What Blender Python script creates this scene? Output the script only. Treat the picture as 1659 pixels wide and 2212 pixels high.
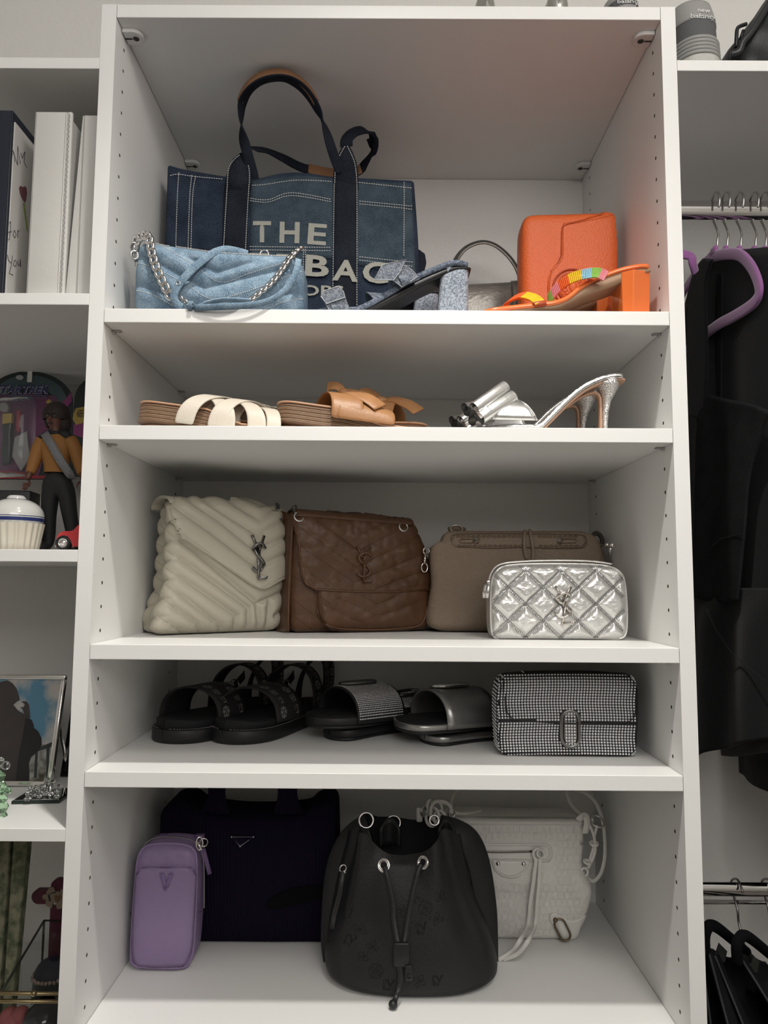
import bpy, bmesh, math, random
from mathutils import Vector, Matrix, Euler, noise
PI = math.pi
for _o in list(bpy.data.objects): bpy.data.objects.remove(_o)
SC = bpy.context.scene
COL = SC.collection
random.seed(4)

# ------------------------------------------------------------------ camera
ZO = 1.40                                   # height of the model's zero line above the closet floor
CAM = Vector((.38343387, -.97746161, -.01016836))
_f = 1606.676; _p = .09214568; _y = .00226415; _r = .00645994
_fw = Vector((-math.sin(_y), math.cos(_y), 0)); _ri = Vector((math.cos(_y), math.sin(_y), 0)); _up = Vector((0, 0, 1))
CF = _fw*math.cos(_p) + _up*math.sin(_p); _u = -_fw*math.sin(_p) + _up*math.cos(_p)
CR = _ri*math.cos(_r) + _u*math.sin(_r); CU = -_ri*math.sin(_r) + _u*math.cos(_r)
cd = bpy.data.cameras.new('camera'); cam = bpy.data.objects.new('camera', cd); COL.objects.link(cam)
cd.sensor_fit = 'HORIZONTAL'; cd.sensor_width = 36; cd.lens = _f*36/1659; cd.clip_start = .02; cd.clip_end = 50
m = Matrix.Identity(4)
for i in range(3): m[i][0] = CR[i]; m[i][1] = CU[i]; m[i][2] = -CF[i]; m[i][3] = CAM[i] + (ZO if i == 2 else 0)
cam.matrix_world = m
SC.camera = cam

# ------------------------------------------------------------------ world, light, exposure
SC.view_settings.view_transform = 'Standard'; SC.view_settings.look = 'None'
SC.view_settings.exposure = 0.14; SC.view_settings.gamma = 1; SC.view_settings.use_curve_mapping = False
W_ = bpy.data.worlds.new('world'); SC.world = W_; W_.use_nodes = True
W_.node_tree.nodes['Background'].inputs[0].default_value = (1, .97, .93, 1)
W_.node_tree.nodes['Background'].inputs[1].default_value = .05
def area(name, loc, rot, size, power, color, size_y=None, shape='DISK'):
    l = bpy.data.lights.new(name, 'AREA'); l.energy = power; l.color = color; l.shape = shape; l.size = size
    if size_y: l.size_y = size_y
    o = bpy.data.objects.new(name, l); o.location = (loc[0], loc[1], loc[2]+ZO); o.rotation_euler = rot; COL.objects.link(o); return o
def spot(name, loc, power, color, deg, rad):
    l = bpy.data.lights.new(name, 'SPOT'); l.energy = power; l.color = color; l.spot_size = math.radians(deg); l.spot_blend = 1.; l.shadow_soft_size = rad
    o = bpy.data.objects.new(name, l); o.location = (loc[0], loc[1], loc[2]+ZO); COL.objects.link(o); return o
spot('ceiling_lamp_light', (.36, -.47, 1.262), 62, (1, .965, .905), 95, .035)
def globe(name, loc, power, color, rad):
    l = bpy.data.lights.new(name, 'POINT'); l.energy = power; l.color = color; l.shadow_soft_size = rad
    o = bpy.data.objects.new(name, l); o.location = (loc[0], loc[1], loc[2]+ZO); COL.objects.link(o); return o
globe('second_lamp_light', (.85, -1.05, 1.13), 14, (1, .96, .91), .13)
area('high_fill_light', (.80, -2.15, .86), (PI/2, 0, 0), 1.5, 12, (1, .975, .96), .7, 'RECTANGLE')  # added fill from high behind the camera; the room has no window there

# ------------------------------------------------------------------ helpers: pixel -> point at a real depth
def ray(px, py): return CF + CR*((px-829.5)/_f) - CU*((py-1106)/_f)
def at(px, py, y):
    r = ray(px, py); t = (y-CAM.y)/r.y; return CAM + r*t
def atz(px, py, z):
    r = ray(px, py); t = (z-CAM.z)/r.z; return CAM + r*t
def V(*a): return Vector(a)

# ------------------------------------------------------------------ materials
MATS = {}
def mat(name, col=(.8, .8, .8), rough=.5, metal=0., bump=0., bscale=200., bkind='noise', col2=None, cscale=30., cfac=.5,
        spec=.5, coat=0., sheen=0., trans=0., ior=1.45, emit=None, estr=1., detail=3., alpha=1.):
    if name in MATS: return MATS[name]
    mt = bpy.data.materials.new(name); mt.use_nodes = True; nt = mt.node_tree; b = nt.nodes['Principled BSDF']
    b.inputs['Base Color'].default_value = (*col, 1); b.inputs['Roughness'].default_value = rough
    b.inputs['Metallic'].default_value = metal; b.inputs['Specular IOR Level'].default_value = spec
    b.inputs['Coat Weight'].default_value = coat; b.inputs['Sheen Weight'].default_value = sheen
    b.inputs['Transmission Weight'].default_value = trans; b.inputs['IOR'].default_value = ior; b.inputs['Alpha'].default_value = alpha
    if emit: b.inputs['Emission Color'].default_value = (*emit, 1); b.inputs['Emission Strength'].default_value = estr
    tc = nt.nodes.new('ShaderNodeTexCoord')
    if col2:
        n = nt.nodes.new('ShaderNodeTexNoise'); n.inputs['Scale'].default_value = cscale; n.inputs['Detail'].default_value = detail
        nt.links.new(tc.outputs['Object'], n.inputs['Vector'])
        mx = nt.nodes.new('ShaderNodeMix'); mx.data_type = 'RGBA'; mx.inputs[6].default_value = (*col, 1); mx.inputs[7].default_value = (*col2, 1)
        rp = nt.nodes.new('ShaderNodeMapRange'); rp.inputs[1].default_value = .5-cfac/2; rp.inputs[2].default_value = .5+cfac/2
        nt.links.new(n.outputs['Fac'], rp.inputs[0]); nt.links.new(rp.outputs[0], mx.inputs[0]); nt.links.new(mx.outputs[2], b.inputs['Base Color'])
    if bump:
        if bkind == 'noise':
            n = nt.nodes.new('ShaderNodeTexNoise'); n.inputs['Scale'].default_value = bscale; n.inputs['Detail'].default_value = 4; out = n.outputs['Fac']
        else:
            n = nt.nodes.new('ShaderNodeTexVoronoi'); n.inputs['Scale'].default_value = bscale; out = n.outputs['Distance']
        nt.links.new(tc.outputs['Object'], n.inputs['Vector'])
        bp = nt.nodes.new('ShaderNodeBump'); bp.inputs['Strength'].default_value = bump; bp.inputs['Distance'].default_value = .001
        nt.links.new(out, bp.inputs['Height']); nt.links.new(bp.outputs[0], b.inputs['Normal'])
    MATS[name] = mt; return mt
def denim(name, c1, c2, tw=1500., mott=60.):
    """woven cloth: fine diagonal twill, blotchy fade"""
    if name in MATS: return MATS[name]
    mt = mat(name, c1, .9, spec=.15); nt = mt.node_tree; b = nt.nodes['Principled BSDF']
    tc = nt.nodes.new('ShaderNodeTexCoord')
    n1 = nt.nodes.new('ShaderNodeTexNoise'); n1.inputs['Scale'].default_value = mott; n1.inputs['Detail'].default_value = 5
    n2 = nt.nodes.new('ShaderNodeTexNoise'); n2.inputs['Scale'].default_value = tw*.75; n2.inputs['Detail'].default_value = 1
    mp = nt.nodes.new('ShaderNodeMapping'); mp.inputs['Rotation'].default_value = (0, .9, 0); mp.inputs['Scale'].default_value = (1, 1, .45)
    nt.links.new(tc.outputs['Object'], mp.inputs['Vector']); nt.links.new(mp.outputs[0], n2.inputs['Vector']); nt.links.new(tc.outputs['Object'], n1.inputs['Vector'])
    ad = nt.nodes.new('ShaderNodeMath'); ad.operation = 'MULTIPLY_ADD'; ad.inputs[1].default_value = 1.3; ad.inputs[2].default_value = -.15
    nt.links.new(n2.outputs['Fac'], ad.inputs[0])
    mm = nt.nodes.new('ShaderNodeMath'); mm.operation = 'ADD'; nt.links.new(ad.outputs[0], mm.inputs[0]); nt.links.new(n1.outputs['Fac'], mm.inputs[1])
    rp = nt.nodes.new('ShaderNodeMapRange'); rp.inputs[1].default_value = .72; rp.inputs[2].default_value = 1.28; nt.links.new(mm.outputs[0], rp.inputs[0])
    mx = nt.nodes.new('ShaderNodeMix'); mx.data_type = 'RGBA'; mx.inputs[6].default_value = (*c1, 1); mx.inputs[7].default_value = (*c2, 1)
    nt.links.new(rp.outputs[0], mx.inputs[0]); nt.links.new(mx.outputs[2], b.inputs['Base Color'])
    bp = nt.nodes.new('ShaderNodeBump'); bp.inputs['Strength'].default_value = .35; bp.inputs['Distance'].default_value = .0006
    nt.links.new(n2.outputs['Fac'], bp.inputs['Height']); nt.links.new(bp.outputs[0], b.inputs['Normal'])
    return mt

# ------------------------------------------------------------------ objects
ROOT = {}
def root_loc(o):
    while o is not None and o.parent is not None: o = o.parent
    return o.location.copy() if o is not None else V(0, 0, 0)
def thing(name, label, cat, loc, group=None):
    o = bpy.data.objects.new(name, None); COL.objects.link(o); o.location = (loc[0], loc[1], loc[2]+ZO); o.empty_display_size = .02
    o['label'] = label; o['category'] = cat
    if group: o['group'] = group
    return o
def tag(o, label, cat, group=None):
    o['label'] = label; o['category'] = cat
    if group: o['group'] = group
    return o
class MB:
    """mesh collector in model coordinates (z measured from the zero line)"""
    def __init__(s, M=None): s.v = []; s.f = []; s.mi = []; s.k = 0; s.M = M
    def add(s, vs, fs, k=None):
        b = len(s.v); s.v += [tuple(s.M @ Vector(v)) if s.M is not None else tuple(v) for v in vs]; s.f += [tuple(i+b for i in f) for f in fs]; s.mi += [s.k if k is None else k]*len(fs); return s
    def box(s, a, b, bev=0.):
        x0, y0, z0 = a; x1, y1, z1 = b
        if bev:
            vs, fs = rbox_mesh(V((x0+x1)/2, (y0+y1)/2, (z0+z1)/2), (x1-x0, y1-y0, z1-z0), bev, 1); return s.add(vs, fs)
        return s.add([(x0, y0, z0), (x1, y0, z0), (x1, y1, z0), (x0, y1, z0), (x0, y0, z1), (x1, y0, z1), (x1, y1, z1), (x0, y1, z1)],
                     [(0, 3, 2, 1), (4, 5, 6, 7), (0, 1, 5, 4), (1, 2, 6, 5), (2, 3, 7, 6), (3, 0, 4, 7)])
    def tube(s, path, r, n=8, closed=False, caps=True):
        path = [Vector(p) for p in path]; N = len(path)
        rs = r if isinstance(r, (list, tuple)) else [r]*N
        prev = None; rings = []
        for i, p in enumerate(path):
            a = path[i-1] if (i > 0 or closed) else p; b = path[(i+1) % N] if (i < N-1 or closed) else p
            t = (b-a).normalized()
            if prev is None:
                h = V(0, 0, 1) if abs(t.z) < .9 else V(1, 0, 0); nn = (h-t*h.dot(t)).normalized()
            else:
                nn = prev-t*prev.dot(t); nn = nn.normalized() if nn.length > 1e-6 else t.orthogonal().normalized()
            prev = nn; bb = t.cross(nn)
            rings.append([p+(nn*math.cos(2*PI*k/n)+bb*math.sin(2*PI*k/n))*rs[i] for k in range(n)])
        vs = [v for r_ in rings for v in r_]; fs = []
        for i in range(N if closed else N-1):
            j = (i+1) % N
            for k in range(n): fs.append((i*n+k, i*n+(k+1) % n, j*n+(k+1) % n, j*n+k))
        if caps and not closed: fs += [tuple(range(n))[::-1], tuple((N-1)*n+k for k in range(n))]
        return s.add(vs, fs)
    def ribbon(s, path, normals, w, t, closed=False, widths=None):
        """flat strap: 'normals' is the strap's face normal at each point (or one vector)"""
        path = [Vector(p) for p in path]; N = len(path)
        if isinstance(normals, Vector): normals = [normals]*N
        vs = []; fs = []
        for i, p in enumerate(path):
            a = path[i-1] if (i > 0 or closed) else p; b = path[(i+1) % N] if (i < N-1 or closed) else p
            tt = (b-a).normalized(); nn = normals[i]; sd = tt.cross(nn).normalized(); nn = sd.cross(tt).normalized()
            ww = (widths[i] if widths else w)/2; h = t/2
            for (x, z) in ((-1, -.5), (-.93, -1), (.93, -1), (1, -.5), (1, .5), (.93, 1), (-.93, 1), (-1, .5)): vs.append(p+sd*(x*ww)+nn*(z*h))
        for i in range(N if closed else N-1):
            j = (i+1) % N
            for k in range(8): fs.append((i*8+k, i*8+(k+1) % 8, j*8+(k+1) % 8, j*8+k))
        if not closed: fs += [tuple(range(8))[::-1], tuple((N-1)*8+k for k in range(8))]
        return s.add(vs, fs)
    def prism(s, poly, d, f=None):
        """poly: list of 3D points (planar), extruded by vector d"""
        n = len(poly); a = [Vector(p) for p in poly]; b = [p+d for p in a]
        return s.add(a+b, [tuple(range(n)), tuple(range(2*n-1, n-1, -1))]+[(i, i+n, (i+1) % n+n, (i+1) % n) for i in range(n)])
    def sphere(s, c, r, nu=12, nv=8, sc=(1, 1, 1), v0=0., v1=1.):
        vs = []; fs = []; c = Vector(c)
        for j in range(nv+1):
            ph = PI*(v0+(v1-v0)*j/nv)
            for i in range(nu):
                th = 2*PI*i/nu; vs.append(c+V(math.sin(ph)*math.cos(th)*sc[0], math.sin(ph)*math.sin(th)*sc[1], math.cos(ph)*sc[2])*r)
        for j in range(nv):
            for i in range(nu): fs.append((j*nu+i, (j+1)*nu+i, (j+1)*nu+(i+1) % nu, j*nu+(i+1) % nu))
        return s.add(vs, fs)
    def lathe(s, c, prof, n=24, axis=None):
        vs = []; fs = []; c = Vector(c)
        ax = Vector(axis).normalized() if axis is not None else V(0, 0, 1); e1 = ax.orthogonal().normalized(); e2 = ax.cross(e1)
        for (r, z) in prof:
            for i in range(n):
                th = 2*PI*i/n; vs.append(c+ax*z+(e1*math.cos(th)+e2*math.sin(th))*r)
        for j in range(len(prof)-1):
            for i in range(n): fs.append((j*n+i, j*n+(i+1) % n, (j+1)*n+(i+1) % n, (j+1)*n+i))
        return s.add(vs, fs)
    def torus(s, c, R, r, normal=(0, 1, 0), n=20, k=8, sx=1., sz=1., up=None):
        nv = Vector(normal).normalized(); a = Vector(up) if up is not None else (V(0, 0, 1) if abs(nv.z) < .9 else V(0, 1, 0)); a = (a-nv*a.dot(nv)).normalized(); b = a.cross(nv)
        pth = [Vector(c)+b*(math.cos(2*PI*i/n)*R*sx)+a*(math.sin(2*PI*i/n)*R*sz) for i in range(n)]
        return s.tube(pth, r, k, closed=True)
    def grid(s, fn, nu, nv, closed_u=False):
        vs = [fn(i/nu, j/nv) for j in range(nv+1) for i in range(nu+(0 if closed_u else 1))]
        w = nu if closed_u else nu+1; fs = []
        for j in range(nv):
            for i in range(nu):
                i2 = (i+1) % w if closed_u else i+1
                fs.append((j*w+i, j*w+i2, (j+1)*w+i2, (j+1)*w+i))
        return s.add(vs, fs)
    def build(s, name, material, parent=None, smooth=True, kind=None, label=None, solid=0., sub=0, bevel=0., auto=None):
        me = bpy.data.meshes.new(name); rl = root_loc(parent)
        if parent is None: vs = [(v[0], v[1], v[2]+ZO) for v in s.v]; loc = V(0, 0, 0)
        else: vs = [(v[0]-rl.x, v[1]-rl.y, v[2]+ZO-rl.z) for v in s.v]; loc = V(0, 0, 0)
        if parent is None and vs:
            cx = sum(v[0] for v in vs)/len(vs); cy = sum(v[1] for v in vs)/len(vs); cz = min(v[2] for v in vs); loc = V(cx, cy, cz)
            vs = [(v[0]-cx, v[1]-cy, v[2]-cz) for v in vs]
        me.from_pydata(vs, [], s.f)
        ms = material if isinstance(material, (list, tuple)) else [material]
        for q in ms: me.materials.append(q)
        if len(ms) > 1: me.polygons.foreach_set('material_index', s.mi)
        bm = bmesh.new(); bm.from_mesh(me)
        bmesh.ops.remove_doubles(bm, verts=bm.verts, dist=1e-6)
        bmesh.ops.recalc_face_normals(bm, faces=bm.faces); bm.to_mesh(me); bm.free()
        me.polygons.foreach_set('use_smooth', [smooth]*len(me.polygons))
        o = bpy.data.objects.new(name, me); COL.objects.link(o); o.location = loc
        if parent is not None: o.parent = parent
        if solid: md = o.modifiers.new('s', 'SOLIDIFY'); md.thickness = solid; md.offset = 0
        if bevel: md = o.modifiers.new('b', 'BEVEL'); md.width = bevel; md.segments = 2; md.limit_method = 'ANGLE'; md.angle_limit = .7
        if sub: md = o.modifiers.new('u', 'SUBSURF'); md.levels = sub; md.render_levels = sub
        if smooth and auto is not None: me.set_sharp_from_angle(angle=auto)
        if kind: o['kind'] = kind
        if label: o['label'] = label
        return o
def rbox_mesh(c, size, r, seg=3, nx=1, ny=1, nz=1, fn=None):
    """rounded box as a grid-cube; fn(p_unit, p) may move vertices"""
    def lin(L, n):
        h = L/2; rr = min(r, h*.999); a = [-h+rr*(1-math.cos(PI/2*i/seg)) for i in range(seg)]; mid = [-h+rr+(L-2*rr)*i/n for i in range(n+1)]
        return a+mid+[-q for q in reversed(a)]
    X, Y, Z = lin(size[0], nx), lin(size[1], ny), lin(size[2], nz)
    idx = {}; vs = []; fs = []
    def vert(i, j, k):
        if (i, j, k) in idx: return idx[(i, j, k)]
        p = V(X[i], Y[j], Z[k]); h = V(*size)/2; q = V(*[max(-h[a]+r, min(h[a]-r, p[a])) for a in range(3)])
        d = p-q
        if d.length > 1e-9: p = q+d.normalized()*r
        u = V(p.x/h.x, p.y/h.y, p.z/h.z)
        if fn: p = fn(u, p+c)
        else: p = p+c
        idx[(i, j, k)] = len(vs); vs.append(p); return idx[(i, j, k)]
    a, b, d = len(X)-1, len(Y)-1, len(Z)-1
    for i in range(a):
        for j in range(b): fs.append((vert(i, j, 0), vert(i, j+1, 0), vert(i+1, j+1, 0), vert(i+1, j, 0))); fs.append((vert(i, j, d), vert(i+1, j, d), vert(i+1, j+1, d), vert(i, j+1, d)))
    for i in range(a):
        for k in range(d): fs.append((vert(i, 0, k), vert(i+1, 0, k), vert(i+1, 0, k+1), vert(i, 0, k+1))); fs.append((vert(i, b, k), vert(i, b, k+1), vert(i+1, b, k+1), vert(i+1, b, k)))
    for j in range(b):
        for k in range(d): fs.append((vert(0, j, k), vert(0, j, k+1), vert(0, j+1, k+1), vert(0, j+1, k))); fs.append((vert(a, j, k), vert(a, j+1, k), vert(a, j+1, k+1), vert(a, j, k+1)))
    return vs, fs
def smooth_path(pts, n=8, closed=False):
    """Catmull-Rom through the points"""
    P = [Vector(p) for p in pts]; N = len(P); out = []
    for i in range(N if closed else N-1):
        p0 = P[(i-1) % N] if (i > 0 or closed) else P[0]; p1 = P[i]; p2 = P[(i+1) % N]; p3 = P[(i+2) % N] if (i < N-2 or closed) else P[-1]
        for k in range(n):
            t = k/n; out.append(.5*((2*p1)+(-p0+p2)*t+(2*p0-5*p1+4*p2-p3)*t*t+(-p0+3*p1-3*p2+p3)*t**3))
    if not closed: out.append(P[-1])
    return out
def text_mesh(txt, size, bold=0., extrude=.0004, shear=0., space=1.):
    cu = bpy.data.curves.new('t', 'FONT'); cu.body = txt; cu.size = size; cu.offset = bold; cu.extrude = extrude; cu.shear = shear; cu.space_character = space
    cu.resolution_u = 3
    o = bpy.data.objects.new('t', cu); COL.objects.link(o); dg = bpy.context.evaluated_depsgraph_get(); me = bpy.data.meshes.new_from_object(o.evaluated_get(dg))
    vs = [v.co.copy() for v in me.vertices]; fs = [tuple(p.vertices) for p in me.polygons]
    bpy.data.objects.remove(o); bpy.data.meshes.remove(me); return vs, fs
def lerp(a, b, t): return a+(b-a)*t
def sstep(a, b, x):
    t = max(0., min(1., (x-a)/(b-a))); return t*t*(3-2*t)
def nz_(p, s=1.): return noise.noise(Vector(p)*s)
# ------------------------------------------------------------------ structure
D = .42; W = .7657; T = .0195
ZT, S1, S2, S3, S4, SB = .778, .355, .1944, -.0947, -.2558, -.583
FL = -ZO
white = mat('white_melamine', (.85, .845, .825), .42, bump=.05, bscale=900, spec=.35)
wallm = mat('wall_paint', (.80, .785, .755), .8, bump=.9, bscale=170, spec=.2)
ceilm = mat('ceiling_paint', (.80, .79, .77), .9, bump=.3, bscale=120)
floorm = mat('carpet', (.20, .18, .16), .95, bump=.8, bscale=400, col2=(.15, .135, .12), cscale=90)
XL, XR, YB, ZC = -1.35, 2.1, -2.25, 1.30
def plane_box(name, a, b, mt):
    o = MB().box(a, b).build(name, mt, smooth=False); o['kind'] = 'structure'; return o
plane_box('floor', (XL-.1, YB-.1, FL-.1), (XR+.1, D+.1, FL), floorm)
plane_box('ceiling', (XL-.1, YB-.1, ZC), (XR+.1, D+.1, ZC+.1), ceilm)
plane_box('wall_back', (XL-.1, D, FL), (XR+.1, D+.1, ZC), wallm)
plane_box('wall_left', (XL-.1, YB-.1, FL), (XL, D, ZC), wallm)
plane_box('wall_right', (XR, YB-.1, FL), (XR+.1, D, ZC), wallm)
plane_box('wall_front', (XL, YB-.1, FL), (XR, YB, ZC), wallm)

def side_panel(x0, x1, zt, label, faces=(0, 1)):
    """vertical board; the two rows of shelf-pin holes are really sunk into each face"""
    m_ = MB(); y0, y1, z0 = 0., D-.001, FL
    m_.add([(x0, y0, z0), (x1, y0, z0), (x1, y0, zt), (x0, y0, zt)], [(0, 1, 2, 3)])
    m_.add([(x0, y1, z0), (x1, y1, z0), (x1, y1, zt), (x0, y1, zt)], [(0, 3, 2, 1)])
    m_.add([(x0, y0, zt), (x1, y0, zt), (x1, y1, zt), (x0, y1, zt)], [(0, 1, 2, 3)])
    m_.add([(x0, y0, z0), (x1, y0, z0), (x1, y1, z0), (x0, y1, z0)], [(0, 3, 2, 1)])
    for side, x in ((0, x0), (1, x1)):
        sg = 1 if side == 0 else -1                     # hole goes this way in x
        if side not in faces:
            m_.add([(x, y0, z0), (x, y1, z0), (x, y1, zt), (x, y0, zt)], [(0, 1, 2, 3)]); continue
        cols = [.0338, D-.052]; hw = .005; ys = [y0, cols[0]-hw, cols[0]+hw, cols[1]-hw, cols[1]+hw, y1]
        for a in (0, 2, 4): m_.add([(x, ys[a], z0), (x, ys[a+1], z0), (x, ys[a+1], zt), (x, ys[a], zt)], [(0, 1, 2, 3)])
        ztop = .7527+.016; zb = ztop
        for c in cols:
            n = int((ztop-(FL+.1))/.032); zlow = ztop-n*.032
            m_.add([(x, c-hw, ztop), (x, c+hw, ztop), (x, c+hw, zt), (x, c-hw, zt)], [(0, 1, 2, 3)])
            m_.add([(x, c-hw, z0), (x, c+hw, z0), (x, c+hw, zlow), (x, c-hw, zlow)], [(0, 1, 2, 3)])
            for k in range(n):
                zc = ztop-.016-k*.032; r = .0026
                sq = [(-1, -1), (0, -1), (1, -1), (1, 0), (1, 1), (0, 1), (-1, 1), (-1, 0)]
                A = [(x, c+a*hw, zc+b*.016) for a, b in sq]
                an = [math.atan2(b, a) for a, b in sq]
                B = [(x, c+math.cos(q)*r, zc+math.sin(q)*r) for q in an]; Cc = [(x+sg*.009, p[1], p[2]) for p in B]
                m_.add(A+B, [(i, (i+1) % 8, 8+(i+1) % 8, 8+i) for i in range(8)], 0)
                m_.add(B+Cc, [(i, (i+1) % 8, 8+(i+1) % 8, 8+i) for i in range(8)]+[tuple(range(8, 16))], 1)
    o = m_.build('side_panel', [white, mat('bored_chipboard', (.10, .075, .05), .9)], smooth=False)
    return tag(o, label, 'panel', 'upright boards between the shelf bays')
ZU = .7965
side_panel(-.0205, 0, ZU, 'tall white upright board left of the middle bay, drilled with pin holes', (1,))
side_panel(W, W+.0205, ZU, 'tall white upright board right of the middle bay, beside the hanging black clothes', (0,))
side_panel(-.82, -.80, .7165, 'white upright board at the far left of the closet unit', (1,))
side_panel(1.62, 1.64, .7165, 'white upright board at the far right of the hanging bay', (0,))
def board(x0, x1, z1, label, t=T, y0=0., name='shelf'):
    o = MB().box((x0+.0005, y0, z1-t), (x1-.0005, D-.001, z1), .0008).build(name, white, smooth=False)
    return tag(o, label, 'shelf', 'white shelf boards')
board(0, W, ZU, 'white top board of the middle bay, above the dark denim tote')
board(0, W, S1, 'white shelf under the denim tote and the orange bag')
board(0, W, S2, 'white shelf under the tan flat sandals and silver heels')
board(0, W, S3, 'white shelf under the cream, brown and silver quilted bags')
board(0, W, S4, 'white shelf under the black sandals and rhinestone bag')
board(0, W, SB, 'deep white bottom shelf under the lilac, navy, black and white bags')
LT, L1, L2, L3, L4 = .7163, .3758, .0279, -.3266, -.66
LX = -.80
for z, l in ((LT, 'white top board of the left bay above the binders'), (L1, 'white left shelf the white binders stand on'), (L2, 'white left shelf under the toys'),
             (L3, 'white left shelf holding the silver photo frame'), (L4, 'white left shelf under the brass edged glass box')):
    board(LX, -.0205, z, l, .0162)
board(W+.0205, 1.62, .7171, 'white top board above the hanging clothes at the right', .0158)

# cam fittings under the top board and small shelf clips
plastic = mat('white_plastic', (.74, .73, .71), .35)
clipm = mat('clip_metal', (.45, .44, .42), .35, metal=.9)
dark = mat('dark_slot', (.05, .045, .04), .8)
def cam_fitting(x, y, sgn, where):
    t = thing('cam_fitting', 'round white plastic cam fitting under the top board, '+where, 'fitting', (x, y, ZU-T-.011), 'cam fittings under the top board')
    c = V(x+sgn*.016, y, ZU-T); b = MB()
    pr = []
    for i in range(17):
        a = -PI/2+PI*i/16; pr.append(V(x+sgn*(.014+.014*math.cos(a)), y+.014*math.sin(a), ZU-T-.0105))
    pr = [V(x+sgn*.001, y-.014, ZU-T-.0105)]+pr+[V(x+sgn*.001, y+.014, ZU-T-.0105)]
    b.prism([V(p.x, p.y, ZU-T-.0062) for p in pr], V(0, 0, .0061)); b.build('cap', plastic, t, smooth=False, bevel=.0012)
    MB().lathe((x+sgn*.017, y, ZU-T-.0068), [(.0005, 0), (.0045, 0), (.0045, .001), (.0005, .001)], 12).build('screw_hole', dark, t, label='dark screw hole')
    MB().box((x+min(0, sgn*.010)+sgn*.0015, y-.0012, ZU-T-.0069), (x+max(0, sgn*.010)+sgn*.0015, y+.0012, ZU-T-.0060)).build('slot', dark, t)
for x, s, a in ((0, 1, 'left'), (W, -1, 'right')):
    cam_fitting(x, .0338, s, 'at the front '+a+' corner'); cam_fitting(x, D-.052, s, 'at the back '+a+' corner')
for z, nm in ((S1, 'first'), (S2, 'second'), (S3, 'third'), (S4, 'fourth')):
    for x, s, a in ((0, 1, 'left'), (W, -1, 'right')):
        for y, b_ in ((.0338, 'front'), (D-.052, 'back')):
            zz = z-T
            t = thing('shelf_clip', 'small metal shelf clip at the %s %s corner under the %s shelf from the top' % (b_, a, nm), 'clip', (x, y, zz-.004), 'metal clips under the shelves')
            c0 = x+s*.0003
            MB().box((min(c0, c0+s*.012), y-.0035, zz-.0022), (max(c0, c0+s*.012), y+.0035, zz-.0002), .0006).build('tongue', clipm, t, smooth=False)
            MB().tube([V(x-s*.006, y, zz-.0026), V(x+s*.004, y, zz-.0026)], .0024, 8).build('pin', clipm, t)
# ceiling fixture whose light falls on the shelves (outside the frame)
t = thing('ceiling_lamp', 'round white ceiling lamp above the shelves', 'lamp', (.36, -.47, ZC-.03))
MB().lathe((.36, -.47, ZC-.0005), [(.001, 0), (.09, 0), (.09, -.02), (.001, -.02)], 32).build('housing', plastic, t)
# ------------------------------------------------------------------ shaping helpers
from mathutils.bvhtree import BVHTree
def resample(pts, n):
    P = [Vector(p) for p in pts]; L = [0.]
    for i in range(1, len(P)): L.append(L[-1]+(P[i]-P[i-1]).length)
    out = []
    for k in range(n+1):
        t = L[-1]*k/n; i = 1
        while i < len(P)-1 and L[i] < t: i += 1
        d = L[i]-L[i-1]; out.append(P[i-1].lerp(P[i], (t-L[i-1])/d if d > 1e-12 else 0))
    return out
class Coons:
    """patch between four boundary curves (2-D or 3-D points); L and R run bottom to top, B and T left to right"""
    def __init__(s, L, R, B, T, n=48, sm=True):
        f = (lambda q: resample(smooth_path([Vector((*p, 0)) if len(p) == 2 else p for p in q], 6), n)) if sm else (lambda q: resample([Vector((*p, 0)) if len(p) == 2 else p for p in q], n))
        s.L, s.R, s.B, s.T, s.n = f(L), f(R), f(B), f(T), n
    def c(s, a, t):
        x = max(0, min(1, t))*s.n; i = min(int(x), s.n-1); return a[i].lerp(a[i+1], x-i)
    def __call__(s, u, v):
        l, r, b, t = s.c(s.L, v), s.c(s.R, v), s.c(s.B, u), s.c(s.T, u)
        return l*(1-u)+r*u+b*(1-v)+t*v-(s.L[0]*(1-u)*(1-v)+s.R[0]*u*(1-v)+s.L[-1]*(1-u)*v+s.R[-1]*u*v)
def xz(px, py, y):
    p = at(px, py, y); return (p.x, p.z)
class Surf:
    def __init__(s, *mbs):
        vs = []; fs = []
        for m_ in mbs: b = len(vs); vs += [Vector(v) for v in m_.v]; fs += [tuple(i+b for i in f) for f in m_.f]
        s.t = BVHTree.FromPolygons(vs, fs); s.last = None
    def hit(s, px, py, off=0.):
        r = ray(px, py).normalized(); h = s.t.ray_cast(CAM, r)
        if h[0] is None:
            q = s.t.find_nearest(CAM+r*(s.last if s.last else 1.2)); h = q
        n = h[1].copy()
        if n.dot(r) > 0: n = -n
        s.last = (h[0]-CAM).length
        return h[0]+n*off, n
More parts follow.
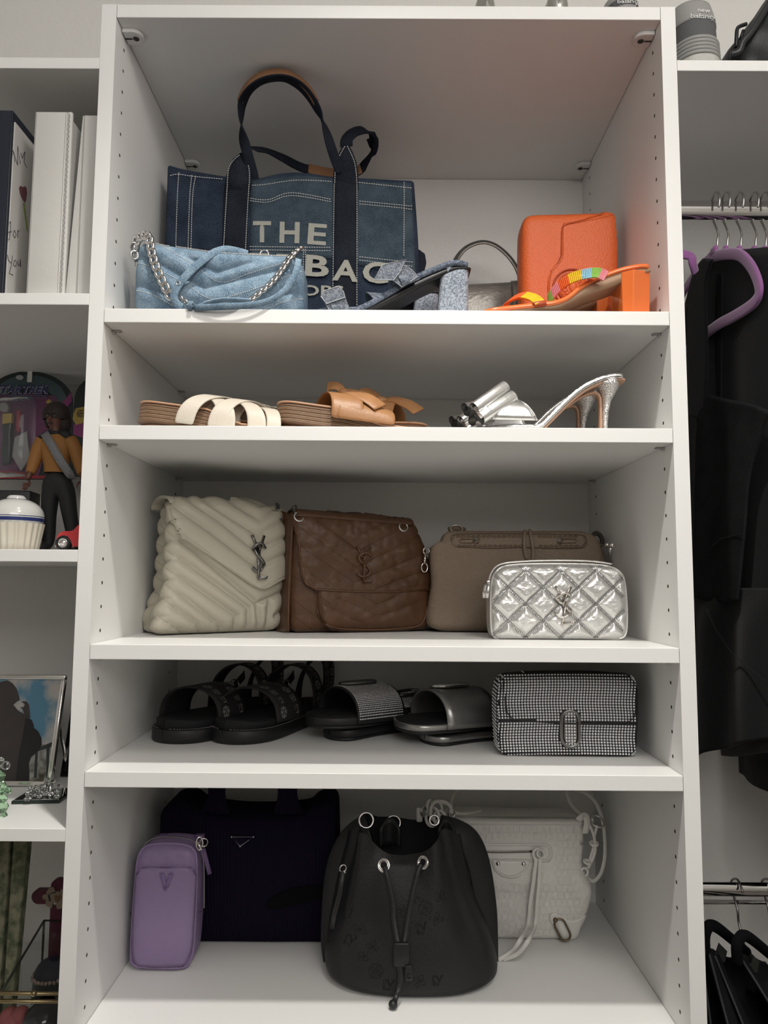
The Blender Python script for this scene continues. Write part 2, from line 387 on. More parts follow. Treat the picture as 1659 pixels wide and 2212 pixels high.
def body(name, mt, parent, C, yf, th, r=.012, nx=24, nz=24, ny=3, bulge=.0, back=.0, dy=None, lean=0., mb=None, seg=4, build=True, M=None, taper=0., dxl=None, **kw):
    """soft box: front outline from the patch C (world x,z), front at yf, thickness th; dy(s,t) moves the front outwards"""
    B = MB(M)
    wx = (C.R[C.n//2]-C.L[C.n//2]).length; hz = (C.T[C.n//2]-C.B[C.n//2]).length
    def fn(u, p):
        s_, t_ = (u.x+1)/2, (u.z+1)/2; q = C(s_, t_)
        k = max(0, (1-u.x**4))*max(0, (1-u.z**4))
        y = yf+th*(1-taper*t_)*(u.y+1)/2-bulge*k*(1 if u.y < 0 else 0)*(-u.y)+back*k*(u.y if u.y > 0 else 0)+lean*(t_)
        if dy and u.y < -.6: y -= dy(s_, t_)*sstep(-.6, -.98, u.y) if False else dy(s_, t_)*min(1, (-u.y-.6)/.38)
        x_ = q.x
        if dxl and u.x < -.6: x_ -= dxl((u.y+1)/2, t_)*min(1, (-u.x-.6)/.38)
        return V(x_, y, q.y)
    vs, fs = rbox_mesh(V(0, 0, 0), (wx, th, hz), r, seg, nx, ny, nz, fn); B.add(vs, fs)
    if mb is not None: mb.add(vs, fs)
    o = B.build(name, mt, parent, **kw) if build else None
    return o, B
def drape(mb, S, C, nu, nv, off, hem=.0006):
    """thin sheet laid on surface S; C maps (u,v) to pixels"""
    T_ = []; 
    for j in range(nv+1):
        for i in range(nu+1):
            q = C(i/nu, j/nv); p, n = S.hit(q.x, q.y); T_.append(p+n*(off(q.x, q.y) if callable(off) else off))
    w = nu+1; fs = [(j*w+i, j*w+i+1, (j+1)*w+i+1, (j+1)*w+i) for j in range(nv) for i in range(nu)]
    mb.add(T_, fs)
    # hem back to the surface
    rim = [(i, 0) for i in range(nu)]+[(nu, j) for j in range(nv)]+[(i, nv) for i in range(nu, 0, -1)]+[(0, j) for j in range(nv, 0, -1)]
    a = []; b = []
    for (i, j) in rim:
        q = C(i/nu, j/nv); p, n = S.hit(q.x, q.y); a.append(p+n*(off(q.x, q.y) if callable(off) else off)); b.append(p-n*.0002)
    m_ = len(a); mb.add(a+b, [(i, (i+1) % m_, m_+(i+1) % m_, m_+i) for i in range(m_)])
    return mb
def quadC(a, b, c, d, n=8):
    """pixel quad: bottom-left a, bottom-right b, top-right c, top-left d"""
    return Coons([a, d], [b, c], [a, b], [d, c], n, False)
def stitches(mb, S, pts, dash=.0026, gap=.0014, w=.0007, off=.0006, h=.0003, sm=True):
    """dashed thread laid on surface S along pixel points (or world path if S is None)"""
    P = smooth_path([V(p[0], p[1], 0) for p in pts], 8) if sm else [V(p[0], p[1], 0) for p in pts]
    Q = []
    if S is not None:
        P = resample(P, max(24, int(sum((P[i+1]-P[i]).length for i in range(len(P)-1))/5)))
        for p in P: Q.append(S.hit(p.x, p.y, off))
    L = sum((Q[i+1][0]-Q[i][0]).length for i in range(len(Q)-1)); k = max(2, int(L/(dash+gap)))
    cum = [0.]
    for i in range(1, len(Q)): cum.append(cum[-1]+(Q[i][0]-Q[i-1][0]).length)
    def loc(t):
        i = 1
        while i < len(Q)-1 and cum[i] < t: i += 1
        d = cum[i]-cum[i-1]; return Q[i-1][0].lerp(Q[i][0], (t-cum[i-1])/d if d > 1e-12 else 0), Q[i][1]
    for j in range(k):
        t = j*(dash+gap); p, n = loc(t); q, _ = loc(min(L, t+dash)); d = q-p
        if d.length < 1e-5: continue
        sd = d.cross(n).normalized()*(w/2); u = n*h
        mb.add([p-sd, p+sd, q+sd, q-sd, p-sd+u, p+sd+u, q+sd+u, q-sd+u], [(4, 5, 6, 7), (0, 1, 5, 4), (2, 3, 7, 6), (1, 2, 6, 5), (3, 0, 4, 7)])
    return mb
def line_on(S, pts, off=0., n=6, sm=True):
    P = smooth_path([V(p[0], p[1], 0) for p in pts], n) if sm else [V(p[0], p[1], 0) for p in pts]
    return [S.hit(p.x, p.y, off) for p in P]
def cord_on(mb, S, pts, r, off=0., n=6, k=6, closed=False, sm=True):
    """welt or seam cord along a surface"""
    q = [a for a, _ in line_on(S, pts, off, n, sm)]
    return mb.tube(q, r, k, closed=closed)
def strap_on(mb, S, pts, w, t, off=.001, n=6):
    q = line_on(S, pts, off, n); return mb.ribbon([a for a, _ in q], [b for _, b in q], w, t)
def text_on(mb, S, txt, x0, y0, x1, y1, bold=.02, off=.0007, shear=0., top=None, squash=1., space=1.):
    """lettering on a surface: baseline from pixel (x0,y0) to (x1,y1); 'top' = cap height in pixels"""
    vs, fs = text_mesh(txt, 1., bold, 0., shear, space); mx = max(v.x for v in vs); mn = min(v.x for v in vs); ym = max(v.y for v in vs); yn = min(0, min(v.y for v in vs))
    a = V(x0, y0, 0); b = V(x1, y1, 0); d = b-a; up = V(d.y, -d.x, 0).normalized()*top/ym
    bm = bmesh.new(); bv = [bm.verts.new(v) for v in vs]
    for f in fs:
        try: bm.faces.new([bv[i] for i in f])
        except ValueError: pass
    bmesh.ops.triangulate(bm, faces=bm.faces)
    for _ in range(5):
        lg = [e for e in bm.edges if e.calc_length() > .13]
        if not lg: break
        bmesh.ops.subdivide_edges(bm, edges=lg, cuts=1); bmesh.ops.triangulate(bm, faces=bm.faces)
    bm.verts.index_update(); vs = [v.co.copy() for v in bm.verts]; fs = [tuple(v.index for v in f.verts) for f in bm.faces]; bm.free()
    out = []
    for v in vs:
        q = a+d*((v.x-mn)/(mx-mn))+up*v.y; p, n = S.hit(q.x, q.y); out.append(p+n*off)
    mb.add(out, fs); return mb
def frame(px, py, y, ang, z=0.):
    p = at(px, py, y); return Matrix.Translation(V(p.x, y, z)) @ Matrix.Rotation(ang, 4, 'Z')
def loc(M, px, py, yl=0.):
    """pixel -> (u, z) on the vertical plane y_local = yl of a turned frame"""
    n = M.to_3x3() @ V(0, 1, 0); p0 = M @ V(0, yl, 0); r = ray(px, py); t = (p0-CAM).dot(n)/r.dot(n); q = M.inverted() @ (CAM+r*t); return (q.x, q.z)
class Plane:
    """a stand-in surface: points at a fixed depth y"""
    def __init__(s, y, n=None): s.y = y; s.n = n or V(0, -1, 0)
    def hit(s, px, py, off=0.): return at(px, py, s.y)+s.n*off, s.n
def chain(name, path, mt, parent, L=.012, wdt=.008, r=.0013, curb=True, twist=.9, up=None):
    """links one by one along a path, each an object sharing one mesh"""
    tot = sum((path[i+1]-path[i]).length for i in range(len(path)-1)); step = L*.62 if curb else L*.72; n = max(2, int(tot/step)); P = resample(path, n)
    me = None; out = []
    rl = root_loc(parent)
    for i in range(n):
        p = (P[i]+P[i+1])/2; t = (P[i+1]-P[i]).normalized(); h = Vector(up) if up is not None else V(0, -1, 0); h = (h-t*h.dot(t)).normalized(); b = t.cross(h)
        an = (twist if curb else (PI/2 if i % 2 else 0)); hn = h*math.cos(an)+b*math.sin(an); bn = t.cross(hn)
        if me is None:
            B = MB().torus((0, 0, 0), 1, .1, (0, 0, 1), 16, 6); me = bpy.data.meshes.new(name)
            vs = []
            for q in range(16):
                a = 2*PI*q/16; c = V(math.cos(a)*(L/2-r), math.sin(a)*(wdt/2-r), 0)
                nd = V(math.cos(a)/(L/2), math.sin(a)/(wdt/2), 0).normalized()
                for k in range(6):
                    e = 2*PI*k/6; vs.append(c+nd*math.cos(e)*r+V(0, 0, 1)*math.sin(e)*r)
            fs = [(q*6+k, q*6+(k+1) % 6, ((q+1) % 16)*6+(k+1) % 6, ((q+1) % 16)*6+k) for q in range(16) for k in range(6)]
            me.from_pydata(vs, [], fs); me.materials.append(mt); me.polygons.foreach_set('use_smooth', [True]*len(fs))
        o = bpy.data.objects.new(name, me); COL.objects.link(o); o.parent = parent
        mtx = Matrix.Identity(4)
        for a in range(3): mtx[a][0] = t[a]; mtx[a][1] = bn[a]; mtx[a][2] = hn[a]; mtx[a][3] = p[a]+(ZO if a == 2 else 0)-rl[a]
        o.matrix_local = mtx; out.append(o)
    return out
def sole(mb, top, y0, w, t, wf=None, tf=None, nseg=6, nw=6):
    """shoe sole: 'top' is the list of world (x,z) along the top from toe to heel; y0 near edge; w width; t thickness"""
    P = smooth_path([V(a, 0, b) for a, b in top], nseg); N = len(P)
    prof = []
    for i, p in enumerate(P):
        s = i/(N-1); a = P[max(0, i-1)]; b = P[min(N-1, i+1)]; d = (b-a).normalized(); nn = V(-d.z, 0, d.x)
        if nn.z < 0: nn = -nn
        ww = w*(wf(s) if wf else 1); tt = t*(tf(s) if tf else 1); yc = y0+w/2
        ring = []
        for k in range(nw+1): ring.append(V(p.x, yc-ww/2+ww*k/nw, p.z))
        for k in range(nw, -1, -1): q = p-nn*tt; ring.append(V(q.x, yc-ww/2+ww*k/nw, q.z))
        prof.append(ring)
    m_ = 2*(nw+1); vs = [v for r_ in prof for v in r_]; fs = []
    for i in range(N-1):
        for k in range(m_): fs.append((i*m_+k, i*m_+(k+1) % m_, (i+1)*m_+(k+1) % m_, (i+1)*m_+k))
    fs += [tuple(range(m_)), tuple((N-1)*m_+k for k in range(m_-1, -1, -1))]
    return mb.add(vs, fs)
def foot(s):  # plan width of a sole, toe (0) to heel (1)
    return .55+.45*sstep(0, .14, s)-.28*sstep(.3, .7, s)*1.0+.06*sstep(.75, .9, s)-.12*sstep(.96, 1., s)
def arch(mb, pts, y0, y1, w0, t, nrm_up=V(0, 0, 1)):
    pass
def monogram(mb, S, cx, top, bot, wpx, off=.003, r=.0016):
    """the interlaced upright letters Y, S and L worn on the quilted bags"""
    h = bot-top
    def P(a, b): return (cx+a*wpx, top+b*h)
    def stroke(pts, n=6, sm=True, dz=0.):
        q = line_on(S, [P(*p) for p in pts], off+dz, n, sm); mb.ribbon([a for a, _ in q], [b for _, b in q], r*2, r*1.5)
    stroke([(-.42, .0), (-.04, .30)], sm=False); stroke([(.40, .02), (.02, .33), (-.02, .58)], sm=False)
    stroke([(.40, .24), (.16, .17), (-.14, .20), (-.32, .30), (-.16, .42), (.08, .50), (.30, .60), (.34, .70), (.16, .80), (-.16, .82), (-.42, .74)], dz=.0012)
    stroke([(.04, .36), (-.04, .98)], sm=False, dz=.0024); stroke([(-.06, .975), (.46, .955), (.47, .92)], sm=False, dz=.0024)
    return mb
chrome = mat('polished_steel', (.72, .70, .68), .16, metal=1.)
steel = mat('brushed_steel', (.55, .54, .52), .3, metal=1.)
gun = mat('dark_steel', (.22, .215, .21), .28, metal=1.)
thread = mat('white_thread', (.62, .62, .60), .9)
# ------------------------------------------------------------------ first shelf: dark denim tote
dn_dark = denim('denim_dark', (.012, .018, .032), (.038, .052, .080), mott=25)
dn_band = denim('denim_band', (.010, .012, .019), (.024, .029, .040), mott=25)
dn_mid = denim('denim_mid', (.030, .047, .064), (.070, .096, .122), mott=35)
dn_light = denim('denim_light', (.105, .175, .25), (.30, .40, .49), 1300, 45)
print_m = mat('cream_print', (.43, .42, .37), .9, col2=(.31, .31, .275), cscale=700)
tan_l = mat('tan_leather', (.30, .15, .075), .5, bump=.2, bscale=600)
def tote():
    t = thing('tote_bag', 'large dark denim tote with cream lettering and one handle standing up', 'bag', (.25, .27, S1))
    yf = .19; q = lambda *a: xz(a[0], a[1], yf+.006)
    zb = lambda px: (xz(px, 760, yf)[0], S1+.001)
    L = [zb(352), q(358, 560), q(363, 357)]; R = [zb(905), q(905, 560), q(894, 391)]
    Bt = [zb(352), zb(628), zb(905)]; Tp = [q(363, 357), q(395, 366), q(490, 382), q(545, 389), q(600, 378), q(650, 375), q(720, 384), q(790, 386), q(894, 391)]
    C = Coons(L, R, Bt, Tp)
    wav = lambda s, u: .004*math.sin(s*9+u*3)*(u)*(1-.6*u)
    o, B = body('bag_body', dn_dark, t, C, yf, .16, .006, 40, 30, 3, .006, .01, wav)
    S = Surf(B)
    # lighter denim on the right three fifths, with a darker lower band on the far right
    m_ = MB(); drape(m_, S, Coons([(540, 556), (543, 385)], [(898, 600), (888, 397)], [(540, 556), (720, 560), (780, 575), (898, 600)], [(543, 392), (600, 384), (660, 381), (780, 392), (888, 397)], 30), 30, 14, .0012)
    m_.build('denim_panel', dn_mid, t, label='faded mid blue denim panel')
    m_ = MB(); drape(m_, S, Coons([(540, 748), (540, 547)], [(655, 748), (655, 547)], [(540, 748), (655, 748)], [(540, 547), (655, 547)], 8), 8, 8, .0016)
    m_.build('pocket', dn_mid, t, label='faded front pocket behind the light blue bag')
    # handle bands sewn down the front
    m1 = MB()
    drape(m1, S, Coons([(478, 748), (482, 480), (487, 396), (497, 354), (520, 340)], [(533, 748), (535, 480), (541, 400), (540, 370), (527, 342)], [(478, 748), (533, 748)], [(520, 340), (527, 342)], 40), 4, 30, .0022)
    m2 = MB()
    drape(m2, S, Coons([(717, 748), (719, 480), (720, 385)], [(770, 748), (772, 480), (774, 385)], [(717, 748), (770, 748)], [(720, 385), (774, 385)], 40), 4, 30, .0022)
    for b in (m1, m2): b.build('handle_band', dn_band, t)
    yy = yf-.004
    # band tops rise above the rim and pinch into the handle
    def tongue(pts_l, pts_r):
        b = MB(); n = len(pts_l)
        a = [at(p[0], p[1], yy) for p in pts_l]; c = [at(p[0], p[1], yy) for p in pts_r]
        for k in range(2):
            pass
        F = a+c; G = [v+V(0, .004, 0) for v in F]; fs = []
        for i in range(n-1): fs += [(i, i+1, n+i+1, n+i), (2*n+i, 3*n+i, 3*n+i+1, 2*n+i+1), (i, 2*n+i, 2*n+i+1, i+1), (n+i, n+i+1, 3*n+i+1, 3*n+i)]
        fs += [(0, n, 3*n, 2*n), (n-1, 2*n-1, 4*n-1, 3*n-1)]
        b.add(F+G, fs); return b
    tongue([(486, 410), (488, 385), (493, 362), (503, 343), (519, 330)], [(542, 410), (543, 385), (541, 360), (536, 342), (527, 329)]).build('handle_tab', dn_band, t)
    tongue([(719, 410), (720, 375), (724, 350), (733, 328), (743, 310)], [(775, 410), (774, 375), (770, 350), (762, 328), (751, 308)]).build('handle_tab', dn_band, t)
    # standing front handle (leans out over the shelf, nearly touching the board above)
    hp = [(549, 388, .195), (545, 370, .190), (534, 330, .178), (524, 290, .165), (521, 250, .150), (524, 222, .138), (536, 198, .120), (560, 178, .104), (590, 169, .099), (622, 171, .100), (652, 189, .112), (675, 217, .128), (692, 250, .146), (705, 285, .160), (716, 320, .172), (727, 352, .182), (737, 372, .187)]
    path = smooth_path([at(*p) for p in hp], 5); N = len(path)
    nr = []; wd = []
    for i in range(N):
        s = i/(N-1); c = V(.25, .14, .60); rad = (path[i]-c); rad.y = 0; rad.normalize()
        k = sstep(.10, .32, s)*(1-sstep(.6, .95, s)); nr.append((rad*(.25+.9*k)+V(0, -1, 0)*(.25+.55*(1-k))).normalized()); wd.append(.011+.006*(1-k)+.010*k)
    MB().ribbon(path, nr, .02, .003, widths=wd).build('handle', dn_band, t, label='standing front handle')
    a, b = int(N*.30), int(N*.72)
    pp = []
    for i in range(a, b): r_ = path[i]-V(.25, .14, .60); r_.y = 0; e_ = sstep(0, .15, (i-a)/(b-a))*sstep(1, .85, (i-a)/(b-a)); pp.append(path[i]+r_.normalized()*(.0045+.0015*e_)+V(0, -.002-.002*e_, 0))
    MB().ribbon(pp, [V(.05, -1, .25)]*(b-a), .02, .003, widths=[.0115+.004*math.sin(PI*i/(b-a)) for i in range(b-a)]).build('grip_wrap', tan_l, t, label='tan leather grip of the handle')
    # rear handle falls to the right
    hb = [(548, 322, .205), (575, 326, .24), (610, 341, .27), (650, 361, .29), (690, 371, .30), (730, 376, .31), (770, 372, .30), (790, 352, .285), (805, 325, .26), (803, 296, .235), (788, 281, .21), (765, 286, .195), (750, 300, .188), (748, 316, .187)]
    path = smooth_path([at(*p) for p in hb], 5); N = len(path); nr = [V(.1, -1, .35) if i < N*.6 else V(-.2, -1, .1) for i in range(N)]
    MB().ribbon(path, nr, .021, .003).build('handle', dn_band, t, label='rear handle folded to the right')
    k0, k1 = int(N*.27), int(N*.50)
    MB().ribbon([path[i]+nr[i].normalized()*.0022 for i in range(k0, k1)], nr[k0:k1], .0225, .002).build('grip_wrap', tan_l, t)
    # white stitching
    st = MB()
    for p in ([(368, 381), (385, 378), (420, 383), (486, 389)], [(545, 402), (575, 400), (640, 391), (719, 394)], [(775, 396), (893, 408)], [(387, 374), (383, 450), (378, 640)],
              [(415, 380), (410, 440), (404, 640)], [(423, 382), (416, 440), (411, 640)], [(541, 430), (580, 433), (630, 418), (719, 433)], [(541, 435), (580, 438), (630, 424), (719, 438)],
              [(776, 436), (850, 443), (893, 447)], [(776, 442), (850, 449), (893, 454)], [(873, 395), (872, 560)],
              [(540, 534), (717, 536)], [(540, 541), (717, 543)], [(776, 556), (840, 563), (895, 568)], [(776, 563), (840, 571), (895, 577)], [(656, 534), (655, 668)], [(660, 534), (660, 668)]):
        stitches(st, S, p, off=.0019, w=.0011, h=.0005)
    for p in ([(492, 400), (487, 480), (478, 640)], [(539, 400), (534, 480), (527, 640)], [(722, 400), (721, 480), (719, 660)], [(771, 400), (771, 480), (771, 665)]): stitches(st, S, p, off=.0030, w=.0011, h=.0005)
    P_ = Plane(yy)
    for p in ([(491, 396), (494, 366), (504, 347), (521, 333)], [(539, 396), (538, 364), (527, 332)], [(723, 396), (727, 352), (747, 313)], [(771, 396), (766, 352), (748, 311)]): stitches(st, P_, p, off=.0006, w=.0011, h=.0005)
    st.build('stitching', thread, t, kind='stuff')
    tx = MB()
    for ch, x0, y0, x1, y1, o_ in (('T', 547, 523, 586, 523, .0022), ('H', 604, 524, 647, 525, .0022), ('E', 664, 527, 704, 530, .0022), ('T', 420, 588, 464, 590, .0034), ('O', 478, 591, 530, 592, .0034),
                                   ('T', 538, 592, 580, 593, .0034), ('E', 596, 594, 637, 596, .0034), ('B', 659, 596, 710, 600, .0046), ('A', 718, 606, 773, 610, .0046), ('G', 782, 610, 838, 614, .0046)):
        text_on(tx, S, ch, x0, y0, x1, y1, .028 if ch != 'E' else .022, o_, top=44)
    text_on(tx, S, 'MARC JACOBS', 415, 634, 742, 641, .018, .0034, top=22)
    tx.build('lettering', print_m, t, label='cream capitals printed on the front')
    # small side tab pocket peeping out at the right
    b = MB(); pr = [at(a, c, .215) for a, c in ((893, 540), (905, 538), (918, 548), (921, 566), (915, 590), (912, 640), (893, 640))]; b.prism(pr, V(0, .012, 0)); b.build('side_tab', dn_band, t, bevel=.001, smooth=False)
    return t
tote()

# ------------------------------------------------------------------ light blue quilted denim bag
def seg_d(px, py, a, b):
    ax, ay = a; bx, by = b; dx, dy = bx-ax, by-ay; t = max(0, min(1, ((px-ax)*dx+(py-ay)*dy)/(dx*dx+dy*dy)))
    return math.hypot(px-ax-dx*t, py-ay-dy*t)
def quilt(lines, h, w):
    """puffed relief between stitched lines given in (s,t) space"""
    segs = [(l[i], l[i+1]) for l in lines for i in range(len(l)-1)]
    def f(s, t):
        d = min(seg_d(s, t, a, b) for a, b in segs); return h*(1-math.exp(-d/w))
    return f
def px_to_st(C, y, x0, x1, y0, y1):
    return lambda px, py: ((px-x0)/(x1-x0), (y1-py)/(y1-y0))
def denim_bag():
    t = thing('shoulder_bag', 'light blue quilted denim bag with silver curb chains in front of the tote', 'bag', (.14, .06, S1))
    yf = .030; q = lambda a, b: xz(a, b, yf+.01); zb = lambda px: (xz(px, 690, yf)[0], S1+.001)
    L = [zb(289), q(289, 640), q(293, 575), q(302, 517)]; R = [zb(655), q(656, 640), q(656, 600), q(655, 552)]
    Tp = [q(302, 517), q(340, 525), q(400, 535), q(470, 545), q(560, 550), q(655, 552)]
    C = Coons(L, R, [zb(289), zb(655)], Tp)
    Z0 = 700.; G = lambda px, py: ((px-289)/367., (Z0-py)/(Z0-(517+33*min(1, (px-300)/200.))))
    lines = [[G(345, 527), G(475, 610), G(610, 560), G(650, 553)], [G(293, 566), G(340, 580), G(450, 645), G(560, 615), G(655, 585)], [G(290, 626), G(350, 650), G(450, 700)], [G(655, 646), G(600, 660), G(520, 690)]]
    o, B = body('bag_body', dn_light, t, C, yf, .085, .020, 70, 40, 4, .012, .006, quilt(lines, .008, .055))
    S = Surf(B)
    st = MB(); th = dict(dash=.0018, gap=.0012, w=.0009, off=.0004)
    stitches(st, S, [(345, 529), (412, 568), (475, 609), (540, 590), (650, 556)], **th)
    stitches(st, S, [(294, 567), (340, 582), (400, 613), (455, 645), (520, 634), (600, 605), (654, 586)], **th)
    stitches(st, S, [(291, 627), (330, 637), (380, 664)], **th); stitches(st, S, [(654, 646), (620, 650), (570, 668)], **th)
    st.build('stitching', thread, t, kind='stuff')
    zp = MB()
    for p in resample([V(335, 525, 0), V(400, 535, 0), V(470, 545, 0), V(560, 550, 0), V(640, 553, 0)], 92):
        a, n = S.hit(p.x, p.y+2, .0006); zp.add(*rbox_mesh(a, (.0016, .002, .0022), .0005, 1))
    zp.build('zipper_teeth', steel, t, kind='stuff')
    # chains
    def fp(pts, n=6): return smooth_path([at(*p) for p in pts], n)
    chain('chain_link', fp([(292, 560, .05), (290, 530, .045), (300, 512, .035), (320, 510, .018), (326, 535, .010), (333, 565, .006), (345, 595, .004), (358, 622, .004), (371, 645, .006)]), chrome, t, .0175, .0150, .0026, twist=.42)
    chain('chain_link', fp([(650, 535, .035), (640, 542, .022), (622, 562, .012), (605, 588, .008), (585, 612, .006), (560, 633, .006), (538, 650, .008)]), chrome, t, .0160, .0140, .0026, twist=.78)
    chain('chain_link', fp([(388, 640, .008), (398, 652, .004), (420, 658, .002)]), chrome, t, .012, .0095, .0016, twist=1.0)
    # denim straps
    def strap(pts, w, nrm=V(0, -1, 0), nm='strap'):
        MB().ribbon(fp(pts), nrm, w, .0026).build(nm, dn_light, t)
    strap([(394, 664, .004), (381, 655, .003), (376, 638, .002), (388, 612, .002), (415, 583, .004), (440, 561, .008), (462, 546, .014), (485, 539, .022), (510, 542, .034), (535, 549, .045)], .0105, V(0, -1, -.15))
    strap([(404, 662, .000), (425, 664, -.003), (450, 654, -.006), (480, 648, -.008), (515, 648, -.004), (540, 650, .004)], .0065, V(0, -.6, -1))
    strap([(645, 560, .010), (640, 585, .005), (625, 615, .002), (600, 640, -.002), (565, 655, -.006), (520, 661, -.009), (470, 663, -.009), (420, 665, -.004)], .0085, V(.2, -1, -.55))
    b = MB()
    for k in range(3): b.torus(at(409+k*3, 661, -.001), .0058, .0011, (1, .1, -.1), 14, 6)
    b.build('strap_keeper', dn_light, t)
    MB().torus(at(385, 612, .0005), .0026, .0007, (0, -1, -.1), 18, 8).build('eyelet', chrome, t)
    MB().torus(at(571, 549, .055), .006, .0014, (0, -1, 0), 18, 8).build('ring', chrome, t)
    b = MB(); b.tube([at(291, 515, .05), at(291, 575, .055)], .0012, 8); b.tube([at(296, 540, .06), at(296, 565, .06)], .003, 8); b.build('side_clasp', chrome, t)
denim_bag()

# ------------------------------------------------------------------ blue denim block-heel sandals
def wpt(pts, y): return [xz(a, b, y) for a, b in pts]
dn_heel = denim('denim_heel', (.10, .13, .18), (.50, .54, .60), 1500, 300)
dn_shoe = denim('denim_shoe', (.035, .045, .065), (.20, .23, .29), 1500, 250)
black_l = mat('black_leather', (.012, .012, .013), .42, bump=.15, bscale=500)
fray = mat('frayed_edge', (.62, .64, .66), .95)
def denim_sandal(dx, dy, label, bows=True):
    """front one is drawn from the photograph; the other is the same shoe further back"""
    y0 = .018; w = .072; ym = y0+.004
    def A(px, py, y=ym): return at(px, py, y)+V(dx, dy, 0)
    t = thing('heeled_sandal', label, 'sandal', (.41+dx, .055+dy, S1), 'pair of denim block heel sandals')
    top = wpt([(676, 690), (700, 676), (735, 672), (770, 664), (800, 650), (835, 628), (870, 605), (905, 586), (945, 569), (980, 559), (1013, 562)], ym)
    top = [(a+dx, b) for a, b in top]
    top = [(a, max(b, S1+.011)) for a, b in top]
    sole(MB(), top, y0+dy, w, .0058, foot).build('insole', dn_shoe, t)if False else None
    m_ = MB(); sole(m_, top, y0+dy, w, .0075, foot); m_.build('insole', dn_shoe, t, label='denim covered insole edge')
    def nrm_t(s): return 1.0+1.1*math.sin(PI*min(1, max(0, (s-.25)/.75)))
    lo = [(a+.004*(i/10), b-.0074) for i, (a, b) in enumerate(top)]
    m_ = MB(); sole(m_, [(a, b) for a, b in lo], y0+dy+.002, w-.004, .0030, foot, lambda s: 1+2.0*math.sin(PI*min(1, max(0, (s-.35)/.65)))); m_.build('outsole', black_l, t, label='smooth black outsole')
    # block heel
    m_ = MB(); hx0, hx1 = A(949, 600).x, A(1015, 600).x; zt = A(980, 566).z-.001; cy0 = y0+dy+.009; cy1 = y0+dy+.009+.055
    def hfn(u, p):
        s = (u.x+1)/2; tz = (u.z+1)/2
        x = lerp(A(946, 660).x, A(956, 575).x, tz)*(1-s)+lerp(A(1014, 660).x, A(1015, 575).x, tz)*s
        return V(x, lerp(cy0+.006*(1-tz), cy1-.006*(1-tz), (u.y+1)/2), lerp(S1+.0006, zt+.006*math.sin(1.3+s*1.2)-.001, tz))
    vs, fs = rbox_mesh(V(0, 0, 0), (.042, .055, .09), .010, 4, 3, 3, 4, hfn); m_.add(vs, fs); m_.build('heel', dn_heel, t, label='pale denim covered block heel')
    # instep strap with folded bow
    xa = A(880, 600); yn = y0+dy-.003; yfz = y0+dy+w+.003
    def band(px0, py0, px1, py1, rise, wd, lean_, nm, lab=None):
        p0 = A(px0, py0, ym-.008); pth = []
        hi = rise
        for i in range(17):
            a = PI*i/16; y = lerp(yn, yfz, (1-math.cos(a))/2); z = p0.z+hi*math.sin(a)**.8; x = p0.x+lean_*math.sin(a)
            pth.append(V(x, y, z))
        nr = []
        for i in range(17):
            a = PI*i/16; nr.append(V(.15, -math.cos(a), math.sin(a)+.05))
        b = MB().ribbon(pth, nr, wd, .0022); o = b.build(nm, dn_mid2, t, label=lab)
        return pth
    dn_mid2 = denim('denim_strap', (.06, .075, .10), (.26, .29, .33), 1500, 250)
    band(888, 610, 0, 0, .030, .026, -.020, 'instep_strap'); band(735, 668, 0, 0, .026, .021, -.012, 'toe_strap')
    # folded bow ears, frayed pale edges
    def ear(poly, y, th=.0022):
        if not bows: return
        b = MB(); b.prism([A(a, c, y) for a, c in poly], V(0, th, 0)); b.build('bow', dn_bow, t, smooth=False)
        e = MB().tube([A(a, c, y-.0004) for a, c in poly]+[A(*poly[0], y-.0004)], .0004, 5); e.build('frayed_trim', fray, t)
    dn_bow = denim('denim_bow', (.075, .09, .115), (.27, .29, .33), 1500, 250)
    ear([(808, 604), (826, 572), (878, 560), (862, 590), (850, 605), (826, 604)], y0-.006)
    ear([(862, 592), (876, 573), (890, 583), (903, 597), (868, 620), (850, 606)], y0-.0035)
    ear([(693, 640), (700, 628), (732, 618), (742, 630), (746, 642), (705, 656)], y0-.006)
    ear([(703, 656), (745, 642), (760, 676), (718, 680)], y0-.003)
denim_sandal(0, 0, 'blue denim block heel sandal at the front edge of the first shelf')
denim_sandal(-.034, .088, 'denim block heel sandal half hidden behind its front twin', False)

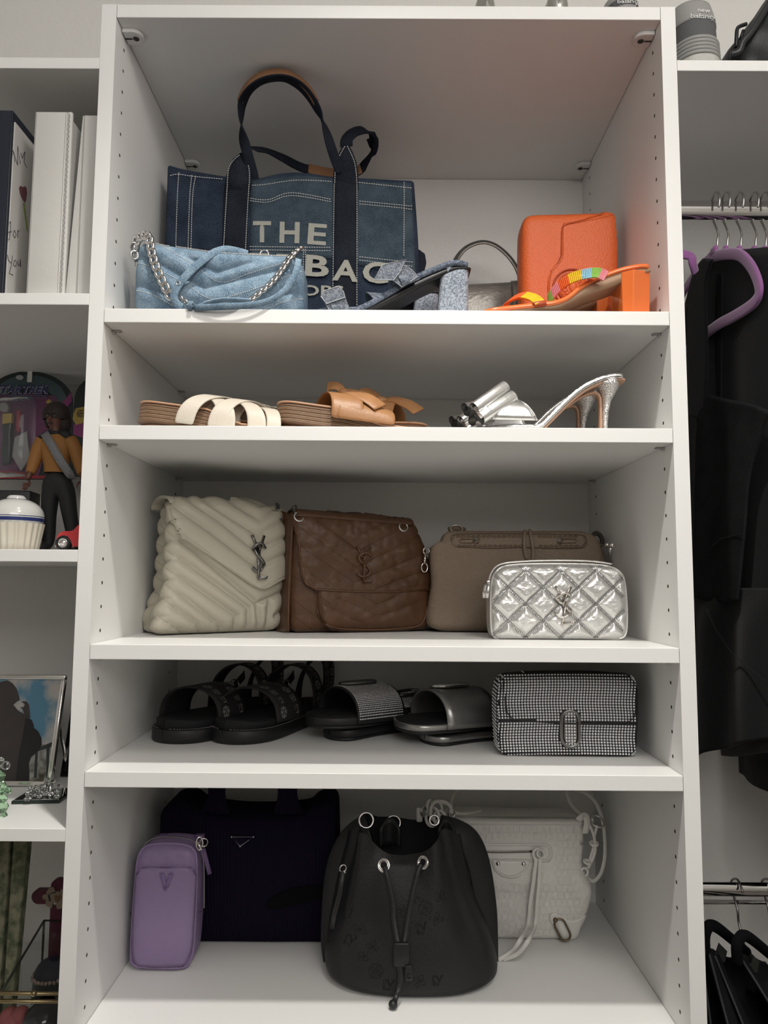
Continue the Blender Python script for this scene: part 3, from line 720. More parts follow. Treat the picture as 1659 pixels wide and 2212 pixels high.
# ------------------------------------------------------------------ grey metallic bag at the back
grey_met = mat('crinkled_grey_leather', (.30, .285, .26), .38, metal=.55, bump=1., bscale=120, col2=(.24, .225, .205), cscale=60)
grey_edge = mat('grey_strap_edge', (.06, .06, .055), .6)
def grey_bag():
    t = thing('handbag', 'crinkled grey metallic handbag with arched strap, behind the denim sandals', 'bag', (.55, .36, S1))
    y = .33; q = lambda a, b: xz(a, b, y+.008); zb = lambda px: (xz(px, 780, y)[0], S1+.001)
    C = Coons([zb(915), q(925, 690), q(935, 616)], [zb(1155), q(1155, 690), q(1150, 606)], [zb(915), zb(1155)], [q(935, 616), q(1020, 613), q(1150, 606)])
    o, B = body('bag_body', grey_met, t, C, y, .07, .012, 20, 14, 3, .012, .008)
    S = Surf(B)
    m_ = MB(); drape(m_, S, quadC((1108, 668), (1128, 668), (1128, 600), (1103, 606)), 3, 8, .0022); m_.build('buckle_tab', grey_met, t)
    MB().torus(S.hit(1116, 648, .003)[0], .006, .0012, (0, -1, 0), 12, 6, sx=.8).build('buckle', steel, t)
    pth = smooth_path([at(a, b, y-.006) for a, b in ((975, 612), (981, 575), (991, 552), (1010, 534), (1040, 524), (1068, 530), (1095, 551), (1115, 578), (1128, 612))], 6)
    c = at(1050, 600, y)
    nr = [((p-c).normalized()*.9+V(0, -.55, 0)).normalized() for p in pth]
    MB().ribbon(pth, nr, .016, .0035).build('handle', grey_met, t)
    MB().tube([p+n*.003 for p, n in zip(pth, nr)], .0016, 6).build('handle_edge', grey_edge, t, label='dark painted strap edge')
grey_bag()

# ------------------------------------------------------------------ orange bag
orange_l = mat('orange_leather', (.72, .135, .030), .45, bump=.45, bscale=420, bkind='voronoi')
orange_d = mat('orange_edge', (.40, .06, .015), .5)
def orange_bag():
    t = thing('crossbody_bag', 'upright orange leather bag with a stepped flap and round emblem', 'bag', (.67, .19, S1))
    yf = .163; q = lambda a, b: xz(a, b, yf+.006); zb = lambda px: (xz(px, 740, yf)[0], S1+.001)
    C = Coons([zb(1127), q(1125, 640), q(1124, 540), q(1126, 478)], [zb(1337), q(1336, 640), q(1335, 540), q(1330, 474)], [zb(1127), zb(1337)], [q(1126, 478), q(1136, 466), q(1160, 461), q(1230, 459), q(1310, 457), q(1324, 460), q(1330, 474)])
    o, B = body('bag_body', orange_l, t, C, yf, .050, .016, 20, 24, 2, .003, .004)
    S = Surf(B); f = MB()
    left = [(1200, 748), (1188, 640), (1184, 610), (1190, 585), (1209, 562), (1213, 545), (1213, 500), (1216, 487), (1235, 480)]
    Cp = Coons([(1190, 740), (1183, 620), (1190, 586), (1206, 566), (1212, 553), (1213, 500), (1216, 484)], [(1334, 740), (1334, 640), (1333, 540), (1330, 480), (1326, 462)], [(1190, 740), (1334, 740)], [(1216, 484), (1260, 475), (1300, 462), (1326, 462)], 40)
    drape(f, S, Cp, 20, 34, .0024); f.build('flap', orange_l, t, bevel=0.0)
    S2 = Surf(B, f)
    cc = (1236, 622); b = MB()
    b.torus(S2.hit(*cc, .0012)[0], .030, .0016, (0, -1, 0), 40, 8); b.torus(S2.hit(*cc, .0012)[0], .0235, .0012, (0, -1, 0), 40, 8)
    b.build('emblem_ring', orange_d, t)
    b = MB(); c0 = S2.hit(*cc, .002)[0]; b.lathe(c0, [(.0004, .0035), (.008, .0035), (.016, .003), (.022, 0.0015), (.0232, -.001)], 32, (0, -1, 0)); b.build('emblem_disc', orange_l, t)
    b = MB(); random.seed(2)
    for i in range(16):
        a = 2*PI*i/16; b.torus(c0+V(math.cos(a)*.013, -.003, math.sin(a)*.013), .0032, .0012, (0, -1, 0), 10, 6)
    b.sphere(c0+V(0, -.0025, 0), .0085, 16, 10, (.85, .5, 1.15)); b.build('emblem_relief', orange_l, t)
    st = MB()
    for p in ([(1130, 480), (1140, 469), (1165, 464), (1230, 462), (1290, 463)], [(1326, 466), (1331, 482), (1333, 660)]): stitches(st, S, p, .0018, .0012, .0006, .0004)
    stitches(st, S2, [(1325, 465), (1260, 479), (1222, 487), (1216, 500), (1216, 552), (1209, 568), (1192, 590), (1187, 620), (1190, 660)], .0018, .0012, .0006, .0004)
    st.build('stitching', orange_d, t, kind='stuff')
    MB().tube([S2.hit(a, b_, .0002)[0] for a, b_ in ((1300, 464), (1262, 475), (1226, 484), (1215, 490), (1213, 505), (1213, 550), (1206, 566), (1190, 586), (1183, 620), (1189, 665))], .0008, 6).build('flap_edge', orange_d, t)
orange_bag()

# ------------------------------------------------------------------ orange block-heel mules with beaded straps
orange_p = mat('orange_patent', (.78, .17, .035), .22, coat=.5)
nude_l = mat('nude_outsole', (.36, .23, .14), .5, bump=.1)
beadc = [mat('bead_pink', (.80, .28, .33), .3), mat('bead_orange', (.80, .13, .02), .3), mat('bead_yellow', (.85, .60, .02), .3), mat('bead_blue', (.32, .60, .72), .3), mat('bead_green', (.30, .55, .10), .3)]
def beaded(t, path, w, seq, nm, nr):
    """rows of beads across the strap, each colour block one part"""
    MB().ribbon([p-n*.0012 for p, n in zip(path, nr)], nr, w*1.02, .0022).build(nm, orange_p, t)
    N = len(path); k = len(seq)
    for b_ in range(k):
        a, c = int(N*b_/k), int(N*(b_+1)/k); m_ = MB()
        if c-a < 1: continue
        for i in range(a, min(c, N-1)):
            tt = (path[min(N-1, i+1)]-path[max(0, i-1)]).normalized(); sd = tt.cross(nr[i]).normalized()
            for j in range(8):
                m_.sphere(path[i]+sd*(w*(j/7-.5))+nr[i]*.0006, .00125, 6, 4, (1.1, 1, 1))
        m_.build('bead_block', beadc[seq[b_]], t, kind='stuff')
def orange_mule(dx, dy, label, full=True):
    y0 = .012; w = .072; ym = y0+.004
    A = lambda px, py, y=ym: at(px, py, y)+V(dx, dy, 0)
    t = thing('heeled_mule', label, 'sandal', (.66+dx, .05+dy, S1), 'pair of orange block heel mules')
    top = [(a+dx, max(b, S1+.0052)) for a, b in wpt([(1031, 680), (1050, 668), (1110, 661), (1165, 655), (1200, 650), (1226, 638), (1252, 616), (1280, 598), (1315, 584), (1350, 573), (1390, 567), (1408, 570)], ym)]
    m_ = MB(); sole(m_, top, y0+dy, w, .0058, foot); m_.build('insole', orange_p, t)
    lo = [(a+.002, b-.0056) for a, b in top]
    m_ = MB(); sole(m_, lo, y0+dy+.002, w-.004, .0036, foot, lambda s: .5+3.4*math.sin(PI*min(1, max(0, (s-.45)/.55)))); m_.build('outsole', nude_l, t, label='beige outsole')
    m_ = MB(); cy0, cy1 = y0+dy+.010, y0+dy+.062; zt = A(1380, 573).z-.0035
    def P(px, tz): return lerp(A(px[0], 668).x, A(px[1], 580).x, tz)
    poly = [((1345, 1345), .0), ((1367, 1367), -.010), ((1410, 1410), .004), ((1412, 1412), .05), ((1380, 1380), .058), ((1345, 1345), .052)]
    bot = [V(P(a, 0)+(.002 if i in (0, 5) else -.001), cy0+b*.9, S1+.0006) for i, (a, b) in enumerate(poly)]; tp = [V(P(a, 1), cy0+b, zt+(-.004 if i in (0, 1, 5) else 0)) for i, (a, b) in enumerate(poly)]
    m_.add(bot+tp, [tuple(range(6))[::-1], tuple(range(6, 12))]+[(i, (i+1) % 6, 6+(i+1) % 6, 6+i) for i in range(6)]); m_.build('heel', orange_p, t, smooth=False, bevel=.0012, label='faceted orange block heel')
    def loop(x0, z0, xs, zs, rise, wd, seq, nm, leanx):
        pth = []; nr = []
        n = len(seq)*7
        for i in range(n+1):
            s = i/n; a = PI*s; pth.append(V(lerp(x0, xs, s)+leanx*math.sin(a), lerp(y0+dy-.003, y0+dy+w+.002, (1-math.cos(a))/2), lerp(z0, zs, s)+rise*math.sin(a)**.75)); nr.append(V(-.25, -math.cos(a)*.8, math.sin(a)+.3).normalized())
        beaded(t, pth, wd, seq, nm, nr)
    k = 0 if full else -.016
    pth = smooth_path([A(1166, 654, y0-.004)+V(0, 0, k), A(1152, 643, y0+.004)+V(0, 0, k), A(1130, 638, y0+.018)+V(0, 0, k), A(1108, 645, y0+.036)+V(0, 0, k), A(1094, 656, y0+.055)+V(0, 0, k), A(1092, 668, y0+.066)], 7)
    nr = [V(-.15-.5*i/len(pth), -.8, .6+.3*i/len(pth)).normalized() for i in range(len(pth))]
    beaded(t, pth, .0130, [2, 2, 1, 1, 0], 'toe_strap', nr)
    pth = smooth_path([A(1308, 597, y0-.005), A(1292, 590, y0-.004), A(1270, 591, y0), A(1242, 598, y0+.006), A(1216, 612, y0+.016), A(1196, 632, y0+.03), A(1186, 652, y0+.045), A(1186, 668, y0+.06)], 7)
    if not full: pth = [V(p.x-.015, p.y, S1+.004+(p.z-S1)*.30) for p in pth]
    nr = [V(-.12-.35*i/len(pth), -.9, .35).normalized() for i in range(len(pth))]
    beaded(t, pth, .0155, [0, 4, 3, 2, 1, 0, 4, 3], 'instep_strap', nr)
    MB().ribbon([A(1166, 650, y0-.005), A(1168, 662, y0-.0045)], V(0, -1, 0), .017, .002).build('strap_anchor', orange_d, t)
orange_mule(0, 0, 'orange block heel mule with rainbow beaded straps at the front shelf edge')
orange_mule(-.012, .078, 'second orange beaded mule, low behind the front one', False)
# ------------------------------------------------------------------ shoe building in the shoe's own frame: x from heel (0) to toe (L), y across, z up
def place(px, py, y, ang, z=None, tilt=0., roll=0.):
    p = at(px, py, y) if z is None else V(at(px, py, y).x, y, z)
    return Matrix.Translation(p) @ Matrix.Rotation(ang, 4, 'Z') @ Matrix.Rotation(-tilt, 4, 'Y') @ Matrix.Rotation(roll, 4, 'X')
def plan(s, W_=.088, wh=.066, sq=0.):
    """half width of a sole at s (0 heel, 1 toe)"""
    b = lerp(wh, W_, sstep(.25, .72, s))/2-.004*math.sin(PI*min(1, s/.75))
    e = 1.
    if s < .13: e = math.sqrt(max(0, 1-((.13-s)/.13)**(2.3+sq)))
    if s > .76: e = math.sqrt(max(0, 1-((s-.76)/.24)**(2.2+2*sq)))
    return max(.0008, b*e)
def slab(mb, L, z0, z1, W_=.088, wh=.066, grow=0., n=30, off=0., sq=0., curve=None, k=None):
    """one layer of a sole; z0, z1 numbers or functions of s; curve(s) bends the centre line sideways"""
    vs = []; fs = []; st = [(.5-.5*math.cos(PI*i/n)) for i in range(n+1)]
    f0 = z0 if callable(z0) else (lambda s: z0); f1 = z1 if callable(z1) else (lambda s: z1)
    for s in st:
        hw = plan(s, W_, wh, sq)+grow; x = s*(L+2*grow)-grow; c = curve(s) if curve else 0.
        a, b = f0(s), f1(s); e = min(.0015, (b-a)*.3, hw*.4)
        for (y, z) in ((-hw+e, a), (hw-e, a), (hw, a+e), (hw, b-e), (hw-e, b), (0, b-.0005), (-hw+e, b), (-hw, b-e), (-hw, a+e)): vs.append(V(x, c+y, z))
    m_ = 9
    for i in range(n):
        for q in range(m_): fs.append((i*m_+q, i*m_+(q+1) % m_, (i+1)*m_+(q+1) % m_, (i+1)*m_+q))
    fs += [tuple(range(m_)), tuple(n*m_+q for q in range(m_-1, -1, -1))]
    return mb.add(vs, fs, k)
def band(mb, x0, x1, zb, rise, hw, p=.8, nu=22, nv=5, skew=0., skew1=None, zb1=None, rise1=None, twist=0., a0=0., a1=1.):
    """vamp strap arching over the foot between x0 (heel side edge) and x1 (toe side edge)"""
    rise1 = rise if rise1 is None else rise1; skew1 = skew if skew1 is None else skew1
    def fn(u, v):
        a = PI*lerp(a0, a1, u); x = lerp(x0, x1, v)+lerp(skew, skew1, v)*math.cos(a)+twist*math.sin(a); h = lerp(rise, rise1, v)
        w_ = hw(x) if callable(hw) else hw
        return V(x, -math.cos(a)*w_, zb+h*max(0, math.sin(a))**p)
    return mb.grid(fn, nu, nv)
# ------------------------------------------------------------------ second shelf
cream_l = mat('cream_soft_leather', (.62, .56, .47), .5, bump=.25, bscale=300)
cog_l = mat('cognac_leather', (.40, .20, .085), .42, bump=.35, bscale=350, col2=(.33, .155, .06), cscale=40)
wood_d = mat('stacked_leather', (.20, .115, .065), .55, bump=.2, bscale=400, col2=(.15, .085, .05), cscale=120)
wood_l = mat('stacked_leather_light', (.42, .28, .17), .55)
insole_t = mat('tan_insole', (.52, .30, .18), .45)
def stacked_sole(t, M, L, heel_h, W_=.086, n_lay=5, front=.009):
    """heel built of leather lifts, slim forefoot, tan insole on top"""
    lift = lambda s: 1-sstep(.36, .62, s)
    B = MB(M)
    for i in range(n_lay*2-1):
        a = i/(n_lay*2-1); b = (i+1)/(n_lay*2-1); lo = a if i % 2 == 0 else a; 
        # broad dark lifts with thin light seams between them
        w0, w1 = (i//2)/n_lay+(0 if i % 2 == 0 else .78/n_lay), (i//2)/n_lay+(.78/n_lay if i % 2 == 0 else 1./n_lay)
        f0 = (lambda w_: lambda s: (heel_h*lift(s)+front*(1-lift(s)))*w_)(w0); f1 = (lambda w_: lambda s: (heel_h*lift(s)+front*(1-lift(s)))*w_)(w1)
        slab(B, L, f0, f1, W_, .066, 0 if i % 2 == 0 else -.0004, k=i % 2)
    B.build('sole', [wood_d, wood_l], t, label='sole of stacked leather lifts')
    B = MB(M); top = lambda s: heel_h*lift(s)+front*(1-lift(s))
    slab(B, L, top, lambda s: top(s)+.0028, W_, .066, .0006); B.build('insole', insole_t, t)
    return top
def toe_place(px, y, z, ang, L): 
    p = at(px, 915, y); return Matrix.Translation(V(p.x, y, z)) @ Matrix.Rotation(ang, 4, 'Z') @ Matrix.Translation(V(-L, 0, 0))
def cream_sandal(M, label, hh, s0):
    t = thing('slide_sandal', label, 'sandal', M.translation, 'pair of cream crossed strap sandals')
    L = .245; stacked_sole(t, M, L, hh, .084); z = -.001
    for (x0, x1, rs, sk, sk1, tw) in ((0, .026, .049, .036, .036, 0), (.020, .046, .053, -.040, -.040, .003), (.038, .064, .049, .040, .040, 0), (.060, .084, .052, -.036, -.034, 0), (.080, .104, .044, .024, .020, 0)):
        B = MB(M); band(B, s0+x0, s0+x1, z, rs, .046, .78, skew=sk, skew1=sk1, twist=tw, nv=6)
        B.build('strap', cream_l, t, solid=.003, sub=1)
    return t
cream_sandal(toe_place(296, .085, S2+.0005, PI+.10, .245), 'cream sandal with crossed straps under its twin, toe to the left', .020, .035)
cream_sandal(place(300, 905, .056, .06, S2+.0140, -.11), 'cream crossed strap sandal on top, stacked heel at the far left', .026, .080)
def tan_sandal(M, label, hh, s0, rise=.045, fl=1):
    t = thing('slide_sandal', label, 'sandal', M.translation, 'pair of cognac knotted sandals')
    L = .245; stacked_sole(t, M, L, hh, .084)
    B = MB(M); band(B, s0, s0+.045, .010, rise, .046, .78, skew=.016*fl, nv=5); B.build('strap', cog_l, t, solid=.003, sub=1)
    B = MB(M); band(B, s0+.035, s0+.095, .010, rise*.95, .047, .78, skew=-.012*fl, skew1=.010, nv=6, rise1=rise*.6); B.build('strap', cog_l, t, solid=.003, sub=1)
    kx = s0+.03; kz = .010+rise
    B = MB(M); B.sphere((kx, -.008*fl, kz+.001), .010, 12, 8, (1.1, .9, .7)); B.build('knot', cog_l, t)
    for a, b in (((kx-.006, -.010*fl, kz+.003), (kx+.052*fl, -.040*fl, kz-.020)), ((kx-.002, -.002, kz+.004), (kx-.026*fl, .010, kz+.010))):
        a, b = Vector(a), Vector(b); P = [a, a.lerp(b, .3)+V(0, 0, .005), a.lerp(b, .7)+V(0, 0, .005), b]
        B = MB(M); B.ribbon(smooth_path(P, 4), V(.15*fl, -.75*fl, .65), .02, .0024, widths=[.010+.014*min(1, i/7) for i in range(13)]); B.build('bow_end', cog_l, t)
    return t
tan_sandal(toe_place(562, .088, S2+.0005, PI+.08, .245), 'cognac knotted sandal under its twin, its opening facing left near mid shelf', .020, .040, .046, -1)
tan_sandal(place(594, 905, .056, .06, S2+.0140, -.11), 'cognac knotted sandal on top, heel resting on its twin', .027, .062, .044)
silver_l = mat('silver_leather', (.78, .775, .76), .27, metal=.9, bump=.35, bscale=160)
silver_b = mat('crushed_silver', (.70, .695, .68), .22, metal=.95, bump=.8, bscale=260)
snake = mat('textured_silver', (.74, .73, .71), .3, metal=.75, bump=1., bscale=420, bkind='voronoi')
nude_s = mat('nude_sole', (.48, .29, .19), .42)
def silver_mule(dx, dy, dz, label, front=True):
    y0 = .022; w = .066; ym = y0+.008
    A = lambda px, py, y=ym: at(px, py, y)+V(dx, dy, dz)
    t = thing('heeled_mule', label, 'shoe', (.6+dx, .06+dy, S2), 'pair of silver heeled mules')
    top = [(a+dx, max(b+dz*0, S2+.0095)) for a, b in wpt([(1040, 950), (1090, 950), (1140, 935), (1162, 922), (1180, 903), (1203, 880), (1232, 852), (1264, 828), (1300, 812), (1330, 806), (1349, 808)], ym)]
    top = [(a, b+dz*sstep(2, 8, i)) for i, (a, b) in enumerate(top)]
    B = MB(); sole(B, top, y0+dy, w, .0062, foot); B.build('insole', silver_b, t)
    lo = [(a+.003, b-.0060) for a, b in top]
    B = MB(); sole(B, lo, y0+dy+.003, w-.006, .0032, foot); B.build('outsole', nude_s, t, label='nude coloured outsole')
    # flared heel: lathe-like loft
    B = MB(); rings = []; cy = y0+dy+w*.5-.002
    for (zp, xl, xr, hw) in ((819, 1292, 1348, .026), (830, 1300, 1346, .024), (843, 1306, 1339, .018), (858, 1309, 1330, .012), (880, 1309, 1325, .008), (905, 1308, 1322, .0065), (None, 1308, 1321, .0062)):
        if zp is None: z = S2+.0006; 
        else: z = A(1320, zp).z
        xl_, xr_ = A(xl, 860).x, A(xr, 860).x; c = (xl_+xr_)/2; rx = (xr_-xl_)/2
        rings.append([V(c+rx*math.cos(2*PI*k/20), cy+hw*math.sin(2*PI*k/20), z+(.006*math.cos(2*PI*k/20) if zp == 819 else 0)) for k in range(20)])
    vs = [v for r_ in rings for v in r_]; n = len(rings)
    B.add(vs, [(i*20+k, i*20+(k+1) % 20, (i+1)*20+(k+1) % 20, (i+1)*20+k) for i in range(n-1) for k in range(20)]+[tuple(range(20)), tuple((n-1)*20+k for k in range(19, -1, -1))]); B.build('heel', snake, t, label='flared textured heel')
    B = MB(); inn = smooth_path([A(1232, 873), A(1262, 851), (A(1290, 841)), A(1303, 848), A(1306, 870)]+[V(A(1306, 900).x, ym+dy, S2+.001)], 5)
    B.ribbon([V(p.x, cy, p.z) for p in inn], [V(-.5, 0, -.8).normalized() if i < len(inn)*.45 else V(-1, 0, -.05) for i in range(len(inn))], .012, .003); B.build('heel_lining', nude_s, t)
    # vamp
    B = MB(); p0 = A(1160, 921); x1 = A(1062, 905).x; x0 = p0.x
    def vf(u, v):
        a = PI*(.02+.96*u); hw = lerp(.034, .036, v); return V(lerp(x0-.026*math.sin(a), x1+.012*math.sin(a), v), y0+dy+w/2-math.cos(a)*hw, S2+.006+(.043+.003*v)*max(0, math.sin(a))**.6)
    B.grid(vf, 22, 8); B.build('vamp', silver_l, t, solid=.0025)
    B = MB()
    for k in (0, 1): B.tube([V(lerp(x0, x1, k)+((-.026*math.sin(a)) if k == 0 else .012*math.sin(a)), y0+dy+w/2-math.cos(a)*(.0345 if k == 0 else .0365), S2+.006+(.0435+.003*k)*max(0, math.sin(a))**.6) for a in [PI*(.02+.96*i/20) for i in range(21)]], .0014, 6)
    B.build('piping', silver_b, t)
    # bow of rolled loops
    for (a, b, r) in (((1025, 882), (1092, 835), .0088), ((1037, 903), (1109, 856), .0092)):
        p, q = A(*a, y0-.006), A(*b, y0+.012); d = (q-p).normalized(); B = MB()
        B.tube([p, p+d*.001, q-d*.001, q], [r*.97, r, r, r*.97], 18, caps=False); B.tube([p+d*.0005, q-d*.0005], [r*.90, r*.90], 18, caps=False)
        B.build('bow_loop', silver_l, t)
    for (a, b, r) in (((1009, 888), (1050, 893), .0072), ((1020, 908), (1060, 905), .0078), ((1003, 880), (1040, 872), .006)):
        p, q = A(*a, y0+.006), A(*b, y0+.030); d = (q-p).normalized(); B = MB()
        B.tube([p, q], [r, r], 16, caps=False); B.tube([p+d*.0005, q], [r*.9, r*.9], 16, caps=False); B.build('bow_loop', silver_b, t)
    B = MB(); p, q = A(1030, 893, y0-.004), A(1066, 880, y0+.006); B.ribbon([p, p.lerp(q, .5)+V(0, -.009, .004), q], V(0, -.8, .5), .022, .002); B.build('bow_knot', silver_l, t)
silver_mule(0, 0, 0, 'silver heeled mule with rolled bow at the front of the second shelf')
silver_mule(-.010, .082, 0, 'silver heeled mule standing behind its twin with the bow')
# ------------------------------------------------------------------ third shelf
ivory = mat('ivory_leather', (.50, .465, .375), .42, bump=.25, bscale=260)
ivory_t = mat('ivory_thread', (.40, .365, .29), .8)
brown_l = mat('brown_leather', (.105, .047, .020), .45, bump=.7, bscale=130, col2=(.068, .030, .013), cscale=45, cfac=.6)
brown_t = mat('brown_thread', (.075, .033, .016), .8)
brown_e = mat('brown_piping', (.10, .045, .021), .4)
taupe = mat('taupe_grained_leather', (.235, .175, .125), .55, bump=.9, bscale=520, bkind='voronoi')
taupe_d = mat('taupe_edge', (.12, .075, .045), .6)
silver_q = mat('crackled_silver_leather', (.74, .735, .715), .36, metal=.8, bump=.9, bscale=110)
silver_t = mat('silver_thread', (.14, .135, .13), .6)
def px_quilt(lines, h, w):
    segs = [(l[i], l[i+1]) for l in lines for i in range(len(l)-1)]
    def f(px, py): return h*(1-math.exp(-(min(seg_d(px, py, a, b) for a, b in segs)/w)**1.3))
    return f
def to_px(p):
    v = Vector(p)-CAM; q = v.dot(CF); return (829.5+_f*v.dot(CR)/q, 1106-_f*v.dot(CU)/q)
def qdy(M, C, yf, Q):
    """quilt relief worked out in pixel space for a body front"""
    def g(s, t):
        q = C(s, t); p = V(q.x, yf, q.y); p = M @ p if M is not None else p; a, b = to_px(p); return Q(a, b)
    return g
def cream_bag():
    t = thing('shoulder_bag', 'ivory chevron quilted flap bag with dark interlaced monogram', 'bag', (.12, .25, S3))
    M = frame(352, 1375, .148, .62); yl = .010
    q = lambda a, b: loc(M, a, b, yl); zb = lambda px: (loc(M, px, 1370, yl)[0], S3+.0008)
    L = [zb(318), q(330, 1320), q(347, 1275), q(352, 1207), q(355, 1130), q(358, 1086)]; R = [zb(606), q(612, 1300), q(612, 1200), q(606, 1110)]
    C = Coons(L, R, [zb(318), zb(480), zb(606)], [q(358, 1086), q(420, 1080), q(520, 1087), q(606, 1110)])
    ln = [[(340, 1130), (361, 1147), (547, 1303), (557, 1365)], [(335, 1170), (357, 1186), (530, 1313), (532, 1372)], [(330, 1205), (355, 1224), (503, 1330), (503, 1380)], [(330, 1240), (357, 1261), (470, 1353), (475, 1380)],
          [(330, 1275), (355, 1294), (420, 1349), (440, 1380)], [(310, 1308), (338, 1328), (395, 1368)], [(547, 1303), (650, 1260)], [(575, 1295), (572, 1370)], [(590, 1330), (650, 1290)]]
    o, B = body('bag_body', ivory, t, C, 0, .092, .020, 90, 90, 16, .010, .01, qdy(M, C, 0, px_quilt(ln, .0085, 7)), M=M, taper=.22, dxl=lambda d, t_: .007*abs(math.sin(PI*(t_*7+.7*d)))**.5-.012*math.sin(PI*d)-.010*d)
    S = Surf(B); st = MB()
    for l in ln: stitches(st, S, [p for p in l if p[0] > 318][:], .0022, .0014, .0007, .0002, sm=False)
    # flap
    fl = [[(413, 1070), (553, 1157), (640, 1110)], [(385, 1072), (470, 1127), (548, 1190), (640, 1150)], [(373, 1096), (450, 1150), (550, 1226), (640, 1185)], [(470, 1075), (556, 1124), (640, 1080)], [(520, 1080), (560, 1098), (600, 1085)]]
    Cf = Coons([(392, 1156), (376, 1132), (366, 1100), (362, 1080)], [(610, 1248), (610, 1180), (604, 1110)], [(392, 1156), (440, 1190), (500, 1232), (548, 1266), (566, 1272), (590, 1260), (610, 1248)], [(362, 1080), (430, 1078), (520, 1085), (604, 1110)], 60)
    Qf = px_quilt(fl, .0055, 6)
    b = MB(); drape(b, S, Cf, 60, 50, lambda x, y: .0045+Qf(x, y)); b.build('flap', ivory, t)
    S2_ = Surf(B, b)
    for l in fl: stitches(st, S2_, [p for p in l if p[0] < 636], .0022, .0014, .0007, .0003, sm=False)
    st.build('stitching', ivory_t, t, kind='stuff')
    e = MB(); e.tube([S2_.hit(a, c, .0008)[0] for a, c in ((368, 1100), (377, 1131), (394, 1156), (440, 1188), (500, 1230), (548, 1264), (566, 1270), (590, 1256), (620, 1240))], .0013, 6); e.build('flap_piping', ivory, t)
    # flap turning over the top, with the dark opening below it
    b = MB()
    def tf(u, v):
        a = PI*(.05+.95*v); l0 = loc(M, 360, 1088, yl)[0]; l1 = loc(M, 604, 1110, yl)[0]; zt = lerp(loc(M, 360, 1088, yl)[1], loc(M, 604, 1110, yl)[1], u)
        return M @ V(lerp(l0, l1, u), .040-.044*math.cos(a), zt-.004+.017*math.sin(a)**.8)
    b.grid(tf, 24, 14); b.build('flap_top', ivory, t, solid=.004)
    # thin strap and chain over the top right
    p_ = [at(*k) for k in ((515, 1076, .27), (545, 1082, .262), (572, 1096, .255), (588, 1112, .252), (594, 1122, .252))]
    MB().ribbon(smooth_path(p_, 5), V(.2, -.6, .8), .010, .003).build('strap', ivory, t)
    chain('chain_link', smooth_path([at(590, 1118, .250), at(597, 1104, .252), at(601, 1094, .262), at(598, 1088, .272)], 5), gun, t, .010, .007, .0012, twist=.8)
    b = MB(); monogram(b, S2_, 556, 1157, 1252, 34, .004, .0019); b.build('monogram', gun, t, label='dark metal interlaced letters')
cream_bag()
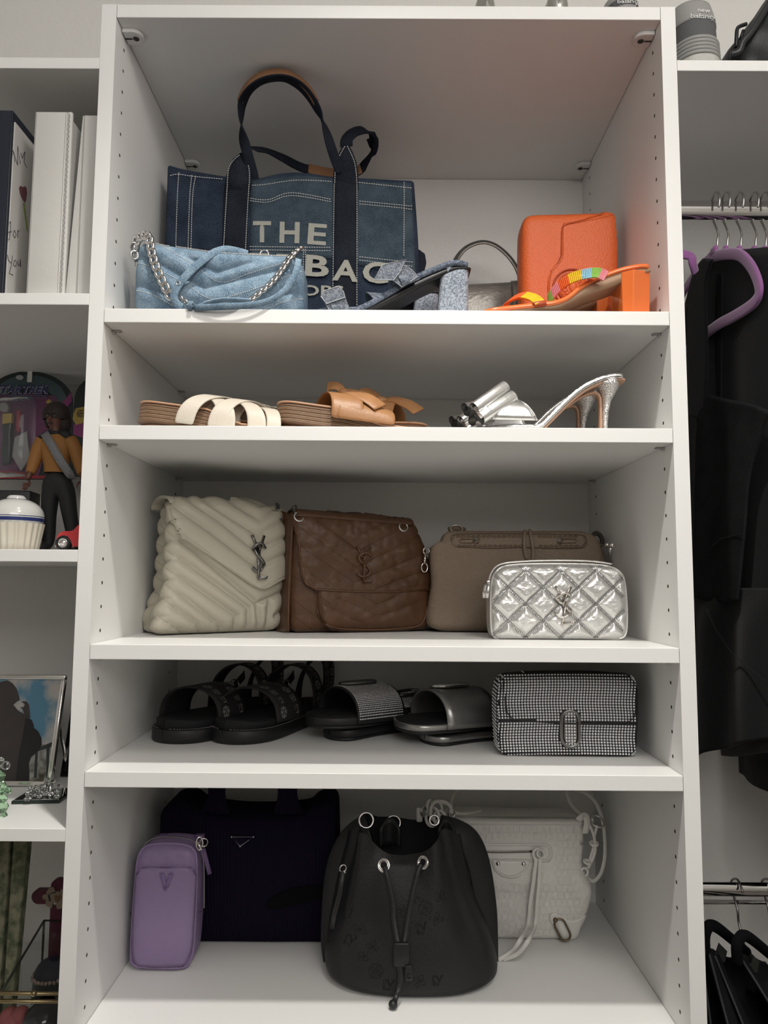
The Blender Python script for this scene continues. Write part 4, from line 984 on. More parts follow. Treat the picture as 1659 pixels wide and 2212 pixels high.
def brown_bag():
    t = thing('shoulder_bag', 'crinkled brown leather flap bag with tonal interlaced monogram', 'bag', (.33, .29, S3))
    M = frame(628, 1368, .216, .37); yl = .008
    q = lambda a, b: loc(M, a, b, yl); zb = lambda px: (loc(M, px, 1370, yl)[0], S3+.0008)
    L = [zb(626), q(624, 1320), q(624, 1253), q(628, 1180), q(636, 1112)]; R = [zb(918), q(922, 1320), q(918, 1250), q(905, 1190), q(880, 1132)]
    C = Coons(L, R, [zb(626), zb(770), zb(918)], [q(636, 1112), q(700, 1118), q(800, 1124), q(880, 1132)])
    ln = [[(628, 1290), (700, 1345), (760, 1380)], [(628, 1240), (720, 1310)], [(640, 1335), (690, 1370)]]
    wr = lambda s, t_: .0022*nz_((s*6, t_*5, 1.3))+.001*nz_((s*22, t_*14, 4.))
    o, B = body('bag_body', brown_l, t, C, 0, .105, .016, 70, 60, 6, .006, .008, wr, M=M, taper=.3)
    S = Surf(B); st = MB()
    # gusset fold at left
    g = MB()
    def gf(u, v):
        px = lerp(lerp(592, 602, v**.7), lerp(620, 634, v), u)+2*math.sin(PI*v); py = lerp(1364, 1112-10*(1-u), v)
        base = M @ V(-.002, lerp(.075-.02*v, .004, u), 0); return at(px, py, base.y-.003*math.sin(PI*u*2)**2)
    g.grid(gf, 12, 24); g.build('gusset', brown_l, t, solid=.003)
    g = MB(); g.tube([at(lerp(592, 603, v**.7), lerp(1362, 1106, v), (M @ V(-.002, .072-.02*v, 0)).y-.003) for v in [i/12 for i in range(13)]], .0017, 6)
    g.tube([at(lerp(623, 634, v**2), lerp(1364, 1115, v), (M @ V(-.002, .002, 0)).y-.003) for v in [i/12 for i in range(13)]], .0017, 6); g.build('piping', brown_e, t)
    # pocket under the flap
    Cp = Coons([(698, 1346), (688, 1325), (685, 1295), (686, 1240)], [(908, 1350), (921, 1330), (922, 1300), (920, 1240)], [(698, 1346), (730, 1356), (820, 1358), (908, 1350)], [(686, 1240), (920, 1240)], 30)
    pl = [[(700, 1305), (780, 1345)], [(730, 1290), (815, 1330), (900, 1300)], [(780, 1285), (815, 1305), (860, 1285)]]
    Qp = px_quilt(pl, .002, 5)
    b = MB(); drape(b, S, Cp, 40, 26, lambda x, y: .006+.008*min(1, max(0, (y-1240)/90.))*min(1, max(0, 1358-y)/14.)*min(1, max(0, min(x-684, 924-x))/12.)+Qp(x, y)); b.build('pocket', brown_l, t)
    Sp = Surf(B, b); cord = [(686, 1262), (685, 1300), (690, 1328), (702, 1347), (740, 1357), (820, 1359), (895, 1353), (915, 1340), (922, 1310)]
    e = MB(); cord_on(e, Sp, cord, .0016, .001); e.build('piping', brown_e, t)
    # flap
    fl = [[(650, 1140), (770, 1225), (900, 1160)], [(680, 1122), (775, 1190), (890, 1130)], [(650, 1180), (765, 1258), (915, 1195)], [(740, 1120), (785, 1150), (850, 1122)], [(650, 1222), (720, 1272)], [(810, 1272), (925, 1228)]]
    Qf = px_quilt(fl, .0018, 5)
    Cf = Coons([(682, 1274), (660, 1262), (650, 1240), (646, 1190), (640, 1140), (634, 1106)], [(929, 1276), (929, 1240), (906, 1186), (892, 1150), (880, 1128)], [(682, 1274), (769, 1280), (852, 1280), (929, 1276)], [(634, 1106), (700, 1115), (800, 1121), (880, 1128)], 50)
    b = MB(); drape(b, S, Cf, 60, 50, lambda x, y: .011+Qf(x, y)+.0016*nz_((x*.03, y*.05, 0))+.0008*nz_((x*.11, y*.09, 3))); b.build('flap', brown_l, t)
    Sf = Surf(B, b)
    for l in fl: stitches(st, Sf, l, .0022, .0014, .0007, .0002, sm=False)
    for l in pl+ln: stitches(st, Sp, l, .0022, .0014, .0007, .0002, sm=False)
    st.build('stitching', brown_t, t, kind='stuff')
    e = MB(); e.tube([Sf.hit(a, c, .0006)[0] for a, c in ((638, 1112), (643, 1140), (648, 1190), (652, 1240), (662, 1261), (684, 1273), (769, 1278), (852, 1278), (922, 1274))], .0018, 6); e.build('flap_piping', brown_e, t)
    b = MB()
    def tf(u, v):
        a = PI*(.03+.97*v); l0, l1 = loc(M, 636, 1112, yl)[0], loc(M, 884, 1132, yl)[0]; zt = lerp(loc(M, 636, 1112, yl)[1], loc(M, 884, 1132, yl)[1], u)
        return M @ V(lerp(l0, l1, u), .030-.042*math.cos(a), zt-.006+.016*math.sin(a)**.8)
    b.grid(tf, 24, 12); b.build('flap_top', brown_l, t, solid=.004)
    e = MB()
    for c in ((646, 1117), (871, 1139)): e.torus(Sf.hit(*c, .001)[0], .0075, .0016, M.to_3x3() @ V(0, -1, .3), 20, 8)
    e.build('eyelet', steel, t)
    for pts in (((646, 1117, .218), (640, 1106, .214), (634, 1098, .235), (640, 1096, .26)), ((871, 1139, .283), (866, 1130, .276), (858, 1122, .285), (852, 1118, .31)), ((608, 1122, .24), (600, 1112, .24), (594, 1108, .255))):
        chain('chain_link', smooth_path([at(*k) for k in pts], 6), gun, t, .0125, .009, .0016, twist=.8)
    b = MB(); monogram(b, Sf, 785, 1181, 1259, 36, .003, .0019); b.build('monogram', brown_e, t, label='tonal brown interlaced letters')
brown_bag()
def taupe_bag():
    t = thing('handbag', 'taupe grained leather bag with stitched tab and two pyramid studs', 'bag', (.62, .32, S3))
    yf = .268; q = lambda a, b: xz(a, b, yf+.010); zb = lambda px: (xz(px, 1363, yf)[0], S3+.0008)
    L = [zb(946), q(921, 1345), q(926, 1300), q(932, 1260), q(929, 1210), q(932, 1181), q(950, 1173), q(957, 1154)]
    R = [zb(1306), q(1312, 1320), q(1312, 1260), q(1308, 1212), q(1298, 1180), q(1286, 1160), q(1268, 1151)]
    C = Coons(L, R, [zb(946), zb(1140), zb(1306)], [q(957, 1154), q(975, 1147), q(1100, 1147), q(1240, 1147), q(1268, 1151)])
    o, B = body('bag_body', taupe, t, C, yf, .11, .016, 40, 40, 4, .008, .01, lambda s, u: .006*math.exp(-((u-.12)/.12)**2)-.004*math.exp(-((u-.35)/.15)**2), taper=.45)
    S = Surf(B); b = MB()
    Ct = Coons([(983, 1181), (974, 1168), (983, 1155)], [(1256, 1184), (1267, 1169), (1256, 1156)], [(983, 1181), (1060, 1185), (1120, 1183), (1190, 1185), (1256, 1184)], [(983, 1155), (1060, 1153), (1120, 1154), (1190, 1154), (1256, 1156)], 40)
    drape(b, S, Ct, 30, 5, .0022); b.build('top_tab', taupe, t); S2_ = Surf(B, b)
    e = MB(); cord_on(e, S2_, [(983, 1181), (1060, 1185), (1120, 1183), (1190, 1185), (1256, 1184), (1267, 1169), (1256, 1156), (1190, 1154), (1120, 1154), (1060, 1153), (983, 1155), (974, 1168)], .0007, .0002, closed=True); e.build('tab_edge', taupe_d, t)
    for k in range(24):
        for y0, ph in ((1159.5, 0), (1179.5, .5)):
            x = 990+k*11+ph*5
            if x > 1252 or abs(x-1145) < 14: continue
            b = MB(); b.torus(S2_.hit(x, y0, .0006)[0], .0024, .0006, (0, -1, 0), 10, 5, sx=1.25, sz=.7); b.build('whipstitch', taupe_d, t)
    for x in (1029, 1209):
        p = S2_.hit(x, 1169, .0003)[0]; s_ = 1 if x < 1100 else -1; b = MB(); r = .0068
        b.add([p+V(math.cos(PI*k/3+.3)*r, 0, math.sin(PI*k/3+.3)*r) for k in range(6)]+[p+V(0, -.0075, 0)], [(k, (k+1) % 6, 6) for k in range(6)]); b.build('stud', chrome, t, smooth=False, label='polished pyramid stud')
        b = MB(); x1 = x-s_*34; e = [S2_.hit(a, c, .0006)[0] for a, c in ((x-s_*6, 1165), (x1, 1165), (x1-s_*3, 1169), (x1, 1173), (x-s_*6, 1173))]; b.tube(e, .0008, 6); b.build('slot_edge', taupe_d, t)
    for pts in (((1134, 1150), (1132, 1168), (1133, 1190), (1138, 1208)), ((1144, 1149), (1148, 1168), (1151, 1190), (1150, 1210))):
        b = MB(); q_ = [S2_.hit(a, c, .0045)[0] for a, c in pts]; b.ribbon(smooth_path(q_, 5), V(.2, -1, 0), .0055, .0022); b.build('tie', taupe, t)
    b = MB(); b.tube([at(970, 1146, yf+.035), at(985, 1140, yf+.03), at(1003, 1147, yf+.035)], .006, 8); b.build('handle_loop', taupe, t); MB().torus(at(986, 1142, yf+.02), .008, .0013, (0, -.8, .6), 16, 6, sx=1.3).build('ring', chrome, t)
    b = MB(); c = at(1291, 1165, yf+.03); b.torus(c, .011, .004, (.6, -1, .3), 18, 8); b.build('handle_loop', mat('dark_taupe', (.07, .055, .045), .6), t)
    b = MB(); b.sphere(at(1322, 1178, .225), .0055, 12, 8); b.sphere(at(1312, 1177, .235), .0045, 10, 6); b.tube([at(1322, 1178, .225), at(1300, 1176, .262)], .0025, 8); b.tube([at(1320, 1180, .225), at(1316, 1200, .23)], .0022, 8); b.build('strap_clasp', chrome, t)
    b = MB(); b.torus(at(921, 1190, yf+.01), .006, .0014, (.6, -1, 0), 14, 6); b.tube([at(919, 1198, yf+.008), at(917, 1218, yf+.008)], .0022, 8); b.torus(at(917, 1226, yf+.01), .0055, .0013, (.3, -1, 0), 14, 6, sz=1.4); b.build('strap_clasp', chrome, t)
taupe_bag()
def silver_pouch():
    t = thing('camera_bag', 'small silver quilted zip bag in front of the taupe bag', 'bag', (.64, .16, S3))
    yf = .126; q = lambda a, b: xz(a, b, yf+.008); zb = lambda px: (xz(px, 1383, yf)[0], S3+.0008)
    L = [zb(1078), q(1066, 1377), q(1059, 1355), q(1058, 1300), q(1059, 1262), q(1066, 1238), q(1085, 1221)]; R = [zb(1338), q(1351, 1377), q(1357, 1355), q(1356, 1300), q(1352, 1258), q(1346, 1238), q(1322, 1223)]
    C = Coons(L, R, [zb(1078), zb(1338)], [q(1085, 1221), q(1130, 1217), q(1210, 1216), q(1280, 1218), q(1322, 1223)])
    def Q(px, py):
        a = (px-1135)/76.+(py-1233)/72.; b = (px-1135)/76.-(py-1233)/72.
        d = min(abs(a-round(a)), abs(b-round(b))); w_ = min(1, max(0, min(px-1062, 1352-px, py-1222, 1380-py))/14.)
        return w_*.0048*(1-math.exp(-(max(0, d-.045)/.11)**1.5))+.0005*nz_((px*.08, py*.10, 0))*w_+.0003*nz_((px*.25, py*.3, 5))
    o, B = body('bag_body', silver_q, t, C, yf, .058, .012, 150, 100, 3, .004, .003, qdy(None, C, yf, Q))
    S = Surf(B); st = MB()
    for k in range(-3, 8):
        for sg in (1, -1):
            for o_ in (-.05, 0, .05):
                pts = []
                for i in range(60):
                    py = 1222+i*158/59.; px = 1135+76*((k+o_)-sg*(py-1233)/72.)
                    if 1062 < px < 1350: pts.append((px, py))
                if len(pts) > 3: stitches(st, S, [pts[0], pts[len(pts)//2], pts[-1]], .0024, .0008, .0008, .0003)
    st.build('stitching', silver_t, t, kind='stuff')
    b = MB(); ol = [(1080, 1380), (1066, 1374), (1061, 1350), (1060, 1300), (1062, 1260), (1070, 1238), (1088, 1224), (1130, 1219), (1210, 1218), (1285, 1220), (1322, 1226), (1342, 1240), (1350, 1262), (1354, 1310), (1354, 1355), (1349, 1374), (1336, 1380)]
    cord_on(b, S, ol, .0013, .0004, closed=True); b.build('piping', silver_q, t)
    # top and side zips
    b = MB(); y2 = yf+.022
    def zl(y): return smooth_path([at(*p) for p in ((1060, 1285, y), (1056, 1262, y), (1062, 1236, y), (1082, 1219, y), (1130, 1213, y), (1210, 1211, y), (1280, 1213, y), (1322, 1219, y))], 8)
    P = zl(y2); R_ = resample(P, 150)
    for i, p in enumerate(R_): b.add(*rbox_mesh(p+V(0, 0, .001), (.0014, .003, .0016), .0004, 1))
    b.build('zipper_teeth', steel, t, kind='stuff')
    for y in (yf+.012, yf+.034): MB().tube(zl(y), .0014, 6).build('piping', silver_q, t)
    b = MB(); p = at(1054, 1258, yf+.01); b.add(*rbox_mesh(p, (.006, .012, .006), .0015, 2)); b.build('zip_slider', chrome, t)
    for dx, y in ((-4, .004), (2, -.002)):
        b = MB(); a = at(1053+dx, 1262, yf+y); c = at(1049+dx, 1292, yf+y); b.ribbon([a, a.lerp(c, .5), c], V(-.3, -1, 0), .0055, .0018); b.build('zip_pull', steel, t)
    b = MB(); monogram(b, S, 1216, 1266, 1348, 40, .003, .0017); b.build('monogram', mat('rose_steel', (.58, .54, .50), .22, metal=1), t, label='metal interlaced letters')
silver_pouch()
# ------------------------------------------------------------------ fourth shelf: sandals, slides, rhinestone bag
blk_rub = mat('black_rubber', (.010, .010, .011), .5, bump=.15, bscale=300)
blk_suede = mat('black_footbed', (.006, .006, .007), .8)
jac_d = mat('dark_jacquard', (.022, .020, .021), .7, bump=.3, bscale=900)
jac_l = mat('grey_jacquard', (.21, .20, .185), .8)
gem = mat('crystal', (.80, .80, .82), .12, metal=.55, spec=.8)
def on_fn(mb, fn, polys, u0, v0, su, sv, off=.0008, rot=0.):
    """flat motifs (lists of 2-D polygons about +-1) laid on the surface fn(u,v)"""
    c, s = math.cos(rot), math.sin(rot)
    for P in polys:
        vs = []
        for (a, b) in P:
            a, b = a*c-b*s, a*s+b*c; u, v = min(.99, max(.01, u0+a*su)), min(.99, max(.01, v0+b*sv)); p = fn(u, v)
            n = (fn(min(1, u+.01), v)-fn(max(0, u-.01), v)).cross(fn(u, min(1, v+.02))-fn(u, max(0, v-.02))).normalized()
            ref = p-fn(.5, .5) if False else None
            if n.z < -.05 or (abs(n.z) <= .05 and n.y*(1 if fn(.99, v).y > fn(.01, v).y else -1)*(1 if u > .5 else -1) < 0): n = -n
            vs.append(p+n*off)
        mb.add(vs, [tuple(range(len(vs)))])
def petal(ang, r0=.15, r1=.85, w=.32):
    pts = [(r0, 0), (lerp(r0, r1, .35), w*.8), (lerp(r0, r1, .7), w), (r1, 0), (lerp(r0, r1, .7), -w), (lerp(r0, r1, .35), -w*.8)]
    c, s = math.cos(ang), math.sin(ang); return [(a*c-b*s, a*s+b*c) for a, b in pts]
FLOWER = [petal(k*PI/2, .1, .8, .26) for k in range(4)]
DIAMOND = [[(math.cos(a)*1., math.sin(a)*1.), (math.cos(a+.39)*.82, math.sin(a+.39)*.82), (math.cos(a+.79)*1., math.sin(a+.79)*1.), (math.cos(a+.79)*.72, math.sin(a+.79)*.72), (math.cos(a+.39)*.62, math.sin(a+.39)*.62), (math.cos(a)*.72, math.sin(a)*.72)] for a in [k*PI/4 for k in range(8)]]
def letters(txt, bold=.02):
    vs, fs = text_mesh(txt, 1., bold, 0.); mx = max(v.x for v in vs); mn = min(v.x for v in vs); ym = max(v.y for v in vs)
    return [[((vs[i].x-mn)/(mx-mn)*2-1, vs[i].y/ym*2-1) for i in f] for f in fs]
LVM = [[(-.9, .9), (-.55, .9), (-.75, -.55), (-.95, -.55)], [(-.95, -.55), (-.75, -.55), (.1, -.55), (.2, -.8), (-.95, -.8)], [(-.35, .9), (-.1, .9), (.35, -.1), (.25, -.35)], [(.35, -.1), (.25, -.35), (.75, .9), (.95, .9)]]
Y54 = letters('1854', .01)
def fn_of(M, f): return lambda u, v: M @ f(u, v)
def bandf(x0, x1, zb, rise, hw, p=.8, skew=0., lean=0.):
    def fn(u, v):
        a = PI*u; return V(lerp(x0, x1, v)+skew*math.cos(a)+lean*math.sin(a), -math.cos(a)*hw, zb+rise*max(0, math.sin(a))**p)
    return fn
def toe_M(px, py, y, z, ang, L): p = at(px, py, y); return Matrix.Translation(V(p.x, y, z)) @ Matrix.Rotation(ang, 4, 'Z') @ Matrix.Translation(V(-L, 0, 0))
def jac_band(t, M, f, nm, su=.085, reps=7, label=None):
    B = MB(M); B.grid(f, 28, 6); B.build(nm, jac_d, t, solid=.0026, label=label)
    F = fn_of(M, f); b = MB(); n = 0
    wd = (f(.5, 1)-f(.5, 0)).length; ln = sum((f((i+1)/20, .5)-f(i/20, .5)).length for i in range(20)); k = max(3, int(ln/.017))
    for i in range(k):
        u = (i+.5)/k
        for j, v in enumerate((.25, .75)) if wd > .03 else ((0, .5),):
            q = (i+j) % 3; s_u = .0085/ln; s_v = .0085/wd
            on_fn(b, F, (DIAMOND+FLOWER) if q == 0 else (Y54 if q == 1 else LVM), u, v, s_u*(1 if q == 0 else .8), s_v*(1 if q == 0 else .75), .0020, PI/2 if q else 0)
    b.build('woven_motifs', jac_l, t)
def jac_sandal(px, y, label, back_lean):
    L = .262; M = toe_M(px, 1600, y, S4+.0005, math.radians(-118), L)
    t = thing('buckle_sandal', label, 'sandal', M.translation, 'pair of black patterned platform sandals')
    B = MB(M); slab(B, L, 0, .020, .104, .080, .002); B.build('outsole', blk_rub, t)
    B = MB(M); slab(B, L, .0195, lambda s: .031+.004*sstep(.86, 1, s)+.003*sstep(.15, 0, s), .100, .076, -.002); B.build('footbed', blk_suede, t)
    b = MB(); n = 90
    for i in range(n):                                  # pale welt stitching round the toe
        s0, s1 = .35+.65*i/n, .35+.65*(i+.55)/n
        for sg in (-1, 1):
            p, q = [M @ V(s*L, sg*(plan(s, .104, .080)+.0018), .0212) for s in (s0, s1)]
            b.tube([p, q], .0005, 4)
    b.build('welt_stitching', thread2, t, kind='stuff')
    jac_band(t, M, bandf(.140, .208, .024, .052, .050, .72, .012), 'toe_strap')
    jac_band(t, M, bandf(.072, .100, .026, .074, .047, .66, .010, -.010), 'instep_strap')
    jac_band(t, M, bandf(.004, .038, .030, .078, .042, .8, -.022, -.030), 'ankle_strap')
    b = MB(M); b.torus((.045, -.044, .058), .009, .0016, (.2, 1, .2), 14, 6, sx=1.2); b.tube([V(.036, -.045, .058), V(.066, -.050, .066)], .0013, 6); b.build('buckle', chrome, t)
    B = MB(M); B.ribbon([V(.04, -.047, .055), V(.01, -.052, .068), V(-.01, -.058, .078)], V(0, 1, 0), .014, .002); B.build('strap_end', jac_d, t)
thread2 = mat('grey_thread', (.22, .21, .20), .9)
jac_sandal(352, .168, 'black patterned platform sandal touching the left side board', 0)
jac_sandal(482, .166, 'black patterned buckle sandal, second from the left side board', 0)
def gems_on(mb, fn, nu, nv, r, off=.0006, u0=.01, u1=.99, v0=.03, v1=.97, out=None):
    for j in range(nv):
        for i in range(nu):
            u, v = lerp(u0, u1, (i+.5)/nu), lerp(v0, v1, (j+.5)/nv); p = fn(u, v); du = fn(u+.005, v)-fn(u-.005, v); dv = fn(u, v+.005)-fn(u, v-.005); n = du.cross(dv).normalized()
            if out is not None and n.dot(p-out) < 0: n = -n
            e = du.normalized(); g = n.cross(e)
            k = 6; base = [p+(e*math.cos(2*PI*q/k)+g*math.sin(2*PI*q/k))*r+n*off for q in range(k)]; tp = [p+(e*math.cos(2*PI*q/k)+g*math.sin(2*PI*q/k))*r*.5+n*(off+r*.7) for q in range(k)]
            mb.add(base+tp, [(q, (q+1) % k, k+(q+1) % k, k+q) for q in range(k)]+[tuple(range(k, 2*k))])
def stadium(c, ex, ey, a, b, n=10):
    """rounded slot outline; half length a along ex, radius b"""
    return [c+ex*(a-b)+ex*b*math.cos(t_)+ey*b*math.sin(t_) for t_ in [-PI/2+PI*i/n for i in range(n+1)]]+[c-ex*(a-b)-ex*b*math.cos(t_)-ey*b*math.sin(t_) for t_ in [-PI/2+PI*i/n for i in range(n+1)]]
def slide(px, py, y, z, deg, label, solem, edge, bandm, gems, grp, square=0., hard=chrome, th=.017, rise=.046, heel_first=False, tilt=0.):
    L = .255; M = toe_M(px, py, y, z, math.radians(deg), 0. if heel_first else L) @ Matrix.Translation(V(L, 0, 0)) @ Matrix.Rotation(tilt, 4, 'Y') @ Matrix.Translation(V(-L, 0, 0))
    t = thing('slide', label, 'sandal', M.translation, grp)
    B = MB(M); slab(B, L, 0, .005, .096, .070, 0, sq=square); B.build('outsole', blk_rub, t)
    B = MB(M); slab(B, L, .0048, th, .096, .070, .001, sq=square); B.build('midsole', edge, t)
    B = MB(M); slab(B, L, th-.0004, th+.0016, .092, .066, -.001, sq=square); B.build('footbed', solem, t)
    f = bandf(.118, .205, .006, rise, .0505, .70, .006); F = fn_of(M, f)
    B = MB(M); B.grid(f, 32, 8); B.build('band', bandm, t, solid=.0034)
    c0 = M @ V(.16, 0, 0)
    if gems: b = MB(); gems_on(b, F, 50, 28, .00125, .0016, out=c0); b.build('rhinestones', gem, t, kind='stuff')
    c = F(.46, .52); du = (F(.50, .52)-F(.42, .52)).normalized(); dv = (F(.46, .6)-F(.46, .44)).normalized(); n = du.cross(dv).normalized()
    if n.z < 0: n = -n
    c = c+n*.0045
    b = MB(); b.tube(stadium(c, dv, du, .030, .0135), .0032, 8, closed=True); b.build('pill_ornament', hard, t)
    b = MB(); b.prism(stadium(c-n*.003, dv, du, .026, .010), n*.0015); b.build('ornament_plate', hard, t, smooth=False)
    if gems:
        b = MB()
        for i in range(12):
            for j in range(3): b.sphere(c-n*.001+dv*((i-5.5)*.0038)+du*((j-1)*.0042), .0014, 6, 4)
        b.build('ornament_stones', gem, t, kind='stuff')
    return t
black_fab = mat('black_mesh_cloth', (.012, .012, .014), .6)
slide(712, 1600, .200, S4+.0005, 44, 'black slide under the rhinestone banded one', blk_suede, blk_rub, black_fab, True, 'pair of rhinestone slides', hard=gun, rise=.046, heel_first=True)
slide(668, 1585, .190, S4+.0215, -146, 'rhinestone banded black slide lying on its twin', blk_suede, blk_rub, black_fab, True, 'pair of rhinestone slides', hard=gun, rise=.050)
pewter = mat('pewter_leather', (.34, .335, .325), .30, metal=.85, bump=.2, bscale=200)
slide(918, 1604, .178, S4+.0005, 30, 'pewter silver slide at the bottom of its stacked pair', blk_suede, pewter, pewter, False, 'pair of pewter slides', 1.5, rise=.046, th=.014, heel_first=True)
slide(862, 1585, .176, S4+.0195, -156, 'pewter silver slide with metal oval on its band, on top of its twin', blk_suede, pewter, pewter, False, 'pair of pewter slides', 1.5, rise=.052, th=.014)
def rhinestone_bag():
    t = thing('clutch_bag', 'boxy flap bag covered in rhinestones, at the right on the fourth shelf', 'bag', (.64, .13, S4))
    yf = .098; q = lambda a, b: xz(a, b, yf+.010); zb = lambda px: (xz(px, 1635, yf)[0], S4+.0012)
    L = [zb(1084), q(1077, 1620), q(1073, 1560), q(1073, 1500), q(1082, 1462)]; R = [zb(1364), q(1373, 1622), q(1377, 1560), q(1376, 1500), q(1368, 1462)]
    C = Coons(L, R, [zb(1084), zb(1364)], [q(1082, 1462), q(1150, 1456), q(1225, 1455), q(1300, 1456), q(1368, 1462)])
    o, B = body('bag_body', black_fab, t, C, yf, .062, .012, 30, 20, 3, .004, .002)
    S = Surf(B); f = MB()
    Cf = Coons([(1122, 1556), (1104, 1552), (1094, 1540), (1091, 1510), (1088, 1480), (1092, 1462)], [(1348, 1560), (1362, 1558), (1371, 1546), (1373, 1515), (1370, 1480), (1362, 1460)], [(1122, 1556), (1180, 1559), (1230, 1561), (1290, 1562), (1348, 1560)], [(1092, 1462), (1160, 1456), (1225, 1455), (1300, 1456), (1362, 1460)], 40)
    drape(f, S, Cf, 30, 16, .0036); f.build('flap', black_fab, t)
    S2_ = Surf(B, f)
    e = MB(); e.tube([S2_.hit(a, c, .0012)[0] for a, c in ((1090, 1470), (1092, 1510), (1096, 1540), (1106, 1552), (1122, 1557), (1180, 1560), (1230, 1562), (1290, 1563), (1348, 1561), (1361, 1557), (1370, 1546), (1372, 1515), (1370, 1475))], .0010, 6); e.build('flap_edge', black_fab, t)
    b = MB(); b2 = MB(); k = 6
    def put(mb, px, py, r):
        p, n = S2_.hit(px, py, .0004); e_ = n.cross(V(0, 0, 1)).normalized(); g = n.cross(e_)
        base = [p+(e_*math.cos(2*PI*q/k)+g*math.sin(2*PI*q/k))*r for q in range(k)]; tp = [p+(e_*math.cos(2*PI*q/k)+g*math.sin(2*PI*q/k))*r*.5+n*r*.75 for q in range(k)]
        mb.add(base+tp, [(q, (q+1) % k, k+(q+1) % k, k+q) for q in range(k)]+[tuple(range(k, 2*k))])
    rows = 29
    for j in range(rows):
        py = 1460+j*6.05
        for i in range(47):
            px = 1078+i*6.35+(1.2*math.sin(j*.5)); d = 2.0*math.sin((px-1080)/290*PI)
            y_ = py-d
            if (abs(px-1231)/21.)**4+(abs(y_-1573)/42.)**6 < 1: continue
            if abs(y_-(1557+4*(px-1100)/270)) < 2.5: continue
            l = 1092 if y_ < 1550 else 1078
            if px < 1077 or px > 1373: continue
            put(b, px, y_, .00172)
    b.build('rhinestones', gem, t, kind='stuff')
    # left end, seen at an angle
    b = MB(); x0 = min(v[0] for v in B.v)
    for i in range(7):
        for j in range(24):
            h = Surf.__dict__ and S.t.ray_cast(V(x0-.05, yf+.006+i*.0042*1.6, S4+.008+j*.0050), V(1, 0, 0))
            if h[0] is None: continue
            p = h[0]; n = -V(1, 0, 0); base = [p+V(-.0002, math.cos(2*PI*q/k)*.0017, math.sin(2*PI*q/k)*.0017) for q in range(k)]; tp = [p+V(-.0014, math.cos(2*PI*q/k)*.0009, math.sin(2*PI*q/k)*.0009) for q in range(k)]
            b.add(base+tp, [(q, (q+1) % k, k+(q+1) % k, k+q) for q in range(k)]+[tuple(range(k, 2*k))])
    b.build('side_rhinestones', gem, t, kind='stuff')
    c, n = S2_.hit(1231, 1573, .003); ex = V(0, 0, 1); ey = V(1, 0, 0)
    up = (at(1231, 1534, c.y)-at(1231, 1612, c.y)).length/2
    b = MB(); b.tube(stadium(c, ex, ey, up, .0125), .0026, 8, closed=True); b.tube(stadium(c, ex, ey, up-.005, .0082), .0014, 8, closed=True); b.build('clasp', gun, t, label='dark metal pill shaped clasp')
    b = MB(); b.prism(stadium(c+V(0, .0025, 0), ex, ey, up-.004, .009), V(0, -.002, 0)); b.build('clasp_plate', gun, t, smooth=False)
    b = MB()
    for i in range(11):
        for j in range(4): b.sphere(c+V((j-1.5)*.0040, -.0002, (i-5)*.0042), .0018, 7, 5)
    b.build('clasp_stones', gem, t, kind='stuff')
rhinestone_bag()
